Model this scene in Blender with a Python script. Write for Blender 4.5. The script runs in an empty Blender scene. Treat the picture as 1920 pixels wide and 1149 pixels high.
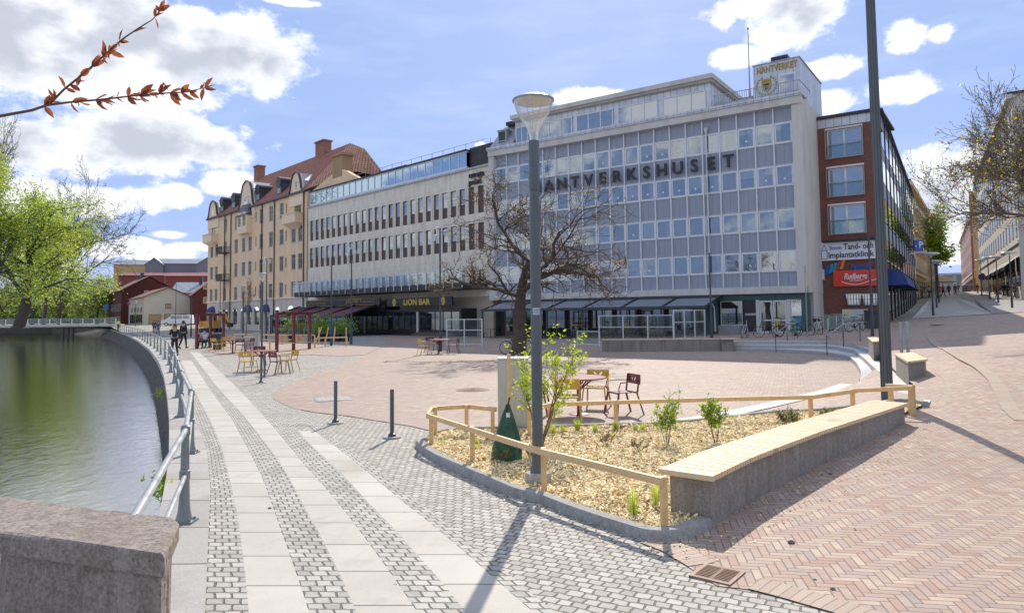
import bpy, bmesh, math, random
import numpy as np
from mathutils import Vector, Matrix, noise as mnoise
from mathutils.geometry import delaunay_2d_cdt
R_ = math.radians
random.seed(7); np.random.seed(7)
scene = bpy.context.scene
COL = scene.collection
# ---------------------------------------------------------------- camera
F, PIT, ROLL, CAMZ, HC = 1300., .060, .011, 2.06, 588.
YPP = HC - F*math.tan(PIT)
cr, sr, cp, sp = math.cos(ROLL), math.sin(ROLL), math.cos(PIT), math.sin(PIT)
FW = np.array([0, cp, sp]); U0 = np.array([0, -sp, cp]); R0 = np.array([1., 0, 0])
RT = R0*cr - U0*sr; UP = U0*cr + R0*sr
cam_d = bpy.data.cameras.new('camera'); cam = bpy.data.objects.new('camera', cam_d); COL.objects.link(cam)
cam_d.sensor_width = 36; cam_d.lens = 36*F/1920; cam_d.shift_y = (YPP-574.5)/1920
cam_d.clip_start = .05; cam_d.clip_end = 6000
mw = Matrix.Identity(4)
for i in range(3):
    mw[i][0] = RT[i]; mw[i][1] = UP[i]; mw[i][2] = -FW[i]
mw[2][3] = CAMZ
cam.matrix_world = mw
scene.camera = cam
def ray(x, y): return RT*((x-960)/F) + UP*((YPP-y)/F) + FW
def G(x, y, z=0.):
    d = ray(x, y); t = (z-CAMZ)/d[2]; return Vector((d[0]*t, d[1]*t, z))
def D(x, y, Y):
    d = ray(x, y); t = Y/d[1]; return Vector((d[0]*t, Y, CAMZ+d[2]*t))
# ---------------------------------------------------------------- sun, sky, exposure
SUN_AZ, SUN_EL = R_(9.5), R_(39)
sd = bpy.data.lights.new('sun', 'SUN'); sd.energy = 4.0; sd.angle = R_(.53); sd.color = (1, .92, .80)
so = bpy.data.objects.new('sun', sd); COL.objects.link(so)
sv = Vector((math.sin(SUN_AZ)*math.cos(SUN_EL), math.cos(SUN_AZ)*math.cos(SUN_EL), math.sin(SUN_EL)))
so.rotation_euler = sv.to_track_quat('Z', 'Y').to_euler(); so.location = (0, 0, 60)
scene.view_settings.view_transform = 'Standard'; scene.view_settings.look = 'None'
scene.view_settings.exposure = 0.38; scene.view_settings.gamma = 1
world = bpy.data.worlds.new('World'); scene.world = world; world.use_nodes = True
scene.cycles.max_bounces = 6; scene.cycles.transparent_max_bounces = 10
try:
    scene.cycles.use_denoising = True
except Exception: pass

class NT:
    """small helper for writing node trees"""
    def __init__(s, nt): s.nt = nt; nt.nodes.clear()
    def n(s, typ, ins=None, **props):
        nd = s.nt.nodes.new(typ)
        for k, v in props.items(): setattr(nd, k, v)
        for k, v in (ins or {}).items():
            sk = nd.inputs[k]
            if isinstance(v, bpy.types.NodeSocket): s.nt.links.new(v, sk)
            else:
                if isinstance(v, (tuple, list)) and len(v) == 3 and sk.type == 'RGBA': v = (*v, 1)
                sk.default_value = v
        return nd
    def m(s, op, a, b=0., c=0., clamp=False):
        nd = s.n('ShaderNodeMath', {0: a, 1: b, 2: c}, operation=op); nd.use_clamp = clamp
        return nd.outputs[0]
    def mix(s, f, a, b, mode='MIX'):
        nd = s.nt.nodes.new('ShaderNodeMix'); nd.data_type = 'RGBA'; nd.blend_type = mode
        for i, v in ((0, f), (6, a), (7, b)):
            if isinstance(v, bpy.types.NodeSocket): s.nt.links.new(v, nd.inputs[i])
            else: nd.inputs[i].default_value = (*v, 1) if isinstance(v, (tuple, list)) else v
        return nd.outputs[2]
    def mr(s, v, a, b, c=0., d=1., smooth=False):
        nd = s.n('ShaderNodeMapRange', {0: v, 1: a, 2: b, 3: c, 4: d})
        if smooth: nd.interpolation_type = 'SMOOTHSTEP'
        return nd.outputs[0]
    def noise(s, vec, scale, detail=3, rough=.55, dist=0):
        i = {'Scale': scale, 'Detail': detail, 'Roughness': rough, 'Distortion': dist}
        if vec is not None: i['Vector'] = vec
        return s.n('ShaderNodeTexNoise', i)
    def ramp(s, f, stops):
        nd = s.n('ShaderNodeValToRGB', {0: f}); e = nd.color_ramp.elements
        while len(e) < len(stops): e.new(.5)
        for el, (p, c) in zip(e, stops): el.position = p; el.color = (*c, 1)
        return nd.outputs[0]

w = NT(world.node_tree)
def azel(px, py):
    d = ray(px, py); return math.atan2(d[0], d[1]), math.atan2(d[2], math.hypot(d[0], d[1]))
sky = w.n('ShaderNodeTexSky', sky_type='NISHITA', sun_disc=False)
sky.sun_elevation = SUN_EL; sky.sun_rotation = SUN_AZ; sky.air_density = 1.0; sky.dust_density = .6; sky.ozone_density = 1.5
tc = w.n('ShaderNodeTexCoord'); vec = tc.outputs['Generated']
nv = w.n('ShaderNodeVectorMath', {0: vec}, operation='NORMALIZE').outputs[0]
sx = w.n('ShaderNodeSeparateXYZ', {0: nv})
az = w.m('ARCTAN2', sx.outputs[0], sx.outputs[1]); el = w.m('ARCSINE', sx.outputs[2])
ae = w.n('ShaderNodeCombineXYZ', {0: az, 1: el}).outputs[0]
# cumulus banks: (px, py, half width, half height)
CL = [(120, 90, 330, 120), (330, 95, 230, 95), (470, 110, 125, 80), (60, 20, 300, 120), (250, 265, 215, 62), (90, 280, 150, 70),
      (400, 285, 80, 45), (170, 372, 130, 32), (60, 365, 90, 40), (343, 369, 42, 24), (425, 345, 60, 36), (318, 440, 42, 11), (264, 457, 46, 14),
      (190, 468, 46, 18), (300, 474, 90, 15), (360, 462, 60, 13), (20, 480, 120, 40), (1095, 185, 85, 22), (1180, 190, 60, 18), (900, 272, 14, 7),
      (1490, 20, 95, 62), (1430, 10, 110, 32), (1360, 35, 30, 24), (1380, 108, 50, 20), (1560, 128, 58, 22), (1700, 62, 42, 34), (1765, 62, 26, 18), (1690, 168, 72, 26), (1560, 190, 60, 24), (1790, 340, 95, 60), (1800, 395, 120, 50), (1770, 445, 45, 20), (1775, 480, 55, 15), (545, 5, 60, 8), (1850, 300, 50, 40)]
mx = None; gy = None
for (px, py, hw, hh) in CL:
    a, e = azel(px, py)
    sub = w.n('ShaderNodeVectorMath', {0: ae, 1: (a, e, 0)}, operation='SUBTRACT').outputs[0]
    sc = w.n('ShaderNodeVectorMath', {0: sub, 1: (F/hw*math.cos(a)**-0, F/hh, 0)}, operation='MULTIPLY').outputs[0]
    ln = w.n('ShaderNodeVectorMath', {0: sc}, operation='LENGTH').outputs['Value']
    v = w.m('SUBTRACT', 1., ln)
    mx = v if mx is None else w.m('MAXIMUM', mx, v)
    if hh >= 45: gy = v if gy is None else w.m('MAXIMUM', gy, v)
mp = w.n('ShaderNodeVectorMath', {0: ae, 1: (1, 1.5, 1)}, operation='MULTIPLY').outputs[0]
n1 = w.noise(mp, 9, 8, .62).outputs[0]
n2 = w.noise(mp, 32, 6, .6).outputs[0]
nn = w.m('ADD', w.m('MULTIPLY', w.m('SUBTRACT', n1, .5), 2.3), w.m('MULTIPLY', w.m('SUBTRACT', n2, .5), .8))
dens = w.m('ADD', mx, nn)
# broken cloud everywhere outside the photographed part of the sky
gen = w.m('SUBTRACT', w.noise(mp, 3.2, 8, .6).outputs[0], .5)
gen = w.m('ADD', w.m('MULTIPLY', gen, 6.), w.m('MULTIPLY', nn, .3))
aout = w.mr(w.m('ABSOLUTE', az), .75, .95); eout = w.mr(el, .5, .65)
outm = w.m('MAXIMUM', aout, eout)
dens = w.m('ADD', w.m('MULTIPLY', dens, w.m('SUBTRACT', 1., outm)), w.m('MULTIPLY', gen, outm))
cm = w.mr(dens, .0, .42, 0, 1, True)
wisp = w.m('MULTIPLY', .5, w.mr(w.noise(w.n('ShaderNodeVectorMath', {0: mp, 1: (2.5, 7, 1)}, operation='MULTIPLY').outputs[0], 2.2, 7, .6).outputs[0], .45, .85, 0, .35))
cm2 = w.m('MAXIMUM', cm, wisp)
# self-shading of the cloud: thick parts away from the edge are greyer
n3 = w.noise(mp, 13, 5, .5).outputs[0]
thick = w.m('MULTIPLY', w.mr(w.m('ADD', gy, w.m('MULTIPLY', nn, .45)), .12, .75, 0, 1, True), w.mr(n3, .34, .6, .15, 1, True))
cc = w.mix(thick, (16.5, 16.8, 17.4), (8.4, 9.0, 10.4))
skc = w.mix(1., sky.outputs[0], (1.32, 1.12, 1.16), 'MULTIPLY')
skc = w.mix(w.mr(el, 0, .5, .8, .68), skc, (5.7, 8.4, 15.0))
sk2 = w.mix(cm2, skc, cc)
sk3 = w.mix(w.mr(sx.outputs[2], -.02, .0), (1.8, 1.7, 1.5), sk2)
bg = w.n('ShaderNodeBackground', {0: sk3, 1: .056})
w.nt.links.new(bg.outputs[0], w.n('ShaderNodeOutputWorld').inputs[0])

# ---------------------------------------------------------------- mesh builder
class MB:
    def __init__(s): s.v = []; s.f = []; s.mi = []; s.uv = []; s.has_uv = False
    def add(s, vs, fs, m=0, uvs=None):
        o = len(s.v); s.v.extend([tuple(v) for v in vs])
        for k, f in enumerate(fs):
            s.f.append(tuple(i+o for i in f)); s.mi.append(m)
            if uvs is not None: s.uv.append(uvs[k]); s.has_uv = True
            else: s.uv.append(None)
        return s
    def box(s, x0, x1, y0, y1, z0, z1, m=0, M=None):
        vs = [Vector((x, y, z)) for z in (z0, z1) for x, y in ((x0, y0), (x1, y0), (x1, y1), (x0, y1))]
        if M is not None: vs = [M @ v for v in vs]
        return s.add(vs, [(3, 2, 1, 0), (4, 5, 6, 7), (0, 1, 5, 4), (1, 2, 6, 5), (2, 3, 7, 6), (3, 0, 4, 7)], m)
    def bar(s, a, b, w_, h=None, m=0, up=(0, 0, 1)):
        a, b = Vector(a), Vector(b); h = w_ if h is None else h
        d = b-a; L = d.length
        if L < 1e-6: return s
        d /= L; u = Vector(up)
        if abs(d.dot(u)) > .98: u = Vector((1, 0, 0))
        x = d.cross(u).normalized(); y = x.cross(d).normalized()
        vs = [p + x*(i*w_/2) + y*(j*h/2) for p in (a, b) for i, j in ((-1, -1), (1, -1), (1, 1), (-1, 1))]
        return s.add(vs, [(3, 2, 1, 0), (4, 5, 6, 7), (0, 1, 5, 4), (1, 2, 6, 5), (2, 3, 7, 6), (3, 0, 4, 7)], m)
    def tube(s, pts, rad, n=8, m=0, cap=True):
        pts = [Vector(p) for p in pts]
        if not isinstance(rad, (list, tuple)): rad = [rad]*len(pts)
        vs = []; fs = []; px = None
        for i, p in enumerate(pts):
            d = (pts[min(i+1, len(pts)-1)] - pts[max(i-1, 0)]).normalized()
            if px is None:
                px = d.orthogonal().normalized()
            px = (px - d*px.dot(d)).normalized(); py = d.cross(px)
            for k in range(n):
                a = 2*math.pi*k/n; vs.append(p + (px*math.cos(a) + py*math.sin(a))*rad[i])
        for i in range(len(pts)-1):
            for k in range(n):
                fs.append((i*n+k, i*n+(k+1) % n, (i+1)*n+(k+1) % n, (i+1)*n+k))
        if cap:
            fs.append(tuple(range(n-1, -1, -1))); fs.append(tuple((len(pts)-1)*n+k for k in range(n)))
        return s.add(vs, fs, m)
    def lathe(s, prof, c=(0, 0, 0), n=16, m=0, cap=True):
        vs = []; fs = []; c = Vector(c)
        for r, z in prof:
            for k in range(n):
                a = 2*math.pi*k/n; vs.append(c + Vector((r*math.cos(a), r*math.sin(a), z)))
        for i in range(len(prof)-1):
            for k in range(n):
                fs.append((i*n+k, i*n+(k+1) % n, (i+1)*n+(k+1) % n, (i+1)*n+k))
        if cap:
            fs.append(tuple(range(n-1, -1, -1))); fs.append(tuple((len(prof)-1)*n+k for k in range(n)))
        return s.add(vs, fs, m)
    def prism(s, poly, z0, z1, m=0, M=None):
        n = len(poly)
        z0s = z0 if isinstance(z0, (list, tuple)) else [z0]*n
        z1s = z1 if isinstance(z1, (list, tuple)) else [z1]*n
        vs = [Vector((p[0], p[1], z)) for p, z in zip(poly, z0s)] + [Vector((p[0], p[1], z)) for p, z in zip(poly, z1s)]
        if M is not None: vs = [M @ v for v in vs]
        fs = [tuple(range(n-1, -1, -1)), tuple(range(n, 2*n))] + [(i, (i+1) % n, n+(i+1) % n, n+i) for i in range(n)]
        return s.add(vs, fs, m)
    def sheetxz(s, poly, y0, y1, m=0):      # outline in x,z with thickness along y
        n = len(poly)
        vs = [(x, y0, z) for x, z in poly] + [(x, y1, z) for x, z in poly]
        fs = [tuple(range(n)), tuple(range(2*n-1, n-1, -1))] + [(i, n+i, n+(i+1) % n, (i+1) % n) for i in range(n)]
        return s.add(vs, fs, m)
    def ball(s, c, r, m=0, n=8, sc=(1, 1, 1)):
        prof = []
        for i in range(n//2+1):
            t = math.pi*i/(n//2); prof.append((max(1e-4, math.sin(t)*r), -math.cos(t)*r))
        o = len(s.v); s.lathe(prof, (0, 0, 0), n, m, False)
        for i in range(o, len(s.v)):
            v = s.v[i]; s.v[i] = (v[0]*sc[0]+c[0], v[1]*sc[1]+c[1], v[2]*sc[2]+c[2])
        return s
    def build(s, name, mats, parent=None, smooth=False, rel=None, bevel=0, loc=None):
        if not isinstance(mats, (list, tuple)): mats = [mats]
        me = bpy.data.meshes.new(name)
        if rel is not None:
            r = Vector(rel); vv = [(v[0]-r.x, v[1]-r.y, v[2]-r.z) for v in s.v]
        else: vv = s.v
        me.from_pydata(vv, [], s.f)
        for m_ in mats: me.materials.append(m_)
        me.polygons.foreach_set('material_index', s.mi)
        if s.has_uv:
            uvl = me.uv_layers.new(name='UVMap'); flat = []
            for f, u in zip(s.f, s.uv):
                for k in range(len(f)): flat.extend(u[k] if u is not None else (0, 0))
            uvl.data.foreach_set('uv', flat)
        if smooth: me.polygons.foreach_set('use_smooth', [True]*len(s.f))
        me.update()
        o = bpy.data.objects.new(name, me); COL.objects.link(o)
        if smooth:
            try: me.set_sharp_from_angle(angle=R_(40))
            except Exception: pass
        if bevel:
            b = o.modifiers.new('bevel', 'BEVEL'); b.width = bevel; b.segments = 2; b.limit_method = 'ANGLE'
        if parent is not None: o.parent = parent
        elif rel is not None: o.location = rel
        if loc is not None: o.location = loc
        return o
def tag(o, label=None, cat=None, group=None, kind=None):
    if label: o['label'] = label
    if cat: o['category'] = cat
    if group: o['group'] = group
    if kind: o['kind'] = kind
    return o
def empty(name, loc=(0, 0, 0), rz=0, label=None, cat=None, group=None):
    o = bpy.data.objects.new(name, None); COL.objects.link(o); o.location = loc; o.rotation_euler = (0, 0, rz)
    o.empty_display_size = .2
    return tag(o, label, cat, group)
def copy_tree(o, parent=None):
    c = o.copy(); COL.objects.link(c); c.parent = parent
    for ch in list(o.children): copy_tree(ch, c)
    return c
def place(proto, used, loc, rz=0, label=None, group=None, scale=None):
    o = copy_tree(proto) if used[0] else proto
    used[0] = True
    o.location = loc; o.rotation_euler = (0, 0, rz)
    if label: o['label'] = label
    if group: o['group'] = group
    if scale: o.scale = (scale,)*3
    return o
_fonts = {}
def text_mesh(txt, size, extrude, m, name, parent, loc, rz=0, bold=0., shear=0., align='LEFT', spacing=1., sx=1.):
    cu = bpy.data.curves.new(name, 'FONT'); cu.body = txt; cu.size = size; cu.extrude = extrude; cu.offset = bold; cu.shear = shear
    cu.align_x = align; cu.space_character = spacing; cu.resolution_u = 3
    t = bpy.data.objects.new(name, cu); COL.objects.link(t)
    me = bpy.data.meshes.new_from_object(t.evaluated_get(bpy.context.evaluated_depsgraph_get()))
    bpy.data.objects.remove(t); bpy.data.curves.remove(cu)
    me.transform(Matrix.Diagonal((sx, 1, 1, 1))); me.transform(Matrix.Rotation(math.pi/2, 4, 'X'))   # stands up, faces -y
    me.materials.clear(); me.materials.append(m); me.name = name
    o = bpy.data.objects.new(name, me); COL.objects.link(o); o.parent = parent; o.location = loc; o.rotation_euler = (0, 0, rz)
    return o

def fitx(o, wd, ht=None):
    xs = [v.co.x for v in o.data.vertices]; zs = [v.co.z for v in o.data.vertices]; k = wd/(max(xs)-min(xs)); m0 = min(xs); q = 1 if ht is None else ht/(max(zs)-min(zs)); z0 = min(zs) if ht else 0
    for v in o.data.vertices: v.co.x = (v.co.x-m0)*k; v.co.z = (v.co.z-z0)*q
    return o
# ---------------------------------------------------------------- materials
_mats = {}
def newmat(name):
    m = bpy.data.materials.new(name); m.use_nodes = True; return m, NT(m.node_tree)
def finish(t, color, rough=.6, metal=0., bump=None, bstr=.3, bdist=.01, spec=.5, **kw):
    ins = {'Base Color': color, 'Roughness': rough, 'Metallic': metal, 'Specular IOR Level': spec}

    ins.update(kw)
    if bump is not None:
        ins['Normal'] = t.n('ShaderNodeBump', {'Height': bump, 'Strength': bstr, 'Distance': bdist}).outputs[0]
    b = t.n('ShaderNodeBsdfPrincipled', ins)
    t.nt.links.new(b.outputs[0], t.n('ShaderNodeOutputMaterial').inputs[0]); return b
def plain(name, col, rough=.5, metal=0., var=.12, scale=3., bump=0.0, streak=False, spec=.5):
    """paint, metal or cloth with a little wear in tone"""
    key = name
    if key in _mats: return _mats[key]
    m, t = newmat(name)
    co = t.n('ShaderNodeTexCoord').outputs['Object']
    if streak: co2 = t.n('ShaderNodeVectorMath', {0: co, 1: (3, 3, .35)}, operation='MULTIPLY').outputs[0]
    else: co2 = co
    n = t.noise(co2, scale, 5, .6).outputs[0]
    c = t.mix(t.mr(n, .3, .7), tuple(x*(1-var) for x in col), tuple(min(1, x*(1+var)) for x in col))
    oi = t.n('ShaderNodeObjectInfo').outputs['Random']
    c = t.mix(1., c, t.n('ShaderNodeCombineColor', {0: t.mr(oi, 0, 1, .94, 1.05), 1: t.mr(oi, 0, 1, .95, 1.05), 2: t.mr(oi, 0, 1, .95, 1.05)}).outputs[0], 'MULTIPLY')
    rr = t.mr(n, .3, .7, max(0, rough-.08), min(1, rough+.08))
    finish(t, c, rr, metal, t.noise(co, scale*8, 3).outputs[0] if bump else None, bump, .01, spec)
    _mats[key] = m; return m
def granite(name, col, scale=60., rough=.75, var=.35, bump=.4, stain=.25):
    if name in _mats: return _mats[name]
    m, t = newmat(name); co = t.n('ShaderNodeTexCoord').outputs['Object']
    n = t.noise(co, scale, 2, .7).outputs[0]; n2 = t.noise(co, scale*.35, 4, .6).outputs[0]; n3 = t.noise(co, 2.2, 5, .6).outputs[0]
    v = t.m('ADD', t.m('MULTIPLY', n, .6), t.m('MULTIPLY', n2, .4))
    c = t.mix(t.mr(v, .36, .64), tuple(x*(1-var) for x in col), tuple(min(1, x*(1+var)) for x in col))
    c = t.mix(t.mr(n3, .45, .7, 0, stain), c, tuple(x*.5 for x in (col[0]*1.15, col[1], col[2]*.85)))
    dr = t.noise(t.n('ShaderNodeVectorMath', {0: co, 1: (2.6, 2.6, .22)}, operation='MULTIPLY').outputs[0], 2.2, 4, .6).outputs[0]
    c = t.mix(t.mr(dr, .5, .66, 0, stain*1.6), c, tuple(x*.62 for x in (col[0]*1.1, col[1], col[2]*.85))); c = t.mix(t.mr(dr, .42, .34, 0, stain), c, tuple(min(1, x*1.45) for x in col))
    finish(t, c, rough, 0, t.m('ADD', t.m('MULTIPLY', n2, .6), n3), bump, .02)
    _mats[name] = m; return m
def wood(name, c1, c2, rough=.6):
    if name in _mats: return _mats[name]
    m, t = newmat(name); co = t.n('ShaderNodeTexCoord').outputs['Object']
    v = t.n('ShaderNodeVectorMath', {0: co, 1: (1.5, 1.5, 1.5)}, operation='MULTIPLY').outputs[0]
    n = t.noise(v, 6, 6, .7, 1.5).outputs[0]; n2 = t.noise(co, 40, 2).outputs[0]
    n4 = t.noise(co, 3.1, 2).outputs[0]
    c = t.mix(t.mr(n, .3, .7), c1, c2)
    c = t.mix(t.mr(n4, .66, .72, 0, .45), c, tuple(x*.45 for x in c1))
    finish(t, c, rough, 0, n2, .3, .005); _mats[name] = m; return m
def coords(t, kind, rot=0., scl=1.):
    tcn = t.n('ShaderNodeTexCoord')
    if kind == 'UV': v = tcn.outputs['UV']
    else: v = t.n('ShaderNodeNewGeometry').outputs['Position']
    if rot: v = t.n('ShaderNodeVectorRotate', {'Vector': v, 'Angle': rot}, rotation_type='Z_AXIS').outputs[0]
    return v
def spots(t, v, c):
    """gum marks, damp stains and worn lanes"""
    vo = t.n('ShaderNodeTexVoronoi', {'Vector': v, 'Scale': 1.7}).outputs['Distance']
    c = t.mix(t.mr(vo, .022, .034, .55, 0), c, (.12, .11, .10))
    n = t.noise(v, .32, 6, .7, .8).outputs[0]
    c = t.mix(t.mr(n, .52, .72, 0, .42), c, t.mix(1., c, (.62, .58, .54), 'MULTIPLY'))
    n = t.noise(v, 1.9, 5, .7).outputs[0]
    return t.mix(t.mr(n, .56, .7, 0, .3), c, t.mix(1., c, (.6, .57, .54), 'MULTIPLY'))
def setts(name, kind, bw, bh, c1, c2, mortar, mort=.012, rot=0., dist=.35, offset=.5, bump=.6, bias=0.):
    """cut stone setts: uneven joints, each stone its own tone"""
    m, t = newmat(name); v = coords(t, kind, rot)
    nz = t.noise(v, 1/bw*.8, 2); nz2 = t.noise(v, .35, 2)
    off = t.n('ShaderNodeVectorMath', {0: nz.outputs['Color'], 1: (.5, .5, .5)}, operation='SUBTRACT').outputs[0]
    off = t.n('ShaderNodeVectorMath', {0: off, 'Scale': bw*dist}, operation='SCALE').outputs[0]
    v2 = t.n('ShaderNodeVectorMath', {0: v, 1: off}, operation='ADD').outputs[0]
    br = t.n('ShaderNodeTexBrick', {'Vector': v2, 'Color1': (0, 0, 0, 1), 'Color2': (1, 1, 1, 1), 'Mortar': (0, 0, 0, 1), 'Scale': 1., 'Mortar Size': mort, 'Mortar Smooth': .5, 'Bias': bias, 'Brick Width': bw, 'Row Height': bh}, offset=offset)
    st = t.mix(br.outputs['Color'], c1, c2)
    fine = t.noise(v, 55, 3, .7).outputs[0]; big = t.noise(v, .6, 4, .6).outputs[0]
    st = t.mix(t.mr(fine, .35, .65, 0, .35), st, tuple(x*.72 for x in c1))
    st = t.mix(t.mr(big, .35, .7, 0, .22), st, tuple(x*.8 for x in c1))
    st = spots(t, v, st)
    c = t.mix(br.outputs['Fac'], st, mortar)
    h = t.m('ADD', t.m('SUBTRACT', 1., br.outputs['Fac']), t.m('MULTIPLY', t.noise(v, 1/bw*2, 3).outputs[0], .5))
    finish(t, c, .72, 0, h, bump, .02, .18); _mats[name] = m; return m
def herring(name, W, n, cols, mortar, rot=0., gap=.07, bump=.5, kind='POS', stain=.2, dist=.0):
    """herringbone paving: bricks of n x 1 cells"""
    m, t = newmat(name); v = coords(t, kind, rot)
    if dist:
        nz = t.noise(v, 3., 2); off = t.n('ShaderNodeVectorMath', {0: nz.outputs['Color'], 1: (.5, .5, .5)}, operation='SUBTRACT').outputs[0]
        v = t.n('ShaderNodeVectorMath', {0: v, 1: t.n('ShaderNodeVectorMath', {0: off, 'Scale': dist}, operation='SCALE').outputs[0]}, operation='ADD').outputs[0]
    s_ = t.n('ShaderNodeSeparateXYZ', {0: v})
    x = t.m('DIVIDE', s_.outputs[0], W); y = t.m('DIVIDE', s_.outputs[1], W)
    i = t.m('FLOOR', x); j = t.m('FLOOR', y); fx = t.m('SUBTRACT', x, i); fy = t.m('SUBTRACT', y, j)
    k = t.m('FLOORED_MODULO', t.m('ADD', t.m('SUBTRACT', i, j), .5), 2.*n); k = t.m('FLOOR', k)
    hor = t.m('LESS_THAN', k, n-.5)
    # horizontal brick
    lx = t.m('ADD', k, fx); si = t.m('SUBTRACT', i, k)
    dh = t.m('MINIMUM', t.m('MINIMUM', lx, t.m('SUBTRACT', float(n), lx)), t.m('MINIMUM', fy, t.m('SUBTRACT', 1., fy)))
    # vertical brick
    kk = t.m('SUBTRACT', 2.*n-1, k); ly = t.m('ADD', kk, fy); sj = t.m('SUBTRACT', j, kk)
    dv = t.m('MINIMUM', t.m('MINIMUM', ly, t.m('SUBTRACT', float(n), ly)), t.m('MINIMUM', fx, t.m('SUBTRACT', 1., fx)))
    def sel(a, b): return t.m('ADD', t.m('MULTIPLY', hor, a), t.m('MULTIPLY', t.m('SUBTRACT', 1., hor), b))
    d = sel(dh, dv); idv = t.n('ShaderNodeCombineXYZ', {0: sel(si, i), 1: sel(j, sj), 2: hor}).outputs[0]
    wn = t.n('ShaderNodeTexWhiteNoise', {'Vector': idv}, noise_dimensions='3D')
    c = t.ramp(wn.outputs['Value'], cols)
    fine = t.noise(v, 45, 3, .7).outputs[0]; big = t.noise(v, .45, 4, .6).outputs[0]
    mid_ = t.noise(v, 6, 3).outputs[0]
    c = t.mix(t.mr(fine, .35, .65, 0, .22), c, tuple(x_*.75 for x_ in cols[0][1]))
    c = t.mix(t.mr(mid_, .4, .7, 0, stain), c, tuple(x_*.72 for x_ in cols[0][1]))
    c = t.mix(t.mr(big, .4, .65, 0, .28), c, tuple(x_*.78 for x_ in cols[1][1]))
    g = t.mr(d, gap*.4, gap*1.25, 1, 0, True)
    c = spots(t, v, c)
    c = t.mix(g, c, mortar)
    finish(t, c, .68, 0, t.m('ADD', t.m('SUBTRACT', 1., g), t.m('MULTIPLY', mid_, .6)), bump, .012, .18)
    _mats[name] = m; return m
def slab_mat(name, L, c1, c2, across=None):
    m, t = newmat(name); uv = t.n('ShaderNodeTexCoord').outputs['UV']; pos = t.n('ShaderNodeNewGeometry').outputs['Position']
    s_ = t.n('ShaderNodeSeparateXYZ', {0: uv}); vv = t.m('DIVIDE', s_.outputs[1], L); idx = t.m('FLOOR', vv); fr = t.m('SUBTRACT', vv, idx)
    d = t.m('MULTIPLY', t.m('MINIMUM', fr, t.m('SUBTRACT', 1., fr)), L)
    wn = t.n('ShaderNodeTexWhiteNoise', {'W': idx}, noise_dimensions='1D').outputs['Value']
    c = t.mix(wn, c1, c2); fine = t.noise(pos, 120, 2, .7).outputs[0]; big = t.noise(pos, 1.5, 5, .6).outputs[0]
    c = t.mix(t.mr(fine, .4, .65, 0, .25), c, tuple(x*.7 for x in c1)); c = t.mix(t.mr(big, .42, .7, 0, .28), c, tuple(x*.74 for x in c1))
    c = spots(t, pos, c)
    g = t.mr(d, .004, .012, 1, 0); c = t.mix(g, c, (.11, .10, .09))
    finish(t, c, .65, 0, t.m('SUBTRACT', 1., g), .4, .01, .18); _mats[name] = m; return m
def brickwall(name, c1, c2, mortar, bw=.25, bh=.075):
    m, t = newmat(name); co = t.n('ShaderNodeTexCoord').outputs['Object']; s_ = t.n('ShaderNodeSeparateXYZ', {0: co})
    v = t.n('ShaderNodeCombineXYZ', {0: t.m('ADD', s_.outputs[0], s_.outputs[1]), 1: s_.outputs[2]}).outputs[0]
    br = t.n('ShaderNodeTexBrick', {'Vector': v, 'Color1': c1, 'Color2': c2, 'Mortar': mortar, 'Scale': 1., 'Mortar Size': .008, 'Mortar Smooth': .3, 'Bias': 0., 'Brick Width': bw, 'Row Height': bh})
    big = t.noise(co, .8, 4).outputs[0]
    c = t.mix(t.mr(big, .4, .7, 0, .35), br.outputs['Color'], tuple(x*.6 for x in c1))
    finish(t, c, .85, 0, t.m('SUBTRACT', 1., br.outputs['Fac']), .3, .01); _mats[name] = m; return m
def rooftile(name, c1, c2, pitch=.25, axis=0, mix=.5):
    """pantiles: ridges running down the slope"""
    m, t = newmat(name); co = t.n('ShaderNodeTexCoord').outputs['Object']; s_ = t.n('ShaderNodeSeparateXYZ', {0: co})
    x = t.m('ADD', s_.outputs[0], t.m('MULTIPLY', s_.outputs[1], axis)); wv = t.m('SINE', t.m('MULTIPLY', x, 2*math.pi/pitch))
    r = t.m('SINE', t.m('MULTIPLY', s_.outputs[2], 2*math.pi/.3)); n = t.noise(co, 1.6, 5, .6).outputs[0]
    c = t.mix(t.mr(n, .35, .65), c1, c2); c = t.mix(t.mr(wv, -.9, -.3, mix, 0), c, tuple(x_*.45 for x_ in c1))
    c = t.mix(t.mr(r, .8, 1., 0, mix), c, tuple(x_*.5 for x_ in c1))
    finish(t, c, .8, 0, wv, .5, .03); _mats[name] = m; return m
def seam_metal(name, c, pitch=.6, rough=.4, metal=.6, vertical=True):
    m, t = newmat(name); co = t.n('ShaderNodeTexCoord').outputs['Object']; s_ = t.n('ShaderNodeSeparateXYZ', {0: co})
    x = t.m('ADD', s_.outputs[0], t.m('MULTIPLY', s_.outputs[1], .73)); u = t.m('DIVIDE', x, pitch); idx = t.m('FLOOR', u); fr = t.m('SUBTRACT', u, idx)
    g = t.mr(t.m('MINIMUM', fr, t.m('SUBTRACT', 1., fr)), .015, .04, 1, 0)
    wn = t.n('ShaderNodeTexWhiteNoise', {'W': idx}, noise_dimensions='1D').outputs['Value']
    n = t.noise(co, 3, 4).outputs[0]
    cc_ = t.mix(wn, tuple(x_*.88 for x_ in c), tuple(min(1, x_*1.1) for x_ in c)); cc_ = t.mix(t.mr(n, .4, .7, 0, .3), cc_, tuple(x_*.75 for x_ in c)); cc_ = t.mix(g, cc_, tuple(x_*.35 for x_ in c))
    finish(t, cc_, t.mr(n, .3, .7, rough-.1, rough+.12), metal, t.m('ADD', t.m('SUBTRACT', 1., g), t.m('MULTIPLY', n, .8)), .25, .02); _mats[name] = m; return m
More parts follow.
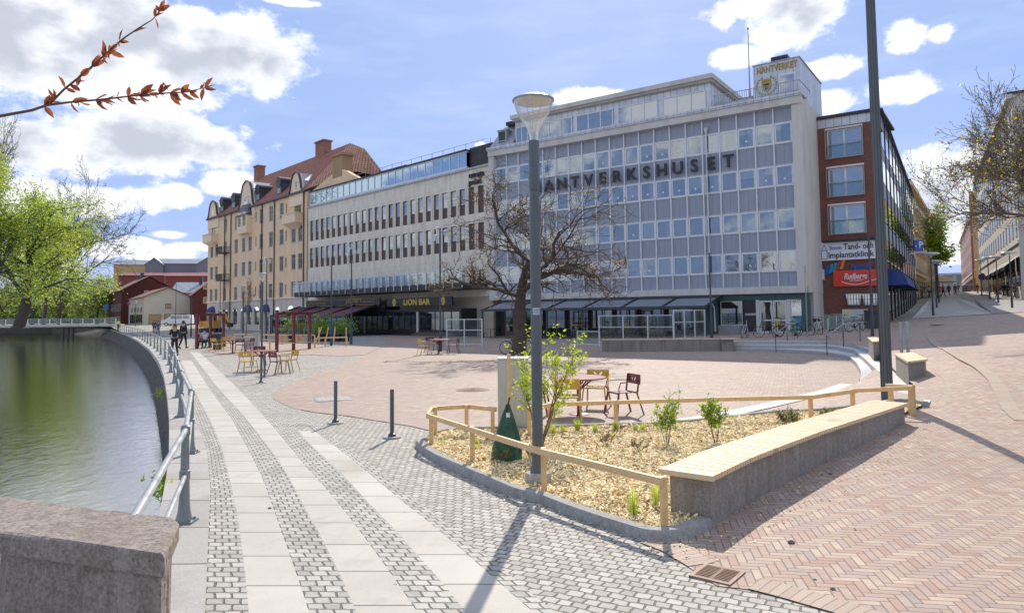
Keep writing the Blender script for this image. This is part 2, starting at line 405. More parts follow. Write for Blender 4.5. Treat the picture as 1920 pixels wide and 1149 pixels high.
def plaster(name, col, stain, sc=1.2, amt=.5, rough=.9, joints=None):
    m, t = newmat(name); co = t.n('ShaderNodeTexCoord').outputs['Object']
    v = t.n('ShaderNodeVectorMath', {0: co, 1: (1., 1., .25)}, operation='MULTIPLY').outputs[0]
    n = t.noise(v, sc, 6, .65).outputs[0]; n2 = t.noise(co, .25, 3).outputs[0]; f = t.noise(co, 30, 3).outputs[0]
    c = t.mix(t.mr(n, .42, .72, 0, amt), col, stain); c = t.mix(t.mr(n2, .35, .7, 0, .25), c, tuple(x*.85 for x in col)); c = t.mix(t.mr(f, .3, .7, 0, .1), c, tuple(x*.7 for x in col))
    if joints:
        s_ = t.n('ShaderNodeSeparateXYZ', {0: co})
        for ax, p in ((0, joints[0]), (2, joints[1])):
            u = t.m('DIVIDE', s_.outputs[ax], p); fr = t.m('SUBTRACT', u, t.m('FLOOR', u))
            c = t.mix(t.mr(t.m('MULTIPLY', t.m('MINIMUM', fr, t.m('SUBTRACT', 1., fr)), p), .008, .03, .35, 0), c, tuple(x*.5 for x in col))
    finish(t, c, rough, 0, f, .15, .01); _mats[name] = m; return m
def glass_pane(name, inner=(.05, .06, .07), refl=.3, tint=(.9, .95, 1), clear=0., rough=.02, rnd=.5, fw=.9):
    """window glass: mirror reflection over a dim interior; clear > 0 lets things behind show"""
    m, t = newmat(name); oi = t.n('ShaderNodeObjectInfo').outputs['Random']; co = t.n('ShaderNodeNewGeometry').outputs['Position']
    wob = t.noise(co, .7, 2).outputs[0]
    bump = t.n('ShaderNodeBump', {'Height': wob, 'Strength': .04, 'Distance': .05}).outputs[0]
    n = t.noise(co, 2.3, 3).outputs[0]
    c = t.mix(t.m('MULTIPLY', oi, t.mr(n, .4, .6)), inner, tuple(x*(1+rnd*3) for x in inner))
    d = t.n('ShaderNodeBsdfDiffuse', {0: c}); g = t.n('ShaderNodeBsdfGlossy', {0: (*tint, 1), 'Roughness': rough, 'Normal': bump})
    lay = d.outputs[0]
    if clear: lay = t.n('ShaderNodeMixShader', {0: clear, 1: d.outputs[0], 2: t.n('ShaderNodeBsdfTransparent', {0: (.88, .92, .92, 1)}).outputs[0]}).outputs[0]
    fr = t.n('ShaderNodeFresnel', {'IOR': 1.5}).outputs[0]
    mx_ = t.n('ShaderNodeMixShader', {0: t.m('ADD', t.m('MULTIPLY', fr, fw), refl, clamp=True), 1: lay, 2: g.outputs[0]})
    t.nt.links.new(mx_.outputs[0], t.n('ShaderNodeOutputMaterial').inputs[0]); _mats[name] = m; return m
def leafmat(name, c1, c2, trans=.5, rough=.5):
    if name in _mats: return _mats[name]
    m, t = newmat(name); g = t.n('ShaderNodeNewGeometry'); r = g.outputs['Random Per Island']
    c = t.mix(r, c1, c2)
    p = t.n('ShaderNodeBsdfPrincipled', {'Base Color': c, 'Roughness': rough, 'Specular IOR Level': .3})
    tr = t.n('ShaderNodeBsdfTranslucent', {0: t.mix(1., c, (1.25, 1.3, .6), 'MULTIPLY')})
    mx_ = t.n('ShaderNodeMixShader', {0: trans, 1: p.outputs[0], 2: tr.outputs[0]})
    t.nt.links.new(mx_.outputs[0], t.n('ShaderNodeOutputMaterial').inputs[0]); _mats[name] = m; return m
# ---------------------------------------------------------------- ground shape
def HQ(px, py, z): v = G(px, py, z); return (v.x, v.y, z)
SUNK = [(1364, 640), (1453, 638), (1550, 639), (1594, 644), (1629, 652), (1641.5, 661), (1683, 693.7)]       # top edge of the stair, z .45
HP = [HQ(x, y, .45) for x, y in SUNK]
HP += [(8.66, 14.2, .42), (7.7, 12.9, .27), (7.4, 13.4, .22), (6.55, 11.5, .18), (5., 10, .1), (3.6, 8.4, .03), (11, 21, .52), (12.5, 24, .56), HQ(1643, 704, .15), HQ(1712, 718, .42)]
HP += [HQ(x, y, 0.) for x, y in ((1607, 722), (1560, 738), (1500, 753), (1440, 767), (1366, 783), (1250, 800), (1333, 988), (1240, 1016), (1500, 1149), (1700, 1149), (1000, 900), (900, 700))]
HP += [(9, 4, 0.), (14, 3, .05), (8, 9, .05), (14, 10, .35), (20, 20, .95), (30, 34, 1.6), (40, 45, 2.0), (30, 5, .4), (60, 20, 1.5)]
HP += [(15, 47, .42), (15, 42, .45), (21, 48, .62), (28, 51, 1.2), (38, 62, 1.75), (44.7, 62, 2.1), (48.4, 84, 2.6), (60, 83, 3.4), (87.8, 130, 5.1), (80, 125, 4.7), (70, 130, 4.6), (120, 185, 6.4), (170, 260, 9.), (110, 200, 6.4)]
HP += [(4, 50, 0.), (0, 60, 0), (4.7, 35.5, 0.), (8, 40, .15), (10, 52, .2), (0, 0, 0), (2, -20, 0), (60, -20, 0.5)]
HP = np.array(HP)
def _tps():
    P = HP[:, :2]; n = len(P); d = np.linalg.norm(P[:, None]-P[None], axis=2)
    K = np.where(d > 0, d*d*np.log(d+1e-9), 0)*1e-3 + np.eye(n)*.002
    A = np.zeros((n+3, n+3)); A[:n, :n] = K; A[:n, n] = 1; A[:n, n+1:] = P*.01; A[n:, :n] = A[:n, n:].T
    return np.linalg.solve(A, np.r_[HP[:, 2], 0, 0, 0])
TP = _tps()
def sst(a, b, x):
    t = min(1, max(0, (x-a)/(b-a))); return t*t*(3-2*t)
def H(X, Y):
    d = np.hypot(HP[:, 0]-X, HP[:, 1]-Y); k = np.where(d > 0, d*d*np.log(d+1e-9), 0)*1e-3
    z = float(k @ TP[:len(HP)] + TP[-3] + TP[-2]*X*.01 + TP[-1]*Y*.01)
    z = max(0., min(z, 12.))*sst(0, 2.5, X)
    far = sst(150, 420, math.hypot(X, Y)); z = z*(1-far) + far*(6.*sst(20, 60, X))
    return z + .5*sst(95, 130, Y)*(1-sst(-20, 5, X))
def GH(px, py):
    d = ray(px, py); Y = 2.5; f0 = None
    while Y < 420:
        X = d[0]/d[1]*Y; z = CAMZ+d[2]/d[1]*Y; f = z-H(X, Y)
        if f <= 0:
            if f0 is not None: Y -= st*(-f)/(f0-f) if f0 != f else 0
            break
        f0 = f; st = max(.15, Y*.015); Y += st
    X = d[0]/d[1]*Y; return Vector((X, Y, H(X, Y)))
def inpoly(p, poly):
    x, y = p[0], p[1]; c = False; j = len(poly)-1
    for i in range(len(poly)):
        xi, yi = poly[i][0], poly[i][1]; xj, yj = poly[j][0], poly[j][1]
        if (yi > y) != (yj > y) and x < (xj-xi)*(y-yi)/(yj-yi)+xi: c = not c
        j = i
    return c
def densify(poly, step, closed=True):
    out = []
    n = len(poly)
    for i in range(n if closed else n-1):
        a = Vector(poly[i][:2]); b = Vector(poly[(i+1) % n][:2]); k = max(1, int((b-a).length/step))
        for q in range(k): out.append(a.lerp(b, q/k))
    if not closed: out.append(Vector(poly[-1][:2]))
    return out
def sheet(name, poly, mat, zoff=.0, grid=None, holes=(), hf=H, kind='structure', minus=0.):
    """one ground sheet inside an outline, following the ground's height"""
    loops = [densify(poly, 1e9)] + [densify(h, 1e9) for h in holes]
    vs = []; es = []
    for lp in loops:
        o = len(vs); vs += lp; es += [(o+i, o+(i+1) % len(lp)) for i in range(len(lp))]
    if grid is not None:
        for gx, gy in grid:
            if inpoly((gx, gy), poly) and not any(inpoly((gx, gy), h) for h in holes): vs.append(Vector((gx, gy)))
    r = delaunay_2d_cdt(vs, es, [], 0, 1e-4)
    V, Fc = r[0], r[2]
    mb = MB(); keep = []
    for f in Fc:
        c = (sum(V[i].x for i in f)/3, sum(V[i].y for i in f)/3)
        if inpoly(c, poly) and not any(inpoly(c, h) for h in holes):
            f = tuple(f)
            a, b, cc_ = (V[i] for i in f)
            if (b-a).x*(cc_-a).y-(b-a).y*(cc_-a).x < 0: f = f[::-1]
            keep.append(f)
    mb.add([(v.x, v.y, (hf(v.x, v.y) if hf else 0)+zoff) for v in V], keep)
    o = mb.build(name, mat); tag(o, kind=kind)
    return o
def polar_grid():
    g = []
    for X in np.arange(-4, 24, .8):
        for Y in np.arange(-4, 46, .8): g.append((X+.01*Y, Y))
    for X in np.arange(-160, 330, 6.):
        for Y in np.arange(-40, 420, 6.):
            if not (-4 < X < 24 and -4 < Y < 46): g.append((X, Y+.013*X))
    for X in np.arange(-1000, 2400, 160):
        for Y in np.arange(420, 2400, 160): g.append((X, Y+1))
    return g
PG = polar_grid()
def lookup(tab, y): return float(np.interp(y, [t[1] for t in tab], [t[0] for t in tab]))

# quay edge (x by picture row on the ground plane) and waterline
QT = [(183.8, 614), (206.8, 617.2), (238, 627.3), (258.5, 637.3), (281.5, 654.6), (298.7, 677.5), (310, 703), (318, 743.6), (323, 783.8), (324, 850), (321, 890), (312, 950), (300, 1020), (270, 1149), (230, 1300)]
WATERZ = -1.3
WL = [(175, 628.7), (201, 637.3), (229.8, 654.6), (252.7, 677.5), (270, 706), (281.5, 743.6), (287, 784), (296, 850), (297, 887), (295, 930), (290, 1000), (282, 1100)]
quay_top = [G(x, y, 0) for x, y in QT]; quay_top += [Vector((-2.9, -2, 0)), Vector((-2.9, -40, 0))]
quay_bot = [G(x, y, WATERZ-.0) for x, y in WL]
quay_top = [Vector((quay_top[0].x-14, 160, 0))]+quay_top; quay_bot = [Vector((quay_top[0].x-.5, 160, 0))]+quay_bot
QY = sorted([(p.y, p.x) for p in quay_top]); 
def qx(Y): return float(np.interp(Y, [a for a, b in QY], [b for a, b in QY]))
BY = sorted([(p.y, p.x) for p in quay_bot])
def bx(Y): return min(qx(Y)+.02, float(np.interp(Y, [a for a, b in BY], [b for a, b in BY]))) if Y > 12 else qx(Y)-.05
qpts = [Vector((p.x, p.y)) for p in quay_top]
NEARY = -40
HOLE_B = [G(1130, 660), G(1250, 659.5), G(1364, 658.4)]
L4 = [G(x, y, .45) for x, y in SUNK] + [G(1712, 718, .42), G(1717, 736, .38)]
R2E = [G(1685.4, 746, .2), G(1677, 733, .2), G(1654, 709, .15), G(1643, 704, .12)]
STRIP = [G(x, y, 0) for x, y in ((1607, 722), (1560, 738), (1500, 753), (1440, 767), (1366, 783), (1305, 792), (1222, 800))]
HOLE = [(p.x, p.y) for p in [G(1130, 659.8)] + [G(1364, 657.5, 0)] + L4 + R2E + STRIP + [G(1130, 740)]]
ground_poly = [(p.x, p.y) for p in reversed(qpts)] + [(-170, 160), (-900, 162), (-900, 2400), (2400, 2400), (2400, NEARY)]
M_sett = setts('grey_setts', 'POS', .115, .092, (.37, .345, .30), (.58, .55, .485), (.17, .15, .12), .009, R_(28), .5, .5, .9)
sheet('ground', ground_poly, M_sett, 0., PG, [HOLE])
sett2 = setts('strip_setts', 'UV', .12, .115, (.37, .35, .31), (.58, .55, .49), (.17, .15, .12), .010, 0, .35, .5, .9)
M_slab = slab_mat('path_slabs', .72, (.48, .445, .385), (.56, .525, .46))
BR = [(0, (.40, .245, .19)), (.25, (.46, .34, .26)), (.5, (.41, .32, .28)), (.75, (.56, .44, .325)), (1, (.345, .29, .275))]
BR2 = [(0, (.37, .25, .20)), (.3, (.45, .34, .27)), (.55, (.40, .32, .28)), (.8, (.52, .41, .30)), (1, (.35, .295, .28))]
M_herr = herring('herringbone_brick', .072, 3, BR, (.20, .155, .125), R_(10), .075, .5, 'POS', .3, .006)
M_plaza = herring('plaza_brick', .085, 3, BR2, (.20, .16, .135), R_(33), .08, .5, 'POS', .25)

# path ribbons, each a table of x by picture row
E0 = [(339, 674.7), (356, 715), (373, 749), (396, 789.6), (416, 841), (430, 894), (444, 955.6), (456, 1044), (467, 1149), (474, 1300)]
ECOP = [(316, 674), (332, 700), (344.6, 715), (359, 761), (373, 801), (387.7, 841), (395, 920), (391, 1001), (384.6, 1149), (375, 1300)]
E1 = [(349, 660), (384, 715), (400, 739), (435, 786), (462.5, 836.7), (493.7, 899), (527, 995), (544.5, 1043.7), (566, 1106), (579.7, 1149), (625, 1300)]
E2 = [(356, 659), (400, 716), (411.7, 731), (451, 772), (486, 815), (517, 856), (544.5, 899), (572, 954), (595, 993), (618.7, 1040), (648, 1100), (667.6, 1149), (735, 1300)]
E3 = [(370, 657), (433, 715.6), (464, 747), (505.5, 792), (535, 827), (574, 876), (595, 897), (640, 950), (669.5, 989), (702.7, 1034), (743.7, 1090.6), (782.8, 1149), (890, 1300)]
E4 = [(376, 657), (450, 715), (490, 752), (560, 809), (577.7, 829), (607, 856), (650, 897), (697, 950), (732, 983), (769, 1026), (818, 1079), (874.6, 1149), (1010, 1300)]
E5 = [(382, 656), (470, 715), (545, 766), (591, 808.6), (615, 827), (654, 856), (701, 895), (759, 944), (802, 977), (845, 1012.5), (900, 1061), (1000, 1149), (1190, 1300)]
E6 = [(388, 655), (480, 715), (560, 766), (606, 806), (632, 826), (674, 856), (726, 895), (787, 944), (832, 977), (878, 1012.5), (936, 1061), (1040, 1149), (1240, 1300)]
YS = [655, 657, 660, 665, 670, 676, 683, 690, 698, 707, 717, 728, 740, 753, 767, 782, 798, 815, 833, 852, 872, 893, 915, 940, 966, 994, 1024, 1056, 1090, 1126, 1165, 1210, 1260, 1300]
def ribbon(name, ta, tb, mat, y0=655, y1=1300, zo=.006, z=0, kind='structure', u0=0.):
    mb = MB(); vs = []; uvs = []; L = 0; prev = None
    ys = [y for y in YS if y0 <= y <= y1]
    if ys[0] > y0: ys = [y0]+ys
    for y in ys:
        a = G(lookup(ta, y), y, z); b = G(lookup(tb, y), y, z); mid = (a+b)/2
        if prev is not None: L += (mid-prev).length
        prev = mid; w_ = (b-a).length
        vs += [(a.x, a.y, z+zo), (b.x, b.y, z+zo)]; uvs.append((L, w_))
    n = len(ys); fs = []; fu = []
    for i in range(n-1):
        fs.append((2*i, 2*i+2, 2*i+3, 2*i+1))
        L0, w0 = uvs[i]; L1, w1 = uvs[i+1]; W_ = sum(q[1] for q in uvs[8:])/max(1, len(uvs[8:]))
        fu.append(((u0, L0), (u0, L1), (W_+u0, L1), (W_+u0, L0)))
    mb.add(vs, fs, 0, fu); return tag(mb.build(name, mat), kind=kind)
ribbon('sett_strip', ECOP, E0, sett2, 676)
ribbon('path', E0, E1, M_slab, 676)
ribbon('sett_strip', E1, E2, sett2, 660)
ribbon('path', E2, E3, M_slab, 660)
ribbon('sett_strip', E3, E4, sett2, 657)
ribbon('path', E4, E5, M_slab, 808)
ribbon('sett_strip', E5, E6, sett2, 657)
ribbon('sett_strip', E4, E5, sett2, 657, 808)
# sunken square in brick
PLZ = [G(1364, 657.5), G(1450, 660), G(1500, 663), G(1550, 667), G(1591, 674), G(1606, 688), G(1615, 705.5), G(1607, 722), G(1560, 738), G(1500, 753), G(1440, 767), G(1366, 783), G(1305, 791.5), G(1222, 799.5), G(1145, 800), G(1032, 803), G(930, 805), G(872, 806), G(819, 810), G(798, 806),
       G(771, 799.6), G(724, 791.8), G(650, 780), G(595, 774), G(548, 766), G(513, 748.8), G(509, 739), G(514.6, 735), G(533, 725), G(568, 710), G(610, 694.7), G(631, 686), G(684, 667), G(720, 650)]
plz = [(p.x, p.y) for p in PLZ] + [(-13, 72), (-5, 66), (1, 60), (5, 57), (5.5, 45)] + [(G(1130, 660).x, G(1130, 660).y)]
sheet('square', plz, M_plaza, .011, None, (), None)
sheet('square_paving_far', [(p.x, p.y) for p in [G(376, 660), G(420, 663.5), G(480, 668), G(520, 669), G(575, 665), G(640, 668), G(684, 665.5), G(720, 649), G(640, 646), G(560, 648), G(470, 646), G(400, 650)]], M_plaza, .014, None, (), None)
# upper brick area on the right
UPB = [G(1200, 1018), G(1240, 1033), G(1290, 1063), G(1345, 1099), G(1402, 1105), G(1460, 1120), G(1560, 1149), G(1700, 1200), G(2000, 1320)]
upb = [(p.x, p.y) for p in UPB] + [(14, 0), (34, 14), (52, 40), (44, 58), (40, 58.5)] + [(32, 57.), (27, 50), (19, 47.6), (13.5, 51), (5, 56.5), (5.5, 45), (4.7, 36.2)]
holeplus = HOLE
plan_poly_px = [(779, 837), (786.6, 847), (822, 869.4), (878, 897), (937.6, 924), (1014.6, 945), (1071, 968.6), (1120, 985), (1168, 1001), (1205, 1012), (1240, 1016), (1284.5, 1013), (1334.8, 992)]
upb2 = upb[:-1] + [(G(1130, 660.5).x, G(1130, 660.5).y+.4)] + [(p.x, p.y+.0) for p in [G(1364, 657.5, 0)]] + [(p.x, p.y) for p in L4+R2E+STRIP] + [(p.x, p.y) for p in [G(1225, 803), G(1300, 880), G(1300, 985)]]
UG = [(x, y) for x, y in PG if -1 < x < 60 and -1 < y < 62]
sheet('upper_square', upb2, M_herr, .006, UG)
# border courses of the brick field
def flatband(name, line, w_, mat, zo, side=1, hf=H, kind='structure', closed=False):
    pts = densify(line, .35, False); mb = MB(); vs = []; L = 0; fu = []; fs = []
    for i, p in enumerate(pts):
        d = (pts[min(i+1, len(pts)-1)]-pts[max(0, i-1)]).normalized(); nrm = Vector((-d.y, d.x))*side
        q = p+nrm*w_
        vs += [(p.x, p.y, hf(p.x, p.y)+zo), (q.x, q.y, hf(p.x, p.y)+zo)]
        if i:
            l2 = L+(pts[i]-pts[i-1]).length; f = (2*i-2, 2*i, 2*i+1, 2*i-1); u = ((.014, L), (.014, l2), (w_-.014, l2), (w_-.014, L))
            if side > 0: f = f[::-1]; u = u[::-1]
            fs.append(f); fu.append(u); L = l2
    mb.add(vs, fs, 0, fu); return tag(mb.build(name, mat), kind=kind)
M_course = setts('brick_course', 'UV', .26, .075, (.41, .31, .25), (.50, .395, .31), (.24, .19, .155), .005, 0, .04, 0., .3, .2)
flatband('brick_border', [(p.x, p.y) for p in UPB[:3]], .26, M_course, .011, 1)
flatband('brick_border', [(p.x, p.y) for p in UPB[4:]], .26, M_course, .011, 1)
curve_b = [GH(x, y) for x, y in ((1750, 763), (1766, 748), (1774, 730), (1771, 714), (1757, 702), (1748, 690))]
flatband('brick_border', [(p.x, p.y) for p in curve_b], .24, M_course, .011, -1)
curve_c = [GH(x, y) for x, y in ((1748, 632), (1790, 659), (1850, 690), (1880, 715), (1897, 745), (1912, 770), (1935, 790))]
flatband('brick_border', [(p.x, p.y) for p in curve_c], .24, M_course, .011, -1)
# pale granite strip that edges the square
M_strip = granite('pale_granite', (.50, .49, .47), 90, .7, .18, .2, .1)
flatband('granite_strip', [(p.x, p.y) for p in STRIP], .42, M_strip, .013, -1, lambda x, y: 0.012)
outer = [G(x, y, .4) for x, y in ((1741.8, 708), (1753, 727), (1750, 744), (1740, 760))]
# steps
M_step = granite('step_granite', (.40, .40, .39), 70, .75, .28, .5, .15)
M_steptop = granite('step_top_granite', (.50, .495, .48), 90, .7, .15, .2, .1)
def stepband(inner, outer_, ztop, zf, parent, name='step'):
    a = densify(inner, .5, False); n = len(a)
    def res(l, n_):
        l = [Vector(p[:2]) for p in l]; cum = [0]
        for i in range(1, len(l)): cum.append(cum[-1]+(l[i]-l[i-1]).length)
        return [Vector((np.interp(t*cum[-1], cum, [p.x for p in l]), np.interp(t*cum[-1], cum, [p.y for p in l]))) for t in np.linspace(0, 1, n_)]
    a = res(inner, n); b = res(outer_, n); mb = MB(); vs = []; fs = []
    for i in range(n):
        zt = ztop if not callable(ztop) else ztop(i/(n-1)); zz = zf if not callable(zf) else zf(i/(n-1))
        vs += [(a[i].x, a[i].y, zz), (a[i].x, a[i].y, zt), (b[i].x, b[i].y, zt), (b[i].x, b[i].y, zz)]
    mi = []
    for i in range(n-1):
        o = 4*i; mb.add([], [])
        fs += [(o, o+1, o+5, o+4), (o+1, o+2, o+6, o+5), (o+2, o+3, o+7, o+6)]; mi += [0, 1, 0]
    fs += [(0, 3, 2, 1), (4*n-4, 4*n-3, 4*n-2, 4*n-1)]; mi += [0, 0]
    mb.v = vs; mb.f = [tuple(reversed(f)) for f in fs]; mb.mi = mi; mb.uv = [None]*len(fs)
    return mb.build(name, [M_step, M_steptop], parent, rel=parent.location)
stairs = empty('steps', G(1500, 663), 0, 'curved grey granite steps rising from the brick square toward the bicycles', 'steps')
r1 = [(p.x, p.y) for p in [G(1364, 657.6), G(1450, 659.5), G(1500, 662), G(1550, 666), G(1591, 673), G(1606, 687), G(1615, 705.5), G(1612, 716)]]
r2 = [(p.x, p.y) for p in [G(1366, 651.8, .15), G(1450, 652.5, .15), G(1560, 654, .15), G(1602, 662.4, .15), G(1622.7, 681, .15), G(1643.6, 702, .15), G(1654, 709, .15), G(1677, 733, .2), G(1685.4, 746, .2)]]
r3 = [(p.x, p.y) for p in [G(1369, 645.8, .3), G(1450, 645, .3), G(1555, 645.5, .3), G(1600, 651, .3), G(1629, 662, .3), G(1641, 668, .3), G(1672.8, 691, .3), G(1710.4, 718, .3), G(1716.7, 738, .3)]]
r1o = r2[:6]
stepband(r1, r1o, lambda t: .15-.13*sst(.85, 1, t), -.05, stairs)
stepband(r2, r3, lambda t: .30-.04*sst(.7, 1, t), .05, stairs)
r4 = [(p.x, p.y) for p in [G(1368, 639.5, .45), G(1453, 637.6, .45), G(1550, 638.6, .45), G(1594, 643.6, .45), G(1629, 651.5, .45), G(1641.5, 660.3, .45)]] + [(p.x, p.y) for p in [G(1700, 690, .45), G(1741.8, 708, .43), G(1753, 727, .40), G(1750, 744, .34), G(1740, 760, .28)]]
stepband(r3, r4, lambda t: .452-.14*sst(.82, 1, t), .1, stairs)

# quay: wall, coping, water
wallm, t_ = newmat('quay_stone'); co_ = t_.n('ShaderNodeNewGeometry').outputs['Position']
v_ = t_.n('ShaderNodeVectorMath', {0: co_, 1: (1, 1, 2.2)}, operation='MULTIPLY').outputs[0]
vo = t_.n('ShaderNodeTexVoronoi', {'Vector': v_, 'Scale': 1.7}, feature='DISTANCE_TO_EDGE').outputs[0]
n_ = t_.noise(co_, 3.5, 6, .7).outputs[0]; n2_ = t_.noise(co_, .9, 4).outputs[0]
c_ = t_.mix(t_.mr(n_, .35, .65), (.026, .022, .019), (.11, .094, .078)); c_ = t_.mix(t_.mr(vo, .0, .06, .7, 0), c_, (.012, .01, .008))
c_ = t_.mix(t_.mr(n2_, .55, .68, 0, .6), c_, (.05, .055, .015))
finish(t_, c_, .8, 0, t_.m('ADD', n_, t_.mr(vo, 0, .1)), .8, .05)
mb = MB(); ys = [-40, -10, 0, 2, 4, 6, 7, 8, 9, 10, 11, 12, 13, 14, 15.5, 17, 19, 21, 23, 25.5, 28, 31, 34, 38, 43, 49, 56, 64, 74, 86, 100, 115, 128, 145, 160]
vs = []
for Y in ys:
    xt = qx(Y)+.03; vs += [(xt, Y, -.03), (bx(Y)+.04, Y, WATERZ-.4), (xt+.6, Y, -.03)]
mb.add(vs, [(3*i, 3*i+3, 3*i+4, 3*i+1) for i in range(len(ys)-1)])
qw = tag(mb.build('quay_wall', wallm), 'dark mossy stone quay wall curving along the river', 'quay wall')
M_cop = granite('coping_granite', (.44, .42, .385), 80, .75, .22, .25, .25)
mb = MB(); vs = []; rgt = []
for Y in ys:
    a = qx(Y)-.05
    # inner edge from the picture table
    b = None
    rgt.append(a)
def copr(Y):
    best = a
    return best
tabc = sorted([(G(x, y).y, G(x, y).x) for x, y in ECOP])
def cx(Y): return max(qx(Y)+.35, float(np.interp(Y, [q[0] for q in tabc], [q[1] for q in tabc]))) if Y > 3.4 else qx(Y)+.75
L = 0; prev = None; fs = []; fu = []; vs = []
yy = list(np.arange(-6, 14, .8))+list(np.arange(14, 130, 2.4))
for i, Y in enumerate(yy):
    a = qx(Y)-.06; b = cx(Y) if Y < 34 else qx(Y)+.5; vs += [(a, Y, -.16), (a, Y, .012), (b, Y, .012), (b, Y, -.1)]
    p = Vector((a, Y)); 
    if i:
        l2 = L+(p-prev).length; o = 4*i-4; u = ((0, L), (0, l2), (.5, l2), (.5, L))
        fs += [(o, o+1, o+5, o+4)[::-1], (o+1, o+2, o+6, o+5)[::-1], (o+2, o+3, o+7, o+6)[::-1]]; fu += [u[::-1], ((0, L), (.5, L), (.5, l2), (0, l2))[::-1], u[::-1]]; L = l2
    prev = p
mb.add(vs, fs, 0, fu)
m_, t_ = newmat('coping'); uv_ = t_.n('ShaderNodeTexCoord').outputs['UV']; s_ = t_.n('ShaderNodeSeparateXYZ', {0: uv_}); pos_ = t_.n('ShaderNodeNewGeometry').outputs['Position']
q_ = t_.m('DIVIDE', s_.outputs[1], 1.1); fr_ = t_.m('SUBTRACT', q_, t_.m('FLOOR', q_)); g_ = t_.mr(t_.m('MINIMUM', fr_, t_.m('SUBTRACT', 1., fr_)), .006, .016, 1, 0)
n_ = t_.noise(pos_, 60, 3, .7).outputs[0]; n2_ = t_.noise(pos_, 1.6, 5, .65).outputs[0]
wn_ = t_.n('ShaderNodeTexWhiteNoise', {'W': t_.m('FLOOR', q_)}, noise_dimensions='1D').outputs['Value']
c_ = t_.mix(wn_, (.36, .34, .315), (.46, .44, .41)); c_ = t_.mix(t_.mr(n_, .35, .65, 0, .45), c_, (.24, .22, .20)); c_ = t_.mix(t_.mr(n2_, .48, .75, 0, .5), c_, (.22, .19, .15)); c_ = t_.mix(g_, c_, (.09, .08, .04))
finish(t_, c_, .8, 0, t_.m('ADD', n2_, t_.m('SUBTRACT', 1., g_)), .3, .02)
tag(mb.build('quay_coping', m_), 'flat pale granite coping slabs on top of the quay wall', 'coping')
wm, t_ = newmat('river_water'); pos_ = t_.n('ShaderNodeNewGeometry').outputs['Position']
vv = t_.n('ShaderNodeVectorMath', {0: pos_, 1: (1., .55, 1)}, operation='MULTIPLY').outputs[0]
w1 = t_.noise(vv, 5.5, 5, .65, .8).outputs[0]; w2 = t_.noise(vv, .8, 3, .5, .3).outputs[0]
hh_ = t_.m('ADD', t_.m('MULTIPLY', w1, .32), t_.m('MULTIPLY', w2, .5))
bp = t_.n('ShaderNodeBump', {'Height': hh_, 'Strength': .45, 'Distance': .05}).outputs[0]
b_ = t_.n('ShaderNodeBsdfPrincipled', {'Base Color': (.020, .022, .010, 1), 'Roughness': .04, 'IOR': 4.0, 'Normal': bp, 'Specular IOR Level': .85})
t_.nt.links.new(b_.outputs[0], t_.n('ShaderNodeOutputMaterial').inputs[0])
mb = MB(); mb.add([(-900, -60, WATERZ), (-2.0, -60, WATERZ), (-2., 5, WATERZ), (-5, 30, WATERZ), (-10, 60, WATERZ), (-50, 170, WATERZ), (-900, 170, WATERZ)], [(0, 1, 2, 3, 4, 5, 6)])
tag(mb.build('water', wm), kind='structure')
# far river bank wall
mb = MB(); mb.box(-300, -78, 160, 160.6, -1.6, .5); tag(mb.build('bank_wall', wallm), 'low dark stone bank wall across the far end of the river', 'bank wall')
# ---------------------------------------------------------------- near things: planter, bench, fences, lamp, railing
M_granD = granite('bench_granite', (.275, .25, .225), 55, .85, .35, .8, .35)
M_kerb = granite('kerb_granite', (.31, .305, .29), 60, .85, .3, .7, .3)
M_pine = wood('new_pine', (.60, .38, .17), (.76, .54, .29), .55)
M_slat = wood('slat_pine', (.58, .42, .25), (.74, .58, .38), .6)
M_pole = plain('pole_paint', (.10, .115, .125), .38, .25, .12, 1.2)
M_poleD = plain('dark_pole_paint', (.055, .06, .065), .45, .2, .15, 1.2)
M_galv = plain('galvanised_steel', (.30, .32, .33), .42, .6, .18, 3)
M_alu = plain('white_aluminium', (.62, .63, .64), .4, .25, .08, 2)
M_black = plain('black_paint', (.02, .021, .023), .45, 0, .2, 2)
M_maroon = plain('maroon_paint', (.155, .022, .030), .38, .0, .12, 3)
M_mustard = plain('mustard_paint', (.56, .34, .055), .4, 0, .08, 3)
M_conc = plain('cast_concrete', (.36, .355, .34), .85, 0, .2, 14, .3)

def offpoly(line, d):
    n = len(line); out = []
    for i in range(n):
        a = line[max(0, i-1)]; b = line[min(n-1, i+1)]; t = (b-a).normalized(); out.append(line[i]+Vector((-t.y, t.x))*d)
    return out
def kerbband(name, line, w_, z0, z1, mat, side=1, closed=False, hf=None, wob=.006):
    pts = densify(line, .22, False); q = offpoly(pts, w_*side); mb = MB(); vs = []; fs = []
    for i, (a, b) in enumerate(zip(pts, q)):
        g = hf(a.x, a.y) if hf else 0; j = wob*mnoise.noise(Vector((a.x*3, a.y*3, 1))); c = Vector((a.x, a.y)).lerp(b, .12)
        vs += [(a.x, a.y, z0+g), (a.x+j, a.y+j, z1+g-.02), (c.x+j, c.y+j, z1+g+j*.5), (b.x, b.y, z1+g+j*.5), (b.x, b.y, z0+g)]
    n = len(pts)
    for i in range(n-1):
        o = 5*i
        for k in range(4):
            f = (o+k, o+k+1, o+k+6, o+k+5); fs.append(f if side < 0 else f[::-1])
    fs += [(0, 1, 2, 3, 4), (5*n-1, 5*n-2, 5*n-3, 5*n-4, 5*n-5)]
    mb.add(vs, fs); return mb
KERB = [Vector(G(x, y).xy) for x, y in plan_poly_px]
BACK = [Vector(G(x, y).xy) for x, y in ((1222, 800.5), (1145, 802), (1032, 806), (930, 808), (872, 809), (819, 815), (792, 824))]
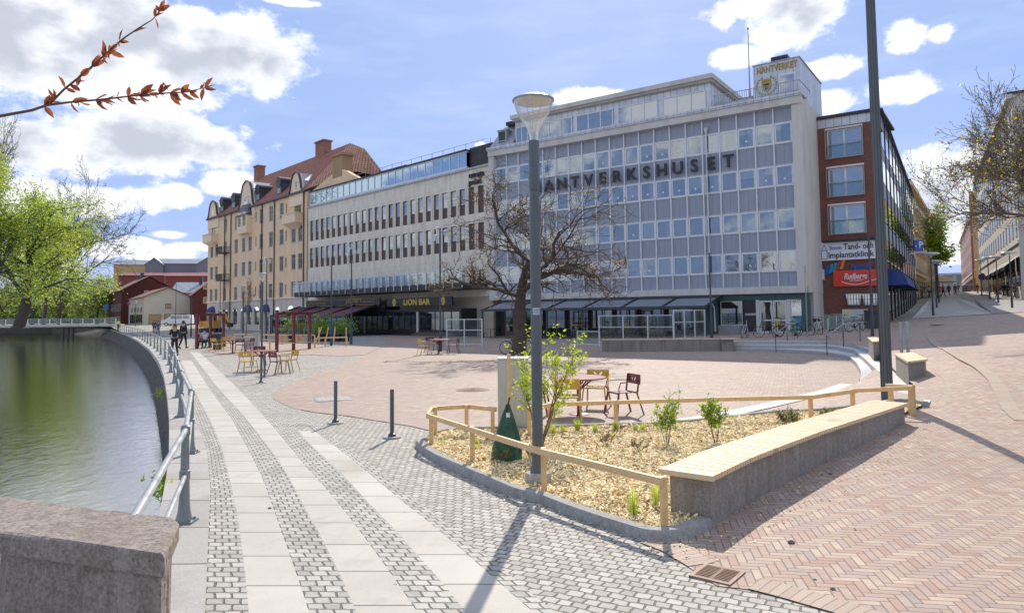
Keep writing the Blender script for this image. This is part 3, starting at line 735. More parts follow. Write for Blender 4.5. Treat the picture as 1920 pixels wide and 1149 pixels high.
BK2 = [Vector(G(x, y).xy) for x, y in ((1305, 794), (1364, 789), (1418, 784), (1465, 781), (1520, 784))]
BK3 = [Vector(G(1600, 772, .1).xy), Vector(G(1670, 762, .18).xy), Vector(G(1716, 757, .26).xy), Vector(G(1742, 763, .26).xy)]
kerb_line = list(reversed(BK3)) + list(reversed(BK2)) + BACK + KERB
kb = kerbband('kerb', kerb_line, .13, -.08, .10, M_kerb, 1, hf=lambda x, y: H(x, y)*1.0)
bed = empty('planting_bed', G(1000, 860), 0, 'triangular planting bed of pale wood chips inside a low granite kerb', 'planting bed')
kb.build('kerb', M_kerb, bed, rel=bed.location, smooth=True)
# bench
bf_px = [(1334.5, 989, 0), (1400, 948, .0), (1460, 914, .02), (1536, 872, .06), (1624, 828, .12), (1678, 801, .165), (1697, 791.5, .18)]
BF = [Vector(G(x, y, z).xy) for x, y, z in bf_px]
def resample(l, n_):
    cum = [0]
    for i in range(1, len(l)): cum.append(cum[-1]+(l[i]-l[i-1]).length)
    return [Vector((np.interp(t*cum[-1], cum, [p.x for p in l]), np.interp(t*cum[-1], cum, [p.y for p in l]))) for t in np.linspace(0, 1, n_)], cum[-1]
bfl, BL = resample(BF, 40); BT = .50
bench = empty('bench', (bfl[0].x, bfl[0].y, 0), 0, 'long granite bench topped with pale slats along the planting bed', 'bench')
bb = offpoly(bfl, .42); fr = offpoly(bfl, 0.); mb = MB(); vs = []; fs = []
for i, (a, b) in enumerate(zip(fr, bb)):
    j = .008*mnoise.noise(Vector((i*.7, 3, 1)))
    vs += [(a.x, a.y, -.1), (a.x+j, a.y-j, .2), (a.x, a.y, BT-.055), (b.x, b.y, BT-.055), (b.x, b.y, -.1)]
n = len(fr)
for i in range(n-1):
    o = 5*i
    for k in range(4): fs.append((o+k, o+k+1, o+k+6, o+k+5)[::-1])
fs += [(0, 1, 2, 3, 4), (5*n-1, 5*n-2, 5*n-3, 5*n-4, 5*n-5)]
mb.add(vs, fs).build('base', M_granD, bench, rel=bench.location)
mb = MB(); nsl = 96; sl, _ = resample(BF, nsl+1)
so_ = offpoly(sl, -.06); si_ = offpoly(sl, .50)
for k in range(nsl):
    a0 = so_[k].lerp(so_[k+1], .06); a1 = so_[k].lerp(so_[k+1], .84); b0 = si_[k].lerp(si_[k+1], .06); b1 = si_[k].lerp(si_[k+1], .84)
    dz = random.uniform(-.0015, .0015)
    mb.prism([a0, b0, b1, a1][::-1], BT-.042, BT+.008+dz)
e0 = (so_[0]-so_[1]).normalized()
mb.prism([so_[0]+e0*.09, so_[0]+e0*.012, si_[0]+e0*.012, si_[0]+e0*.09], BT-.042, BT+.009)
mb.build('seat', M_slat, bench, rel=bench.location)
mb = MB()
for of in (.05, .36):
    l = offpoly(sl, of); mb.tube([(p.x, p.y, BT-.048) for p in l], .009, 4)
mb.build('seat_rail', M_black, bench, rel=bench.location)
# wood chips: bedding sheet with relief and loose chips on it
bedpoly = [p for p in offpoly(densify(kerb_line, .4, False), .12)] + [BF[0]+Vector((-.1, .2))]
bedpoly = offpoly(kerb_line, .125) + [Vector(p) for p in offpoly(bfl, .3)][::6]
bedpoly_t = [(p.x, p.y) for p in bedpoly]
def mulch_z(x, y): return H(x, y)*.9 + .065 + .05*mnoise.noise(Vector((x*.9, y*.9, 4))) + .02*mnoise.noise(Vector((x*5, y*5, 2)))
cm_, t_ = newmat('wood_chip_bed'); pos_ = t_.n('ShaderNodeNewGeometry').outputs['Position']
vo_ = t_.n('ShaderNodeTexVoronoi', {'Vector': t_.n('ShaderNodeVectorMath', {0: pos_, 1: (1, 2.2, 1)}, operation='MULTIPLY').outputs[0], 'Scale': 26})
nn_ = t_.n('ShaderNodeSeparateXYZ', {0: vo_.outputs['Color']}).outputs[0]; n_ = t_.noise(pos_, 1.2, 4).outputs[0]
c_ = t_.ramp(nn_, [(0, (.45, .29, .13)), (.4, (.70, .51, .28)), (1, (.86, .68, .42))]); c_ = t_.mix(t_.mr(n_, .45, .7, 0, .35), c_, (.38, .24, .12))
finish(t_, c_, .85, 0, nn_, .8, .03)
xs_ = [p[0] for p in bedpoly_t]; ys_ = [p[1] for p in bedpoly_t]
bg_ = [(x+.003*y, y) for x in np.arange(min(xs_), max(xs_), .12) for y in np.arange(min(ys_), max(ys_), .12)]
sheet('wood_chip_bed', bedpoly_t, cm_, 0., bg_, (), mulch_z, 'stuff')
chipm = [plain('wood_chip_a', (.88, .65, .34), .8, 0, .3, 20), plain('wood_chip_b', (.95, .80, .50), .8, 0, .2, 20), plain('wood_chip_c', (.70, .46, .21), .85, 0, .3, 20)]
mb = MB(); rc = random.Random(3); cnt = 0; vs = []; fs = []; mi = []
while cnt < 40000:
    y = min(ys_)+(max(ys_)-min(ys_))*rc.random()**1.35; x = rc.uniform(min(xs_), max(xs_))
    if not inpoly((x, y), bedpoly_t): continue
    big_ = rc.random()**4; L = .010+.020*rc.random()+.03*big_; W = rc.uniform(.004, .009)+.008*big_; a = rc.uniform(0, 6.283); tl = rc.uniform(-.6, .6); tw = rc.uniform(-.7, .7)
    u = Vector((math.cos(a)*math.cos(tl), math.sin(a)*math.cos(tl), math.sin(tl))); v = Vector((-math.sin(a)*math.cos(tw), math.cos(a)*math.cos(tw), math.sin(tw)))
    c = Vector((x, y, mulch_z(x, y)+.006+rc.random()*.012)); o = len(vs)
    vs += [tuple(c-u*L-v*W*.6), tuple(c+u*L-v*W), tuple(c+u*L*.8+v*W), tuple(c-u*L+v*W)]; fs.append((o, o+1, o+2, o+3)); mi.append(rc.choice((0, 1, 1, 0, 2))); cnt += 1
mb.v = vs; mb.f = fs; mb.mi = mi; mb.uv = [None]*len(fs)
tag(mb.build('wood_chips', chipm), kind='stuff')

# timber fences round the bed
def tfence(posts, rail, label, rh=.045):
    root = empty('timber_fence', posts[0], 0, label, 'fence', 'knee-high pine fences round the planting bed')
    for p, zt in posts_z(posts):
        mb = MB(); mb.box(p.x-.0325, p.x+.0325, p.y-.0325, p.y+.0325, p.z-.15, zt); mb.build('post', M_pine, root, rel=root.location, bevel=.004)
    for i in range(len(rail)-1):
        a, b = Vector(rail[i]), Vector(rail[i+1]); d = (b-a).normalized()
        mb = MB(); mb.bar(a+d*.001, b-d*.001, .045, .072); mb.build('rail', M_pine, root, rel=root.location, bevel=.004)
    return root
def posts_z(ps): return [(Vector(p[:3]) if not isinstance(p, Vector) else p, (p[3] if not isinstance(p, Vector) and len(p) > 3 else p.z+.46)) for p in ps]
def PB(px, py): v = GH(px, py); return v
def fen(px_list, label, off=0.):
    ps = [G(x, y, .06) if z is None else G(x, y, z) for x, y, z in px_list]
    root = empty('timber_fence', ps[0], 0, label, 'fence', 'knee-high pine fences round the planting bed')
    for p in ps:
        mb = MB(); mb.box(p.x-.032, p.x+.032, p.y-.032, p.y+.032, p.z-.15, p.z+.475); mb.build('post', M_pine, root, rel=root.location, bevel=.004)
    for i in range(len(ps)-1):
        a, b = ps[i].copy(), ps[i+1].copy(); d = (b-a); d.z = 0; d.normalize(); nrm = Vector((d.y, -d.x, 0))
        zz = .44
        a2 = a+Vector((0, 0, zz))-d*.032+nrm*.055*1; b2 = b+Vector((0, 0, zz))+d*.032+nrm*.055
        mb = MB(); mb.bar(a2, b2, .044, .07); mb.build('rail', M_pine, root, rel=root.location, bevel=.004)
    return root
fen([(924, 819, None), (875, 812, None), (816, 817, None), (809, 833, None), (886, 864, None), (1020, 918, None), (1246, 990, None)], 'pine rail fence hooked round the cobbled corner of the planting bed, past the lamp post')
fen([(1521, 791, .1), (1331, 795, None), (1155, 801, None), (1031, 806, None), (993, 817, None)][::-1] + [(1600, 778, .16), (1709, 774, .25)], 'longer pine rail fence between the planting bed and the brick square')
fen([(1671, 768, .22), (1713, 772, .26)], 'short pine rail fence section at the far end of the slatted bench')

# lamp posts with glass cones
m_, t_ = newmat('lamp_glass'); fr_ = t_.n('ShaderNodeLayerWeight', {'Blend': .35}).outputs['Facing']
mxs = t_.n('ShaderNodeMixShader', {0: t_.mr(fr_, 0, 1, .22, .9), 1: t_.n('ShaderNodeBsdfTransparent', {0: (.93, .94, .95, 1)}).outputs[0], 2: t_.n('ShaderNodeMixShader', {0: .45, 1: t_.n('ShaderNodeBsdfGlossy', {0: (.85, .87, .9, 1), 'Roughness': .12}).outputs[0], 2: t_.n('ShaderNodeBsdfTranslucent', {0: (.75, .76, .78, 1)}).outputs[0]}).outputs[0]})
t_.nt.links.new(mxs.outputs[0], t_.n('ShaderNodeOutputMaterial').inputs[0]); M_lglass = m_
M_lampcap = plain('lamp_reflector', (.62, .56, .46), .5, .1, .12, 8)
def lamp_post(loc, label, h=4.13, group=None, base_cap=True, detail=True):
    root = empty('street_lamp', loc, 0, label, 'street lamp', group or 'street lamps with glass cone heads')
    mb = MB(); mb.lathe([(.155, -.1), (.155, .075), (.145, .095), (.09, .10)], n=24 if detail else 12); mb.build('footing', M_conc, root, smooth=True)
    n = 24 if detail else 8
    mb = MB(); mb.lathe([(.095, .09), (.09, .14), (.068, .18), (.066, .2), (.0655, h-.72), (.058, h-.715), (.058, h-.62), (.068, h-.615), (.068, h-.02), (.06, h)], n=n); mb.build('pole', M_pole, root, smooth=True)
    mb = MB(); mb.lathe([(.048, h), (.052, h+.06), (.075, h+.14), (.155, h+.27), (.205, h+.36), (.235, h+.45), (.245, h+.50)], n=32 if detail else 10, cap=False); mb.build('glass_cone', M_lglass, root, smooth=True)
    mb = MB(); mb.lathe([(.247, h+.495), (.262, h+.50), (.262, h+.515), (.20, h+.545), (.05, h+.57), (.001, h+.57)], n=32 if detail else 10, cap=False)
    mb.lathe([(.245, h+.497), (.001, h+.51)], n=32 if detail else 10, cap=False, m=1); mb.build('cap', [M_galv, M_lampcap], root, smooth=True)
    mb = MB()
    for k in range(3):
        a = k*2.09+.4; mb.tube([(.02*math.cos(a), .02*math.sin(a), h), (.045*math.cos(a), .045*math.sin(a), h+.25), (.12*math.cos(a), .12*math.sin(a), h+.5)], .004 if detail else .007, 5)
    mb.lathe([(.03, h), (.03, h+.10), (.022, h+.12), (.001, h+.12)], n=10); mb.build('lamp_core', M_alu, root)
    return root
lp = lamp_post(G(1009, 900, .06), 'grey street lamp with a glass cone head rising from the planting bed')
# sticker on the near lamp post
p_ = D(1009, 574, lp.location.y-.07); mb = MB(); bl, wh, ye = plain('sticker_blue', (.05, .16, .45)), plain('sticker_white', (.7, .72, .75)), plain('sticker_yellow', (.7, .5, .1))
R = .0695; 
def cyl_patch(mb, r, a0, a1, z0, z1, m, n=6):
    vs = []; 
    for i in range(n+1):
        a = a0+(a1-a0)*i/n; vs += [(r*math.sin(a), -r*math.cos(a), z0), (r*math.sin(a), -r*math.cos(a), z1)]
    mb.add(vs, [(2*i, 2*i+2, 2*i+3, 2*i+1) for i in range(n)], m)
z_ = p_.z-.06; cell = .0125
for i in range(10):
    for j in range(7):
        if 2 <= j <= 4 and 2 <= i <= 7: continue
        cyl_patch(mb, R, -.62+i*.124, -.62+(i+1)*.124, z_-.045+j*cell, z_-.045+(j+1)*cell, (i+j) % 2, 1)
cyl_patch(mb, R, -.62+2*.124, -.62+8*.124, z_-.045+2*cell, z_-.045+5*cell, 0)
cyl_patch(mb, R+.0008, -.25, -.02, z_-.016, z_+.012, 2, 3); cyl_patch(mb, R+.0008, .08, .25, z_-.016, z_+.012, 2, 3)
mb.build('sticker', [bl, wh, ye], lp, loc=(0, 0, -lp.location.z))
# tall pole behind the bench
tp = GH(1664, 752); tp.z = .2
root = empty('tall_light_mast', tp, 0, 'very tall ribbed grey mast rising out of frame behind the far bench end', 'light mast')
mb = MB(); mb.lathe([(.105, -.1), (.10, .5), (.09, 5), (.072, 12), (.0715, 12.02)], n=28)
mb.build('pole', M_pole, root, smooth=True)
mb = MB()
for k in range(10):
    a = k*.628; mb.tube([(.104*math.cos(a), .104*math.sin(a), 0), (.089*math.cos(a), .089*math.sin(a), 5), (.0725*math.cos(a), .0725*math.sin(a), 11.9)], .008, 4)
mb.build('rib', M_poleD, root); mb = MB(); mb.lathe([(.16, -.1), (.16, .03), (.15, .045), (.11, .05)], n=24); mb.build('footing', M_galv, root, smooth=True)

# river railing
rail_posts = [G(345, 981), G(357, 851), G(339, 783), G(333, 746), G(327, 719), G(320, 699)]
Y = rail_posts[-1].y
for k in range(22):
    Y += 4.1
    if Y > 122: break
    rail_posts.append(Vector((qx(Y)+.33, Y, 0)))
p0 = Vector((-2.15, 3.98, 0))
rl = empty('river_railing', rail_posts[0], 0, 'grey steel railing with two round rails curving along the river quay', 'railing')
M_rail = plain('railing_paint', (.23, .255, .26), .36, .35, .12, 4)
M_railtop = plain('railing_top_paint', (.42, .44, .44), .36, .35, .12, 4)
for i, p in enumerate(rail_posts):
    p = p+Vector((0, 0, .012)); near = i < 3; n = 16 if near else 6
    mb = MB(); mb.lathe([(.085, .02), (.062, .10), (.052, .2), (.045, .42), (.052, .43), (.052, .51), (.042, .52), (.037, .86), (.046, .865), (.046, .95), (.03, .965)], p, n)
    mb.box(p.x-.11, p.x+.11, p.y-.085, p.y+.085, p.z, p.z+.022)
    if near:
        for sx_ in (-.08, .08):
            for sy_ in (-.055, .055): mb.lathe([(.012, .02), (.012, .042)], p+Vector((sx_, sy_, 0)), 6)
    mb.build('post', M_rail, rl, rel=rl.location, smooth=True)
allp = [p0]+rail_posts
for z, nm, r in ((.925, 'top_rail', .028), (.47, 'lower_rail', .023)):
    mb = MB(); mb.tube([(p.x, p.y, z+.0) for p in allp], r, 10, 0); mb.build(nm, M_railtop, rl, rel=rl.location, smooth=True)

# near stone parapet (bridge end)
M_parap = granite('parapet_granite', (.25, .21, .18), 48, .9, .45, 1.4, .35)
pz = .95
cp_ = [G(-260, 936, pz), G(0, 929, pz), G(170, 949, pz), G(327, 969, pz), G(336, 975, pz), G(330, 990, pz), G(309, 1039, pz), G(150, 1018, pz), G(0, 998.7, pz), G(-260, 985, pz)]
pr = empty('stone_parapet', (cp_[5].x, cp_[5].y, 0), 0, 'rough brown granite parapet with thick capstone at the near river corner', 'parapet')
def rough_prism(name, poly, z0, z1, parent, mat, ins=0., jit=.006, nz=3, step=.03):
    c = sum((Vector((p.x, p.y)) for p in poly), Vector((0, 0)))/len(poly)
    pts = densify([Vector((p.x, p.y)) for p in poly], step)
    mb = MB(); vs = []; n = len(pts)
    prof = [(0, z0), (0, z0+(z1-z0)*.5)]+[(0, z0+(z1-z0)*.82), (.012, z1-.006), (.03, z1)] if nz == 3 else [(0, z0+(z1-z0)*k/nz) for k in range(nz+1)]
    for ins_, z in prof:
        for p in pts:
            d = (p-c).normalized(); j = jit*(mnoise.noise(Vector((p.x*14, p.y*14, z*14)))+.6*mnoise.noise(Vector((p.x*45, p.y*45, z*45))))
            q = p-d*(ins+ins_)+d*j; vs.append((q.x, q.y, z+(jit*.5*mnoise.noise(Vector((p.x*20, p.y*20, z))) if z > z0 else 0)))
    fs = []
    for k in range(len(prof)-1):
        for i in range(n): fs.append((k*n+i, k*n+(i+1) % n, (k+1)*n+(i+1) % n, (k+1)*n+i)[::-1])
    fs.append(tuple(range((len(prof)-1)*n, len(prof)*n))[::-1]); mb.add(vs, fs)
    return mb.build(name, mat, parent, rel=parent.location)
rough_prism('capstone', cp_, pz-.105, pz, pr, M_parap)
rough_prism('wall', [cp_[i] for i in (1, 3, 4, 5, 6, 8)], -1.4, pz-.105, pr, M_parap, .035, .02, 8)
# ---------------------------------------------------------------- buildings
class Fac:
    def __init__(s, A, B):
        s.A = Vector(A[:2]); s.B = Vector(B[:2]); s.L = (s.B-s.A).length; s.u = (s.B-s.A)/s.L; s.n = Vector((s.u.y, -s.u.x)); s.rz = math.atan2(s.u.y, s.u.x)
    def hit(s, x, y, out=0.):
        d = ray(x, y); n = s.n; A = s.A+n*out; t = (n.x*A.x+n.y*A.y)/(n.x*d[0]+n.y*d[1]); p = Vector((d[0]*t, d[1]*t))
        return (p-s.A).dot(s.u), d[2]*t+CAMZ
    def S(s, x, y=500, out=0.): return s.hit(x, y, out)[0]
    def root(s, name, label, cat, group=None): return empty(name, (s.A.x, s.A.y, 0), s.rz, label, cat, group)
    def W(s, x, y, z=0): return Vector((s.A.x+s.u.x*x-s.n.x*y, s.A.y+s.u.y*x-s.n.y*y, z))
def gmesh(name, boxes, mats, parent=None, loc=None, **k):
    mb = MB()
    for b in boxes: mb.box(*b[:6], m=b[6] if len(b) > 6 else 0)
    return mb.build(name, mats, parent, loc=loc, **k)
_wcache = {}
def inst(key, maker, name, parent, loc):
    if key not in _wcache: _wcache[key] = maker()
    o = bpy.data.objects.new(name, _wcache[key]); COL.objects.link(o); o.parent = parent; o.location = loc
    if name == 'pane': o.rotation_euler = (_wr.uniform(-.012, .012), 0, _wr.uniform(-.014, .014))   # no two panes sit quite true
    return o
_wr = random.Random(44)
def boxmesh(name, boxes, mats, uvn=None):
    mb = MB()
    for b in boxes: mb.box(*b[:6], m=b[6] if len(b) > 6 else 0)
    o = mb.build(name, mats); me = o.data; bpy.data.objects.remove(o); return me
def wallgrid(name, x0, x1, z0, z1, holes, mat, parent, y0=0., y1=.3, reveal=True):
    """wall with real window openings: holes = [(xa, xb, za, zb)]"""
    xs = sorted({x0, x1, *[round(h[i], 4) for h in holes for i in (0, 1)]}); zs = sorted({z0, z1, *[round(h[i], 4) for h in holes for i in (2, 3)]})
    hs = [tuple(round(v, 4) for v in h) for h in holes]; mb = MB(); filled = {}
    zi = {z: i for i, z in enumerate(zs)}; xi = {x: i for i, x in enumerate(xs)}; void = set()
    for h in hs:
        for i in range(xi[h[0]], xi[h[1]]):
            for j in range(zi[h[2]], zi[h[3]]): void.add((i, j))
    for j in range(len(zs)-1):
        i = 0
        while i < len(xs)-1:
            if (i, j) in void: i += 1; continue
            k = i
            while k+1 < len(xs)-1 and (k+1, j) not in void: k += 1
            mb.add([(xs[i], y0, zs[j]), (xs[k+1], y0, zs[j]), (xs[k+1], y0, zs[j+1]), (xs[i], y0, zs[j+1])], [(0, 1, 2, 3)]); i = k+1
    for h in hs:
        a, b, c, d = h
        mb.add([(a, y0, c), (b, y0, c), (b, y0, d), (a, y0, d), (a, y1, c), (b, y1, c), (b, y1, d), (a, y1, d)], [(0, 4, 5, 1), (1, 5, 6, 2), (2, 6, 7, 3), (3, 7, 4, 0)])
    mb.add([(x0, y0, z0), (x0, y1, z0), (x0, y1, z1), (x0, y0, z1)], [(0, 3, 2, 1)]); mb.add([(x1, y0, z0), (x1, y1, z0), (x1, y1, z1), (x1, y0, z1)], [(0, 1, 2, 3)])
    mb.add([(x0, y0, z1), (x1, y0, z1), (x1, y1, z1), (x0, y1, z1)], [(0, 1, 2, 3)])
    return mb.build(name, mat, parent)
G_sky = glass_pane('window_glass', (.035, .042, .05), .30)
G_clear = glass_pane('window_glass_clear', (.05, .055, .06), .17, clear=.85, rnd=.3)
G_dark = glass_pane('dark_shop_glass', (.012, .014, .015), .16, (.8, .85, .85), rnd=.8)
G_clearp = glass_pane('clear_screen_glass', (.2, .22, .22), .02, clear=.97, fw=.22)
G_blue = glass_pane('blue_glass', (.06, .12, .2), .42, (.72, .86, 1.))
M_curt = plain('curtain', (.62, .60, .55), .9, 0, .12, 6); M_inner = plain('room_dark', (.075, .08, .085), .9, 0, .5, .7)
M_white = plain('white_frame', (.70, .70, .70), .45, 0, .06, 4); M_lampw = plain('white_lamp_shade', (.8, .78, .72), .6)

# ---- grey office block ----
LA = D(930.5, 400, 63); RB = D(1492.5, 400, 48)
HF = Fac(LA, RB); BAY = HF.L/20
M_panel = plaster('grey_panel', (.32, .35, .41), (.24, .265, .31), 2.5, .35, .6); M_fconc = plaster('facade_concrete', (.64, .61, .56), (.32, .30, .27), 1.2, .5, .85)
M_mull = plain('white_mullion', (.66, .68, .70), .4, .2, .1, 4); M_zinc = seam_metal('zinc_sheet', (.55, .56, .58), .55, .38, .55); M_zincd = seam_metal('weathered_zinc', (.40, .42, .44), .5, .45, .5)
M_darkm = seam_metal('dark_sheet_metal', (.055, .05, .05), .5, .5, .4); M_teal = plaster('teal_board', (.045, .10, .10), (.03, .06, .06), 3, .4, .5)
M_grmc = granite('grey_plinth', (.30, .31, .31), 30, .8, .2, .2, .2)
hb = HF.root('office_building', 'grey panelled office block with white mullions and big dark letters across it', 'building')
ROWS = [(13.85, 15.35), (10.82, 12.33), (7.70, 9.22), (4.80, 6.22)]
ZT, ZB = 16.45, 3.74
gmesh('wall', [(-.55, HF.L+.6, .06, 9, 3.36, ZT+.02), (-.55, HF.L+.6, 1.6, 9, -.5, 3.36)], M_fconc, hb)
gmesh('end_pier', [(-.62, -.02, -.32, .06, 3.30, 17.0)], M_fconc, hb); gmesh('end_pier', [(HF.L+.02, HF.L+.62, -.32, 8.5, 3.30, 17.0)], M_fconc, hb)
gmesh('band', [(-.62, HF.L+.62, -.36, .06, 3.28, 3.74)], M_fconc, hb); gmesh('roof_band', [(-.62, HF.L+.64, -.42, .3, ZT, 17.08)], M_fconc, hb)
gmesh('parapet_flashing', [(-.7, HF.L+.75, -.55, 1.2, 17.085, 17.26), (-.7, HF.L+.75, -.5, -.43, 16.98, 17.085)], M_zinc, hb)
rp = random.Random(5)
pz_ = [(15.35, 16.45), (12.33, 13.85), (9.22, 10.82), (6.22, 7.70), (3.74, 4.80)]
for a, b in pz_:
    mb = MB()
    for i in range(20):
        x = i*BAY; mb.box(x+.05, x+BAY/2-.006, -.0, .055, a+.03, b-.02); mb.box(x+BAY/2+.006, x+BAY-.05, 0, .055, a+.03, b-.02)
    mb.build('panel_row', M_panel, hb)
mb = MB()
for i in range(21):
    mb.box(i*BAY-.045, i*BAY+.045, -.15, .05, ZB, ZT-.02)
mb.build('mullion', M_mull, hb)
mb = MB()
for a, b in pz_: mb.box(0.05, HF.L-.05, -.04, .05, b-.02, b+.03); mb.box(.05, HF.L-.05, -.03, .05, a-.0, a+.03)
mb.build('sill_rail', M_mull, hb)
W0, HH = BAY-.1, 1.46
def wf():
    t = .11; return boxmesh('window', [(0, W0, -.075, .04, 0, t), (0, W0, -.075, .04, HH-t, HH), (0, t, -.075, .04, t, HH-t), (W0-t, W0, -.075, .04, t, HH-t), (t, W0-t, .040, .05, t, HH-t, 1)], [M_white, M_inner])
def wp(): return boxmesh('pane', [(.11, W0-.11, -.04, -.03, .11, HH-.11)], [G_clear])
def wc(k):
    def f():
        mb = MB(); a, b = {0: (.11, .42), 1: (.72, W0-.11), 2: (.11, W0-.11)}[k]; n = 14; vs = []
        for i in range(n+1):
            x = a+(b-a)*i/n; y = .018+.010*math.sin(i*2.6); vs += [(x, y, .11), (x, y, HH-.11)]
        mb.add(vs, [(2*i, 2*i+2, 2*i+3, 2*i+1) for i in range(n)]); o = mb.build('curtain', M_curt); me = o.data; bpy.data.objects.remove(o); return me
    return f
def wl():
    mb = MB(); mb.lathe([(.11, .42), (.06, .58), (.05, .58)], (W0*.5, .0, 0), 8); mb.tube([(W0*.5, .0, .12), (W0*.5, .0, .42)], .02, 5); o = mb.build('window_lamp', M_lampw); me = o.data; bpy.data.objects.remove(o); return me
for r, (a, b) in enumerate(ROWS):
    for i in range(20):
        wo = inst('hw', wf, 'window', hb, (i*BAY+.05, 0, a+.02)); inst('hp', wp, 'pane', wo, (0, 0, 0))
        q = rp.random()
        if q < .62: inst('hc%d' % (int(q*10) % 3), wc(int(q*10) % 3), 'curtain', wo, (0, 0, 0))
        if rp.random() < .22: bh_ = rp.choice((.3, .55, .8)); inst('hb%.2f' % bh_, lambda: boxmesh('blind', [(.11, W0-.11, .0, .008, HH-.11-bh_, HH-.11)], [M_curt]), 'blind', wo, (0, 0, 0))
        if rp.random() < .35: inst('hl', wl, 'window_lamp', wo, (0, 0, 0))
# big letters, one bay each
M_let = plain('dark_letter', (.028, .030, .036), .5, 0, .1, 3)
for k, ch in enumerate('HANTVERKSHUSET'):
    o = text_mesh(ch, 1.32, .07, M_let, 'letter', hb, ((3+k+.5)*BAY+.02, -.26, 12.33+.30), bold=.028, align='CENTER')
# penthouse and mansard
px0, px1 = 2.15, HF.S(1331, 170)-.0
gmesh('penthouse', [(px0, px1, .12, 8, 17.0, 19.35)], M_zinc, hb)
gmesh('penthouse_eave', [(px0-.2, px1+.35, -.45, 8.4, 19.5, 19.85), (px0-.1, px1+.2, -.2, 8.2, 19.35, 19.5)], M_fconc, hb)
gx = px1-.35
for g in range(5):
    x1_ = gx-g*3*BAY; x0_ = x1_-3*BAY+.42
    if x0_ < px0: x0_ = px0+.1
    if x1_-x0_ < .6: continue
    wo = gmesh('penthouse_window', [(x0_, x1_, .03, .115, 17.3, 17.38), (x0_, x1_, .03, .115, 18.72, 18.8)]+[(x0_+(x1_-x0_)*q/3-.04+(.04 if q == 0 else 0)-(.04 if q == 3 else 0), x0_+(x1_-x0_)*q/3+.04+(.04 if q == 0 else 0)-(.04 if q == 3 else 0), .03, .115, 17.38, 18.72) for q in range(4)], M_white, hb)
    gmesh('pane', [(x0_+.05, x1_-.05, .07, .08, 17.38, 18.72)], G_sky, wo)
mb = MB(); mb.add([(-.55, -.3, 17.26), (2.1, -.3, 17.26), (2.1, 1.2, 19.4), (0.15, 1.2, 19.4), (-.55, 8, 17.26), (2.1, 8, 19.4), (.15, 8, 19.4)], [(0, 1, 2, 3), (0, 3, 6, 4), (3, 2, 5, 6), (1, 5, 2)])
mb.build('mansard', M_zincd, hb); dm = gmesh('dormer', [(.3, 1.25, -.05, .8, 17.75, 18.75), (.2, 1.35, -.12, .9, 18.75, 18.83)], M_zincd, hb); gmesh('pane', [(.4, 1.15, -.07, -.05, 17.85, 18.65)], M_inner, dm)
gmesh('vent', [(.6, 2.2, .8, 1.6, 19.41, 19.75)], M_darkm, hb)
# roof terrace, tower with the gold sign
tx0, tx1 = HF.S(1413, 170, -1.6), HF.S(1500, 160, -1.6)
gmesh('stair_tower', [(tx0, tx1, 1.6, 9, 17.0, 20.35)], M_zinc, hb); gmesh('tower_edge', [(tx0-.05, tx1+.06, 1.54, 9.1, 20.35, 20.42)], M_zincd, hb)
td = gmesh('tower_door', [(tx1-1.45, tx1-.25, 1.52, 1.6, 17.1, 19.35), ], M_white, hb); gmesh('pane', [(tx1-1.32, tx1-.38, 1.50, 1.52, 17.3, 19.2)], G_sky, td)
M_gold = plain('gold_letter', (.42, .27, .05), .6, 0, .1, 4)
fitx(text_mesh('HANTVERKET', .58, .03, M_gold, 'gold_sign', hb, (tx0+.3, 1.56, 19.68), bold=.008, spacing=1.1), tx1-tx0-.45, .5)
# crest: crowned shield in a laurel wreath
mb = MB(); cxx, czz = tx0+.95, 18.72
mb.sheetxz([(cxx+dx*.95, czz+dz*.95) for dx, dz in ((-.36, .30), (-.36, -.12), (-.2, -.4), (0, -.52), (.2, -.4), (.36, -.12), (.36, .30))][::1], 1.54, 1.57)
for k in range(5): mb.box(cxx-.33+k*.14, cxx-.25+k*.14, 1.54, 1.57, czz+.36, czz+.50)
mb.box(cxx-.34, cxx+.34, 1.54, 1.57, czz+.30, czz+.37)
for sgn in (-1, 1):
    for k in range(9):
        a = -1.4+k*.31; x = cxx+sgn*math.cos(a)*.72; z = czz+math.sin(a)*.66
        mb.add([(x-.05, 1.55, z-.09), (x+.07*sgn, 1.55, z), (x+.03, 1.55, z+.1), (x-.08*sgn, 1.55, z)], [(0, 1, 2, 3)] if sgn > 0 else [(3, 2, 1, 0)])
mb.build('crest', M_gold, hb); mb = MB(); mb.box(cxx-.2, cxx+.2, 1.535, 1.54, czz-.1, czz+.12); mb.box(cxx-.1, cxx+.1, 1.535, 1.54, czz-.3, czz-.16); mb.build('crest_inlay', M_black, hb)
mb = MB(); vx = tx0+1.6; mb.box(vx-.45, vx+.45, 3, 3.8, 20.42, 20.75); mb.prism([(vx-.6, 2.85), (vx+.6, 2.85), (vx+.6, 3.95), (vx-.6, 3.95)], 20.75, 21.2); mb.build('roof_vent', M_darkm, hb)
mb = MB()
x = px1+.4
while x < HF.L+.6: mb.bar((x, -.3, 17.26), (x, -.3, 18.1), .03); x += .16
for z in (17.4, 18.1): mb.bar((px1+.3, -.3, z), (HF.L+.6, -.3, z), .045)
mb.bar((HF.L+.6, -.3, 18.1), (HF.L+.6, 3, 18.1), .045)
mb.build('roof_railing', M_galv, hb)
gmesh('roof_house', [(px1+.7, tx0-.1, 5, 8, 17, 19.2)], M_zincd, hb)
fp = HF.W(tx0-.25, 1.5, 17.26); fo = empty('flagpole', fp, 0, 'thin bare flagpole on the roof beside the gold lettered tower', 'flagpole')
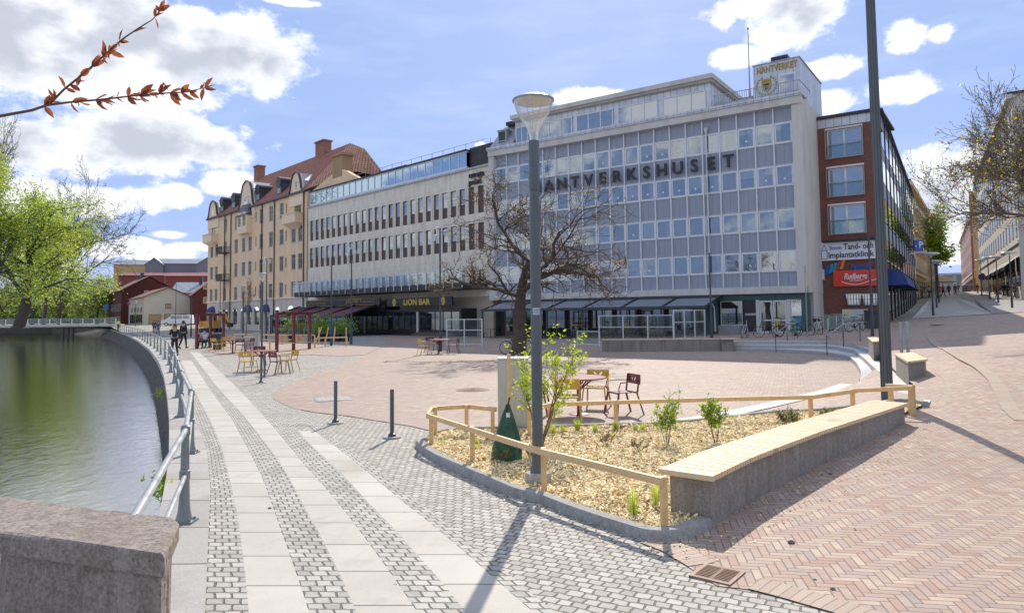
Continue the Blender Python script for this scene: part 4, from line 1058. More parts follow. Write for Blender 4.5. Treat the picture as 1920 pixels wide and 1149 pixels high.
mb = MB(); mb.tube([(0, 0, 0), (0, 0, 6)], [.06, .03], 8); mb.build('pole', M_galv, fo); mb = MB(); mb.ball((0, 0, 6.05), .09); mb.build('finial', M_galv, fo)
# side wall trim, downpipe
mb = MB(); sx_ = HF.S(1325.3, 250); mb.tube([(sx_, -.2, 15.5), (sx_, -.2, 4.0)], .055, 8); mb.tube([(sx_, -.2, 3.3), (sx_+.1, -.45, 2.9), (sx_+.35, -.5, 2.3), (sx_+.4, -.5, .6)], .055, 8); mb.lathe([(.08, 15.4), (.16, 15.7), (.16, 15.8)], (sx_, -.2, 0), 8); mb.build('downpipe', M_alu, hb)
# ground floor: entrance part at right, dark restaurant at left
XG = HF.S(1338, 600)
gmesh('shop_fascia', [(XG-.6, HF.L+.6, -.0, .4, 2.85, 3.28), (HF.L+.15, HF.L+.6, -.1, .6, .2, 2.85), (XG-.6, XG+.35, -.05, .5, .3, 2.85)], M_teal, hb)
gmesh('plinth', [(XG+.35, HF.S(1393, 600), -.02, .4, .1, 1.05)], M_grmc, hb)
def shopwin(x0, x1, z0, z1, mat=G_dark, fr_=M_alu, nm='shop_window', y=.12, parent=hb, div=1):
    t = .05; bx_ = [(x0, x1, y-.06, y+.04, z0, z0+t), (x0, x1, y-.06, y+.04, z1-t, z1)]
    for k in range(div+1):
        xx = x0+(x1-x0)*k/div; xx = min(max(xx, x0+t/2), x1-t/2); bx_.append((xx-t/2, xx+t/2, y-.06, y+.04, z0+t, z1-t))
    wo = gmesh(nm, bx_, fr_, parent); gmesh('pane', [(x0+t, x1-t, y-.01, y+.0, z0+t, z1-t)], mat, wo); return wo
xs1 = [HF.S(p, 600) for p in (1351, 1392, 1418, 1424, 1476, 1482, 1507)]
shopwin(xs1[0], xs1[1], 1.05, 2.8); 
kd = gmesh('dark_door', [(xs1[1]+.1, xs1[2], .02, .14, .55, 2.82)], M_black, hb); text_mesh('KVARTERETS', .21, .01, M_white, 'door_lettering', kd, (xs1[1]+.22, .0, 1.75), sx=.62, bold=.004)
gmesh('door_pier', [(xs1[2], xs1[3], .0, .4, .45, 2.85)], M_fconc, hb); gmesh('door_pier', [(xs1[4], xs1[5], .0, .4, .45, 2.85)], M_fconc, hb)
m_ = (xs1[3]+xs1[4])/2
for a, b in ((xs1[3], m_), (m_, xs1[4])):
    dd = gmesh('glass_door', [(a+.02, a+.12, .02, .12, .48, 2.8), (b-.12, b-.02, .02, .12, .48, 2.8), (a+.12, b-.12, .02, .12, .48, .62), (a+.12, b-.12, .02, .12, 1.35, 1.45), (a+.12, b-.12, .02, .12, 2.68, 2.8)], M_alu, hb); gmesh('pane', [(a+.12, b-.12, .06, .07, .62, 2.68)], G_dark, dd)
ps = shopwin(xs1[5], xs1[6], .6, 2.85, G_sky); mp_ = plain('poster_blue', (.08, .25, .45), .5, 0, .5, 6)
gmesh('poster', [(xs1[5]+.12, xs1[6]-.12, .085, .1, .8, 1.7)], mp_, ps)
for k in range(3): gmesh('door_step', [(xs1[1]-.1-.0, xs1[2]+.05, -.35-.3*k, .02, .44-.0, .58-.06*k)], M_grmc, hb) if k == 0 else None
# restaurant front, dark with glass and shutters
gmesh('restaurant_wall', [(-.4, XG-.61, .9, 1.5, 0, 3.36)], plain('dark_front', (.035, .032, .03), .7, 0, .4, 2), hb)
x = .3; k = 0
while x < XG-2.2:
    wd = 1.9
    shopwin(x, x+wd, .75 if k % 3 else .1, 2.7, G_dark, M_black if k % 2 else plain('timber_frame', (.20, .13, .08)), 'restaurant_window', .84, hb, 2); x += wd+.35; k += 1
# restaurant awnings
M_awn = plaster('grey_awning_cloth', (.24, .255, .285), (.15, .16, .18), 2, .3, .8); M_awnf = plain('awning_frame', (.045, .055, .065), .5, .2, .1)
M_awnm = plaster('maroon_awning_cloth', (.16, .045, .055), (.10, .03, .035), 2, .3, .8)
ax0, ax1 = HF.S(893, 578, 4.2), HF.S(1330, 570, 2.5)
aw = HF.root('awning_terrace', 'dark framed terrace roof with grey folding awnings in front of the office block', 'awning')
na = 6; AZ = 2.62
for k in range(na):
    a = ax0+(ax1-ax0)*k/na; b = ax0+(ax1-ax0)*(k+1)/na
    mb = MB(); mb.add([(a+.12, -3.3, AZ-.22), (b-.12, -3.3, AZ-.22), (b-.12, -.6, AZ+.42), (a+.12, -.6, AZ+.42), (a+.12, -3.3, AZ-.27), (b-.12, -3.3, AZ-.27), (b-.12, -.6, AZ+.37), (a+.12, -.6, AZ+.37)], [(0, 1, 2, 3), (7, 6, 5, 4), (0, 4, 5, 1), (3, 2, 6, 7), (0, 3, 7, 4), (1, 5, 6, 2)]); mb.build('awning_cloth', M_awn, aw)
for k in range(na+1):
    a = ax0+(ax1-ax0)*k/na
    mb = MB(); mb.bar((a, -3.35, AZ-.22), (a, -.4, AZ+.5), .1, .14); mb.build('rafter', M_awnf, aw)
    gmesh('post', [(a-.06, a+.06, -3.4, -3.28, 0, AZ-.2)], M_awnf, aw)
gmesh('front_beam', [(ax0-.1, ax1+.1, -3.48, -3.34, AZ-.34, AZ-.14)], M_awnf, aw); gmesh('back_beam', [(ax0-.1, ax1+.1, -.42, -.2, AZ+.42, AZ+.62)], M_awnf, aw)

# ---- stone faced building with long window strips ----
OL = D(578, 400, 88); OR = D(922, 400, 63.3); OF = Fac(OL, OR)
M_stone = plaster('pale_stone', (.82, .74, .61), (.36, .28, .18), 1.6, .55, .85, (1.36, .9)); M_brown = plain('brown_spandrel', (.075, .045, .04), .5, .0, .15, 2)
ob = OF.root('stone_office', 'pale stained stone office block with rows of narrow windows and rooftop glazing', 'building')
OT = 15.9; obx = [(OF.S(360+z*.2437, 460)) for z in (920, 1413)]; OB = (OF.S(700+685*.2437, 430)-obx[0])/22
r1_, r2_ = [OF.hit(700+357*.2437, 260+y*.2437)[1] for y in (458, 648)], [OF.hit(700+357*.2437, 260+y*.2437)[1] for y in (715, 900)]
holes = []
for i in range(25):
    x = obx[0]+i*OB; holes += [(x-.42, x+.42, r1_[1], r1_[0]), (x-.42, x+.42, r2_[1], r2_[0]), (x-.38, x+.38, 4.45, 6.2)]
wallgrid('wall', 0, OF.L, 3.7, OT, holes, M_stone, ob)
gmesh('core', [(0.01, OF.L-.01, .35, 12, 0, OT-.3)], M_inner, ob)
def ow(h, dark):
    def f():
        t = .05; z = h*.40
        return boxmesh('window', [(-.42, -.37, .08, .2, 0, h), (.37, .42, .08, .2, 0, h), (-.37, .37, .08, .2, h-.06, h), (-.37, .37, .07, .2, z-.04, z+.04)] + ([(-.37, .37, .1, .16, 0, z-.04)] if not dark else [(-.37, .37, .1, .16, 0, h-.06)]), [M_brown])
    return f
def op(h):
    def f(): return boxmesh('pane', [(-.37, .37, .13, .14, h*.40+.04, h-.06)], [G_sky])
    return f
for i in range(25):
    x = obx[0]+i*OB
    for rr in (r1_, r2_):
        h = rr[0]-rr[1]; dk = i >= 23
        wo = inst('ow%.2f%s' % (h, dk), ow(h, dk), 'window', ob, (x, 0, rr[1]))
        if not dk: inst('op%.2f' % h, op(h), 'pane', wo, (0, 0, 0))
mb = MB()
for i in range(25):
    for rr in (r1_, r2_):
        mb.box(obx[0]+(i-.5)*OB-.04, obx[0]+(i-.5)*OB+.04, -.07, 0, rr[1]-.05, rr[0]+.05)
mb.build('fin', M_stone, ob)
M_tf = plain('timber_frame', (.20, .13, .08))
mb = MB(); mg = MB()
for i in range(25):
    x = obx[0]+i*OB; mb.box(x-.38, x-.32, .08, .2, 4.45, 6.2); mb.box(x+.32, x+.38, .08, .2, 4.45, 6.2); mb.box(x-.32, x+.32, .08, .2, 6.12, 6.2); mg.box(x-.32, x+.32, .14, .15, 4.45, 6.12)
tf_ = mb.build('terrace_windows', plain('terracotta_frame', (.30, .11, .05)), ob); mg.build('panes', G_dark, tf_)
# rooftop glazing strip
g0, g1 = .25, OF.S(873, 300); GT = 17.75
gmesh('roof_glazing_frame', [(g0-.1, g1, .12, .4, OT+.0, OT+.35), (g0-.1, g1, .1, .4, GT-.12, GT)] + [(g0+k*OB-.045, g0+k*OB+.045, .1, .3, OT+.35, GT-.12) for k in range(int((g1-g0)/OB)+1)], M_alu, ob)
gmesh('roof_glazing', [(g0, g1-.05, .16, .18, OT+.35, GT-.12)], G_blue, ob)
gmesh('rooftop', [(0, OF.L, 1.2, 12, OT-.2, GT-.01), (g1+.01, OF.L-.4, .5, 12, OT-.2, GT+.3), (g0-.2, g1, .0, 12, GT, GT+.16)], M_darkm, ob)
gmesh('cornice', [(-.02, OF.L, -.16, .1, OT-.12, OT+.06)], M_zincd, ob)
gmesh('plant_room', [(11.5, 17, 3, 6, GT+.1, GT+1.35)], M_darkm, ob)
mb = MB(); mb.bar((1, 1, GT+1.0), (OF.L-2, 1, GT+1.0), .035)
for k in range(20): mb.bar((1+k*1.8, 1, GT+.1), (1+k*1.8, 1, GT+1.0), .035)
mb.build('roof_rail', M_galv, ob)
sgx = OF.S(881, 335)
sgw = OF.S(909, 335)-sgx; sgz = OF.hit(890, 347)[1]; fitx(text_mesh('omega', .8, .06, M_let, 'sign_lettering', ob, (sgx, -.12, sgz+.72), bold=.015), sgw); fitx(text_mesh('point.', .8, .06, M_let, 'sign_lettering', ob, (sgx, -.12, sgz+.05), bold=.015), sgw*.86)
# ground floor below the terrace
gmesh('ground_floor', [(0, OF.L, .1, .35, 0, 3.7)], plaster('pale_render', (.50, .44, .33), (.3, .24, .16), 1.5, .4), ob)
# terrace slab with glass balustrade
t0, t1 = OF.S(552, 530, 3.), OF.S(868, 530, 3.); SB, BTOP = OF.hit(700, 549.5, 3.)[1], OF.hit(700, 519, 3.)[1]; ST = SB+.55
tb = OF.root('roof_terrace', 'long first floor terrace with glass balustrade above the bars', 'terrace')
gmesh('slab', [(t0, t1, -3.0, -.01, SB, ST)], M_darkm, tb)
mb = MB(); k = 0; x = t0+.05
np_ = int((t1-t0)/1.3)
for k in range(np_+1):
    x = t0+.05+(t1-t0-.1)*k/np_; mb.box(x-.035, x+.035, -3.1, -3.03, SB+.1, BTOP)
mb.build('baluster', M_alu, tb); gmesh('handrail', [(t0, t1, -3.12, -3.04, BTOP, BTOP+.07), (t0, t0+.06, -3.0, -.1, BTOP, BTOP+.07)], M_alu, tb)
gmesh('glass_panel', [(t0+.05, t1-.05, -3.06, -3.05, ST+.05, BTOP-.02)], G_clearp, tb)
M_green = leafmat('planter_green', (.03, .07, .015), (.10, .16, .03), .3); M_redl = leafmat('planter_red', (.10, .03, .02), (.25, .12, .05), .3)
mb = MB(); rr_ = random.Random(9)
for k in range(900):
    x = rr_.uniform(t0+.5, t1-.5); h = .25+.5*max(0, mnoise.noise(Vector((x*.5, 2, 1)))+.3); z = ST+.05+rr_.random()*h*1.4; y = rr_.uniform(-2.8, -2.3); s_ = .07
    a = rr_.uniform(0, 6.28); mb.add([(x, y, z), (x+s_*math.cos(a), y+s_*math.sin(a), z+.03), (x+s_*1.2*math.cos(a), y, z+.12), (x-.02, y, z+.09)], [(0, 1, 2, 3)], 0 if mnoise.noise(Vector((x*.3, 0, 0))) > -.1 else 1)
tag(mb.build('terrace_plants', [M_green, M_redl]), 'low green and reddish plants along the first floor terrace edge', 'plants'); _tp = bpy.data.objects['terrace_plants']
_tp.location = (OF.A.x, OF.A.y, 0); _tp.rotation_euler = (0, 0, OF.rz)
# ---- bar front under the terrace ----
bx0, bx1 = OF.S(722, 600, 1.8), OF.S(865, 600, 1.8)
lb = OF.root('bar_front', 'black bar front with lettered signboard under the terrace', 'shop front')
M_blk = plain('black_board', (.014, .014, .015), .45, 0, .3, 3)
gmesh('wall', [(bx0, bx1, -1.8, .1, 0, .55), (bx0, bx0+.2, -1.8, .1, .55, 2.55), (bx0, bx1, -1.8, .1, 2.35, 2.6), (bx1-.25, bx1, -1.8, .1, .55, 2.35)], M_blk, lb)
mid = OF.S(783, 600, 1.8)
gmesh('column', [(mid-.12, mid+.12, -1.86, .1, .0, 2.34)], M_fconc, lb)
shopwin(bx0+.25, mid-.2, .55, 2.35, G_dark, M_blk, 'bar_window', -1.7, lb, 5); shopwin(mid+.2, bx1-.3, .2, 2.35, G_dark, M_blk, 'bar_window', -1.7, lb, 5)
sg = gmesh('signboard', [(OF.S(727, 566, 1.9), OF.S(849, 566, 1.9), -1.98, -1.82, 2.62, 3.04)], M_blk, lb)
sz0, sz1 = OF.hit(757, 574, 1.98)[1], OF.hit(757, 559, 1.98)[1]
sg.data.transform(Matrix.Translation((0, 0, sz0-2.62))); 
for v in sg.data.vertices:
    if v.co.z > sz0+.2: v.co.z = sz1
M_yel = plain('yellow_letter', (.72, .50, .06), .5, 0, .05)
lx = OF.S(757, 566, 1.98); lx2 = OF.S(807, 566, 1.98)
lt = text_mesh('LION BAR', (sz1-sz0)*1.0, .02, M_yel, 'sign_lettering', sg, (lx, -2.01, sz0+(sz1-sz0)*.14), bold=.018)
w_ = max(v.co.x for v in lt.data.vertices); lt.scale.x = (lx2-lx)/w_
for px in (739, 831):     # generic maned heads
    mb = MB(); xx = OF.S(px, 566, 1.98); zc = (sz0+sz1)/2; n = 14
    pts = [(xx+(.36+.06*(i % 2))*math.cos(i*2*math.pi/n)*.8, zc+(.36+.06*(i % 2))*math.sin(i*2*math.pi/n)) for i in range(n)]
    mb.sheetxz(pts, -2.0, -1.985); mb.build('lion_emblem', M_yel, sg)
    mb = MB(); 
    for dx, dz, w__, h__ in ((-.1, .1, .05, .03), (.08, .1, .05, .03), (0, -.06, .09, .03), (-.02, .0, .02, .09), (.18, -.2, .04, .1), (-.2, -.18, .04, .1)): mb.box(xx+dx-w__, xx+dx+w__, -2.006, -2.001, zc+dz-h__, zc+dz+h__)
    mb.build('emblem_detail', M_blk, sg)
gmesh('entrance_step', [(mid+.1, bx1-.4, -2.7, -1.81, 0, .18), (mid+.2, bx1-.5, -2.4, -1.81, .18, .36)], plain('timber_step', (.10, .08, .06)), lb)
# ---- maroon awning bar ----
qb = OF.root('awning_bar', 'dark glazed bar with sloping maroon awnings and gold script signboard', 'bar')
q0, q1 = OF.S(575, 575, 1.9), OF.S(713, 575, 1.9)
qz0, qz1 = OF.hit(640, 574, 1.9)[1], OF.hit(640, 561, 1.9)[1]
sgn = gmesh('signboard', [(q0, q1, -1.98, -1.85, qz0, qz1)], M_blk, qb)
M_gscr = plain('gold_script', (.42, .30, .09), .45, .3, .1)
gmesh('sign_border', [(q0+.05, q1-.05, -1.99, -1.981, qz1-.09, qz1-.06), (q0+.05, q1-.05, -1.99, -1.981, qz0+.06, qz0+.09)], M_gscr, sgn)
qm = (q0+q1)/2; text_mesh("Sportsbar & Lounge Restaurant", .42, .01, M_gscr, 'sign_lettering', sgn, (q0+.4, -1.995, qz0+.30), shear=.3, sx=.8)
text_mesh("pitcher's", .95, .02, M_gscr, 'sign_lettering', sgn, (qm+1.3, -2.02, qz0+.35), shear=.1, bold=.01); text_mesh("Brännvin & Öl", .42, .01, M_gscr, 'sign_lettering', sgn, (q1-3.2, -1.995, qz0+.30), shear=.3, sx=.9)
a0 = OF.S(507, 586, 6.0); a1 = OF.S(650, 597, 8.0)
zlo = OF.hit(600, 592, 7.)[1]; zhi = qz0-.05
nb = 4; q1b = OF.S(707, 576, 1.9)
cor = [(OF.S(507, 586, 7.), -7., zlo), (OF.S(648, 597, 7.), -7., zlo), (q1b, -2., zhi), (OF.S(560, 574, 2.), -2., zhi)]
cor = [Vector(c) for c in cor]
for k in range(nb):
    def lerp2(u, v): return (cor[0].lerp(cor[1], u)).lerp(cor[3].lerp(cor[2], u), v)
    u0, u1 = k/nb+.012, (k+1)/nb-.012
    mb = MB(); q = [lerp2(u0, 0), lerp2(u1, 0), lerp2(u1, 1), lerp2(u0, 1)]; mb.add([tuple(v) for v in q]+[(v.x, v.y, v.z-.05) for v in q], [(0, 1, 2, 3), (7, 6, 5, 4), (0, 4, 5, 1), (2, 6, 7, 3), (0, 3, 7, 4), (1, 5, 6, 2)]); mb.build('awning_cloth', M_awnm, qb)
for k in range(nb+1):
    a = lerp2(min(1, max(0, k/nb)), 0); b = lerp2(k/nb, 1); mb = MB(); mb.bar(a+Vector((0, 0, .02)), b+Vector((0, 0, .08)), .12, .16); mb.build('rafter', M_awnf, qb)
    gmesh('post', [(a.x-.06, a.x+.06, a.y, a.y+.12, 0, a.z)], M_awnf, qb)
gmesh('front_beam', [(cor[0].x, cor[1].x, -7.1, -6.98, zlo-.15, zlo+.02)], M_awnf, qb)
shopwin(cor[0].x+.3, cor[1].x-.1, .15, zlo-.2, G_clear, M_awnf, 'glass_wall', -6.9, qb, 9)
gmesh('back_wall', [(0.2, bx0-.02, -1.8, .1, 0, qz0)], M_blk, qb)
shopwin(OF.S(665, 610, 1.9), bx0-.1, .1, 2.5, G_dark, M_blk, 'bar_window', -1.9, qb, 6)
gmesh('side_glass', [(cor[1].x-.02, cor[1].x, -6.8, -2.0, .2, zlo-.1)], G_dark, qb)
# ---- brick building on the corner ----
# front faces the square, side runs up the street
BY_ = 49.2; bC = D(1648, 205, BY_); bdir = (HF.u*1.0); bA = Vector((bC.x, bC.y))-Vector((HF.u.x, HF.u.y))*6.9
BF_ = Fac(bA, bC); M_brick = brickwall('red_brick', (.24, .085, .055), (.175, .06, .042), (.17, .12, .10))
kb_ = BF_.root('brick_building', 'red brick corner building with hanging signs and tall french windows', 'building')
BT_ = BF_.hit(1650, 205)[1]; zsk = BF_.hit(1630, 228)[1]
fw = []
for (ya, yb) in ((240, 293), (313, 366), (384, 437)):
    x0_, x1_ = BF_.S(1551, (ya+yb)/2), BF_.S(1613, (ya+yb)/2); z0_, z1_ = BF_.hit(1590, yb)[1], BF_.hit(1590, ya)[1]; fw.append((BF_.S(1553, 330), BF_.S(1618, 330), z0_, z1_))
wallgrid('wall', -1.2, BF_.L, 1.8, zsk, fw, M_brick, kb_, 0, .3)
gmesh('plinth', [(-1.2, BF_.L-.01, -.04, .3, -.2, 1.8), (BF_.L-.31, BF_.L+.03, .3, 40, -.2, 2.0)][:1], M_grmc, kb_)
gmesh('brick_base', [(-1.2, BF_.L, -.0, .3, 1.801, 1.802)], M_brick, kb_)
gmesh('attic_cladding', [(-1.2, BF_.L+.0, -.02, .3, zsk, BT_-.1), ], M_zinc, kb_)
gmesh('roof_edge', [(-1.2, BF_.L+.2, -.2, 7, BT_-.1, BT_+.05)], M_darkm, kb_)
gmesh('roof_tiles', [(-1.2, BF_.L-.2, .2, 6.5, BT_+.05, BT_+.22)], M_darkm, kb_)
for x0_, x1_, z0_, z1_ in fw:
    m2 = (x0_+x1_)/2; t = .09; zm = z0_+(z1_-z0_)*.46
    wo = gmesh('french_window', [(x0_, x0_+t, .05, .15, z0_, z1_), (x1_-t, x1_, .05, .15, z0_, z1_), (m2-.07, m2+.07, .05, .15, z0_, z1_), (x0_+t, m2-.07, .05, .15, z1_-t, z1_), (m2+.07, x1_-t, .05, .15, z1_-t, z1_), (x0_-.1, x1_+.1, -.12, .0, z1_+.02, z1_+.14)], M_white, kb_)
    gmesh('pane', [(x0_+t, x1_-t, .10, .11, z0_, z1_-t)], G_sky, wo)
    bl_ = gmesh('glass_balustrade', [(x0_-.05, x1_+.05, -.16, -.15, z0_-.02, zm)], G_clearp, wo); gmesh('bar', [(x0_-.12, x1_+.12, -.19, -.15, zm, zm+.05), (x0_-.12, x1_+.12, -.19, -.13, z0_-.07, z0_-.02), (x0_-.12, x0_-.06, -.18, -.1, z0_-.05, z1_), (x1_+.06, x1_+.12, -.18, -.1, z0_-.05, z1_)], M_galv, wo)
# hexagon windows at ground level
for px in (1601, 1632):
    x = BF_.S(px, 561); z = BF_.hit(px, 561)[1]; mb = MB(); pts = [(x-.55, z+.42), (x-.4, z-.42), (x+.4, z-.42), (x+.55, z+.42)]
    mb.sheetxz(pts[::-1], -.06, -.01); wo = mb.build('angled_window', M_white, kb_); mb = MB(); mb.sheetxz([(p[0]*.88+x*.12, p[1]*.85+z*.15) for p in pts[::-1]], -.075, -.062); mb.build('pane', G_sky, wo)
    mb = MB()
    for k in range(7): mb.bar((x-.55+k*.18, -.16, z-.5), (x-.55+k*.18, -.16, z+.5), .022)
    for q in (-.45, 0, .5): mb.bar((x-.62, -.16, z+q), (x+.62, -.16, z+q), .022)
    mb.build('grille', M_black, wo)
# signs
def fsign(nm, p0_, p1_, mat, y=-.2, d=.12):
    x0_, z1_ = BF_.hit(*p0_); x1_, z0_ = BF_.hit(*p1_); return gmesh(nm, [(x0_, x1_, y, y+d, z0_, z1_)], mat, kb_), x0_, x1_, z0_, z1_
M_sgw = plain('sign_white', (.72, .73, .78), .4, 0, .03); M_sgr = plain('sign_red', (.70, .045, .022), .4, 0, .04); M_txt = plain('sign_dark_text', (.03, .03, .035), .5); M_sblue = plain('sign_blue', (.03, .10, .36), .45, 0, .04)
s1, x0_, x1_, z0_, z1_ = fsign('white_signboard', (1537, 456), (1655, 484), M_sgw); Wd = x1_-x0_; Hh = z1_-z0_
fitx(text_mesh('Tand- och', Hh*.46, .01, M_txt, 'sign_lettering', s1, (x0_+Wd*.40, -.215, z0_+Hh*.56), bold=.008), Wd*.47); fitx(text_mesh('Implantatklinik', Hh*.44, .01, M_txt, 'sign_lettering', s1, (x0_+Wd*.15, -.215, z0_+Hh*.14), bold=.008), Wd*.73)
fitx(text_mesh('Slottets', Hh*.30, .01, M_sblue, 'sign_lettering', s1, (x0_+Wd*.17, -.215, z0_+Hh*.58)), Wd*.20)
mb = MB(); ex = x0_+Wd*.08
for a, b in (((-.2, .1), (-.2, .55)), ((.2, .1), (.2, .55)), ((-.2, .1), (.2, .1)), ((-.2, .55), (0, .85)), ((.2, .55), (0, .85)), ((-.2, .55), (.2, .55))): mb.bar((ex+a[0], -.212, z0_+Hh*a[1]), (ex+b[0], -.212, z0_+Hh*b[1]), .03, .02, 0, (0, 1, 0))
mb.build('castle_emblem', M_sblue, s1)
fl = fsign('lamp_arm', (1545, 452), (1652, 450.6), M_black, -.5, .04)[0]
x0_, zz0 = BF_.hit(1596, 506); x1_ = BF_.S(1637, 495); hgt = BF_.hit(1600, 494)[1]-zz0
ml = text_mesh('Manpower', hgt*1.42, .05, M_sblue, 'sign_lettering', kb_, (x0_, -.12, zz0), bold=.018); ml.scale.x = (x1_-x0_)/max(v.co.x for v in ml.data.vertices)
for k, c in enumerate(((.02, .09, .35), (.02, .25, .55), (.02, .28, .25), (.35, .05, .04), (.72, .20, .03))):
    xa = BF_.S(1548+k*7.2, 500); zc = BF_.hit(1560, 505)[1]+k*.09; mb = MB(); mb.sheetxz([(xa-.06, zc-.4), (xa+.14, zc-.4), (xa+.34, zc+.3), (xa+.14, zc+.3)][::-1] if False else [(xa-.06, zc-.4), (xa+.14, zc-.4), (xa+.34, zc+.3), (xa+.14, zc+.3)], -.16, -.1); mb.build('logo_stroke', plain('logo_%d' % k, c, .5, 0, .02), kb_)
s2, x0_, x1_, z0_, z1_ = fsign('red_signboard', (1563, 508), (1656, 535), M_sgr); Wd = x1_-x0_; Hh = z1_-z0_
tt = fitx(text_mesh('Rudbergs', Hh*.52, .01, M_sgw, 'sign_lettering', s2, (x0_+Wd*.23, -.215, z0_+Hh*.45), shear=.25, bold=.012), Wd*.47); fitx(text_mesh('OSTEOPATI', Hh*.15, .01, M_sgw, 'sign_lettering', s2, (x0_+Wd*.33, -.215, z0_+Hh*.30)), Wd*.26)
mb = MB(); pr_ = [(x0_+Wd*(.17+.72*i/12), -.212, z0_+Hh*(.30-.20*math.sin(math.pi*min(1, i/12*1.25)) + .18*max(0, i/12-.75)*2)) for i in range(13)]
for a, b in zip(pr_, pr_[1:]): mb.bar(a, b, .05, .02, 0, (0, 1, 0))
mb.build('swoosh', M_sgw, s2)
# street side of the brick building
BS = Fac(BF_.W(BF_.L, 0).xy, D(1712, 400, 88).xy)
kb2 = empty('side_facade_frame', (0, 0, 0))
bpy.data.objects.remove(kb2)
def side_part(nm, boxes, mats):
    o = gmesh(nm, boxes, mats, None); lm = Matrix.Translation((BS.A.x, BS.A.y, 0)) @ Matrix.Rotation(BS.rz, 4, 'Z'); km = Matrix.Translation((BF_.A.x, BF_.A.y, 0)) @ Matrix.Rotation(BF_.rz, 4, 'Z')
    o.data.transform(km.inverted() @ lm); o.parent = kb_; return o
SL = BS.L; side_part('side_wall', [(.01, SL, .05, .6, -.2, zsk)], M_brick)
side_part('side_attic', [(.0, SL, .0, .6, zsk, BT_-.1)], M_zinc); side_part('side_roof_edge', [(0, SL+.1, -.25, 6, BT_-.09, BT_+.06)], M_darkm)
nbx = 12; bwid = SL/nbx
for k in range(nbx):
    x = k*bwid
    for (za, zb) in ((5.6, 7.3), (8.5, 10.2), (11.3, 13.0), (13.9, 15.4)):
        wo = side_part('side_window', [(x+.35, x+bwid-.35, -.0, .04, za, zb)], M_white); o2 = side_part('pane', [(x+.42, x+bwid/2-.03, -.02, -.001, za+.07, zb-.07), (x+bwid/2+.03, x+bwid-.42, -.02, -.001, za+.07, zb-.07)], G_sky); o2.parent = wo
        side_part('spandrel', [(x+.35, x+bwid-.35, .0, .04, zb+.05, zb+1.05)], M_panel)
    side_part('pilaster', [(x-.08, x+.08, -.07, .05, 0 if k else 3.2, zsk+.6)], M_black)
    side_part('shop_pier', [(x+.5, x+.75, -.05, .05, .5, 4.3)], M_fconc); side_part('shop_glass', [(x+.8, x+bwid-.2, .0, .04, 1.6, 4.1)], G_dark)
for k, (c, xa) in enumerate(((0, .8), (0, 4.2), (0, 7.6), (1, 13.), (1, 16.5))):
    mb = MB(); r = 1.2; vs = []; n = 7
    for i in range(n+1):
        a = i*math.pi/2/n; vs += [(xa, -r*math.sin(a)*1.1, 4.3-.0+r*math.cos(a)-.7+.2), (xa+2.9, -r*math.sin(a)*1.1, 4.3+r*math.cos(a)-.5)]
    mb.add(vs, [(2*i, 2*i+1, 2*i+3, 2*i+2) for i in range(n)])
    for sgn_, e in ((0, xa), (1, xa+2.9)):
        mb.add([(e, 0, 3.8)]+[(e, vs[2*i+sgn_][1], vs[2*i+sgn_][2]) for i in range(n+1)], [tuple(range(n+2))])
    o = mb.build('shop_awning', plain('blue_awning' if c == 0 else 'green_awning', (.02, .05, .22) if c == 0 else (.01, .04, .03), .6, 0, .1)); 
    lm = Matrix.Translation((BS.A.x, BS.A.y, 0)) @ Matrix.Rotation(BS.rz, 4, 'Z'); o.matrix_world = lm
    tag(o, ['blue quarter-round shop awning nearest the brick corner', 'second blue shop awning up the side street', 'third blue shop awning up the side street', 'dark green shop awning just beyond the blue ones', 'farther dark green shop awning on the side street'][k], 'awning', 'awnings on the side street')
# air conditioning units on the wall
ac = gmesh('air_conditioner', [(-.45, .45, -.35, .0, 0, .72), (-.3, .3, -.362, -.352, .12, .6, 1), (-.5, .5, -.3, -.05, -.08, -.03)], [M_alu, M_galv]); ac.location = BF_.W(BF_.S(1535, 517), -.05, BF_.hit(1535, 524)[1]); ac.rotation_euler.z = BF_.rz
tag(ac, 'small white air conditioner on the brick wall left of the red sign', 'air conditioner')
# ---------------------------------------------------------------- ochre corner house with red roof
TL = D(391, 400, 115); TR = D(575.5, 400, 88.8); TF = Fac(TL, TR)
M_och = plaster('ochre_render', (.88, .62, .39), (.44, .32, .20), .8, .35, .9); M_ochl = plaster('pale_ochre_trim', (.90, .70, .48), (.6, .46, .32), .8, .3); M_base = plaster('limestone_base', (.66, .58, .49), (.42, .34, .27), .8, .5, .9, (1.2, .6))
M_rt = rooftile('red_roof_tiles', (.29, .10, .06), (.42, .165, .10)); M_rt2 = rooftile('sunlit_roof_tiles', (.42, .19, .11), (.62, .36, .24), .5, 1.0, .8); M_bluef = plain('blue_grey_frame', (.30, .36, .42), .5, 0, .1)  # hip tiles are the paler copy: sunlight on that slope put into the colour
M_slate = plain('dark_roof_metal', (.07, .07, .085), .45, .3, .2, 1)
th = TF.root('ochre_house', 'ochre rendered apartment house with red tiled roof, gables and dormers', 'building')
TT = 18.2
def tz(x, y): return TF.hit(x, y)
cols = [(397, 0), (406, 0), (422, 0), (442.5, 0), (456.5, 0), (468.5, 0), (489.5, 0), (507.5, 0), (527.5, 0), (550, 0), (562.5, 0)]
def rowz(y0, y1): a = TF.hit(507, y1)[1]; b = TF.hit(507, y0)[1]; return a, b
rws = [rowz(387, 414), rowz(435, 462), rowz(483.7, 510), rowz(532, 558.5)]
holes = []; wl_ = []
for ci, (px, _) in enumerate(cols):
    for ri, (a, b) in enumerate(rws):
        x = TF.S(px, 470); hw = .62
        if ri == 0 and ci in (0, 1, 9, 10): continue
        holes.append((x-hw, x+hw, a, b)); wl_.append((x, hw, a, b))
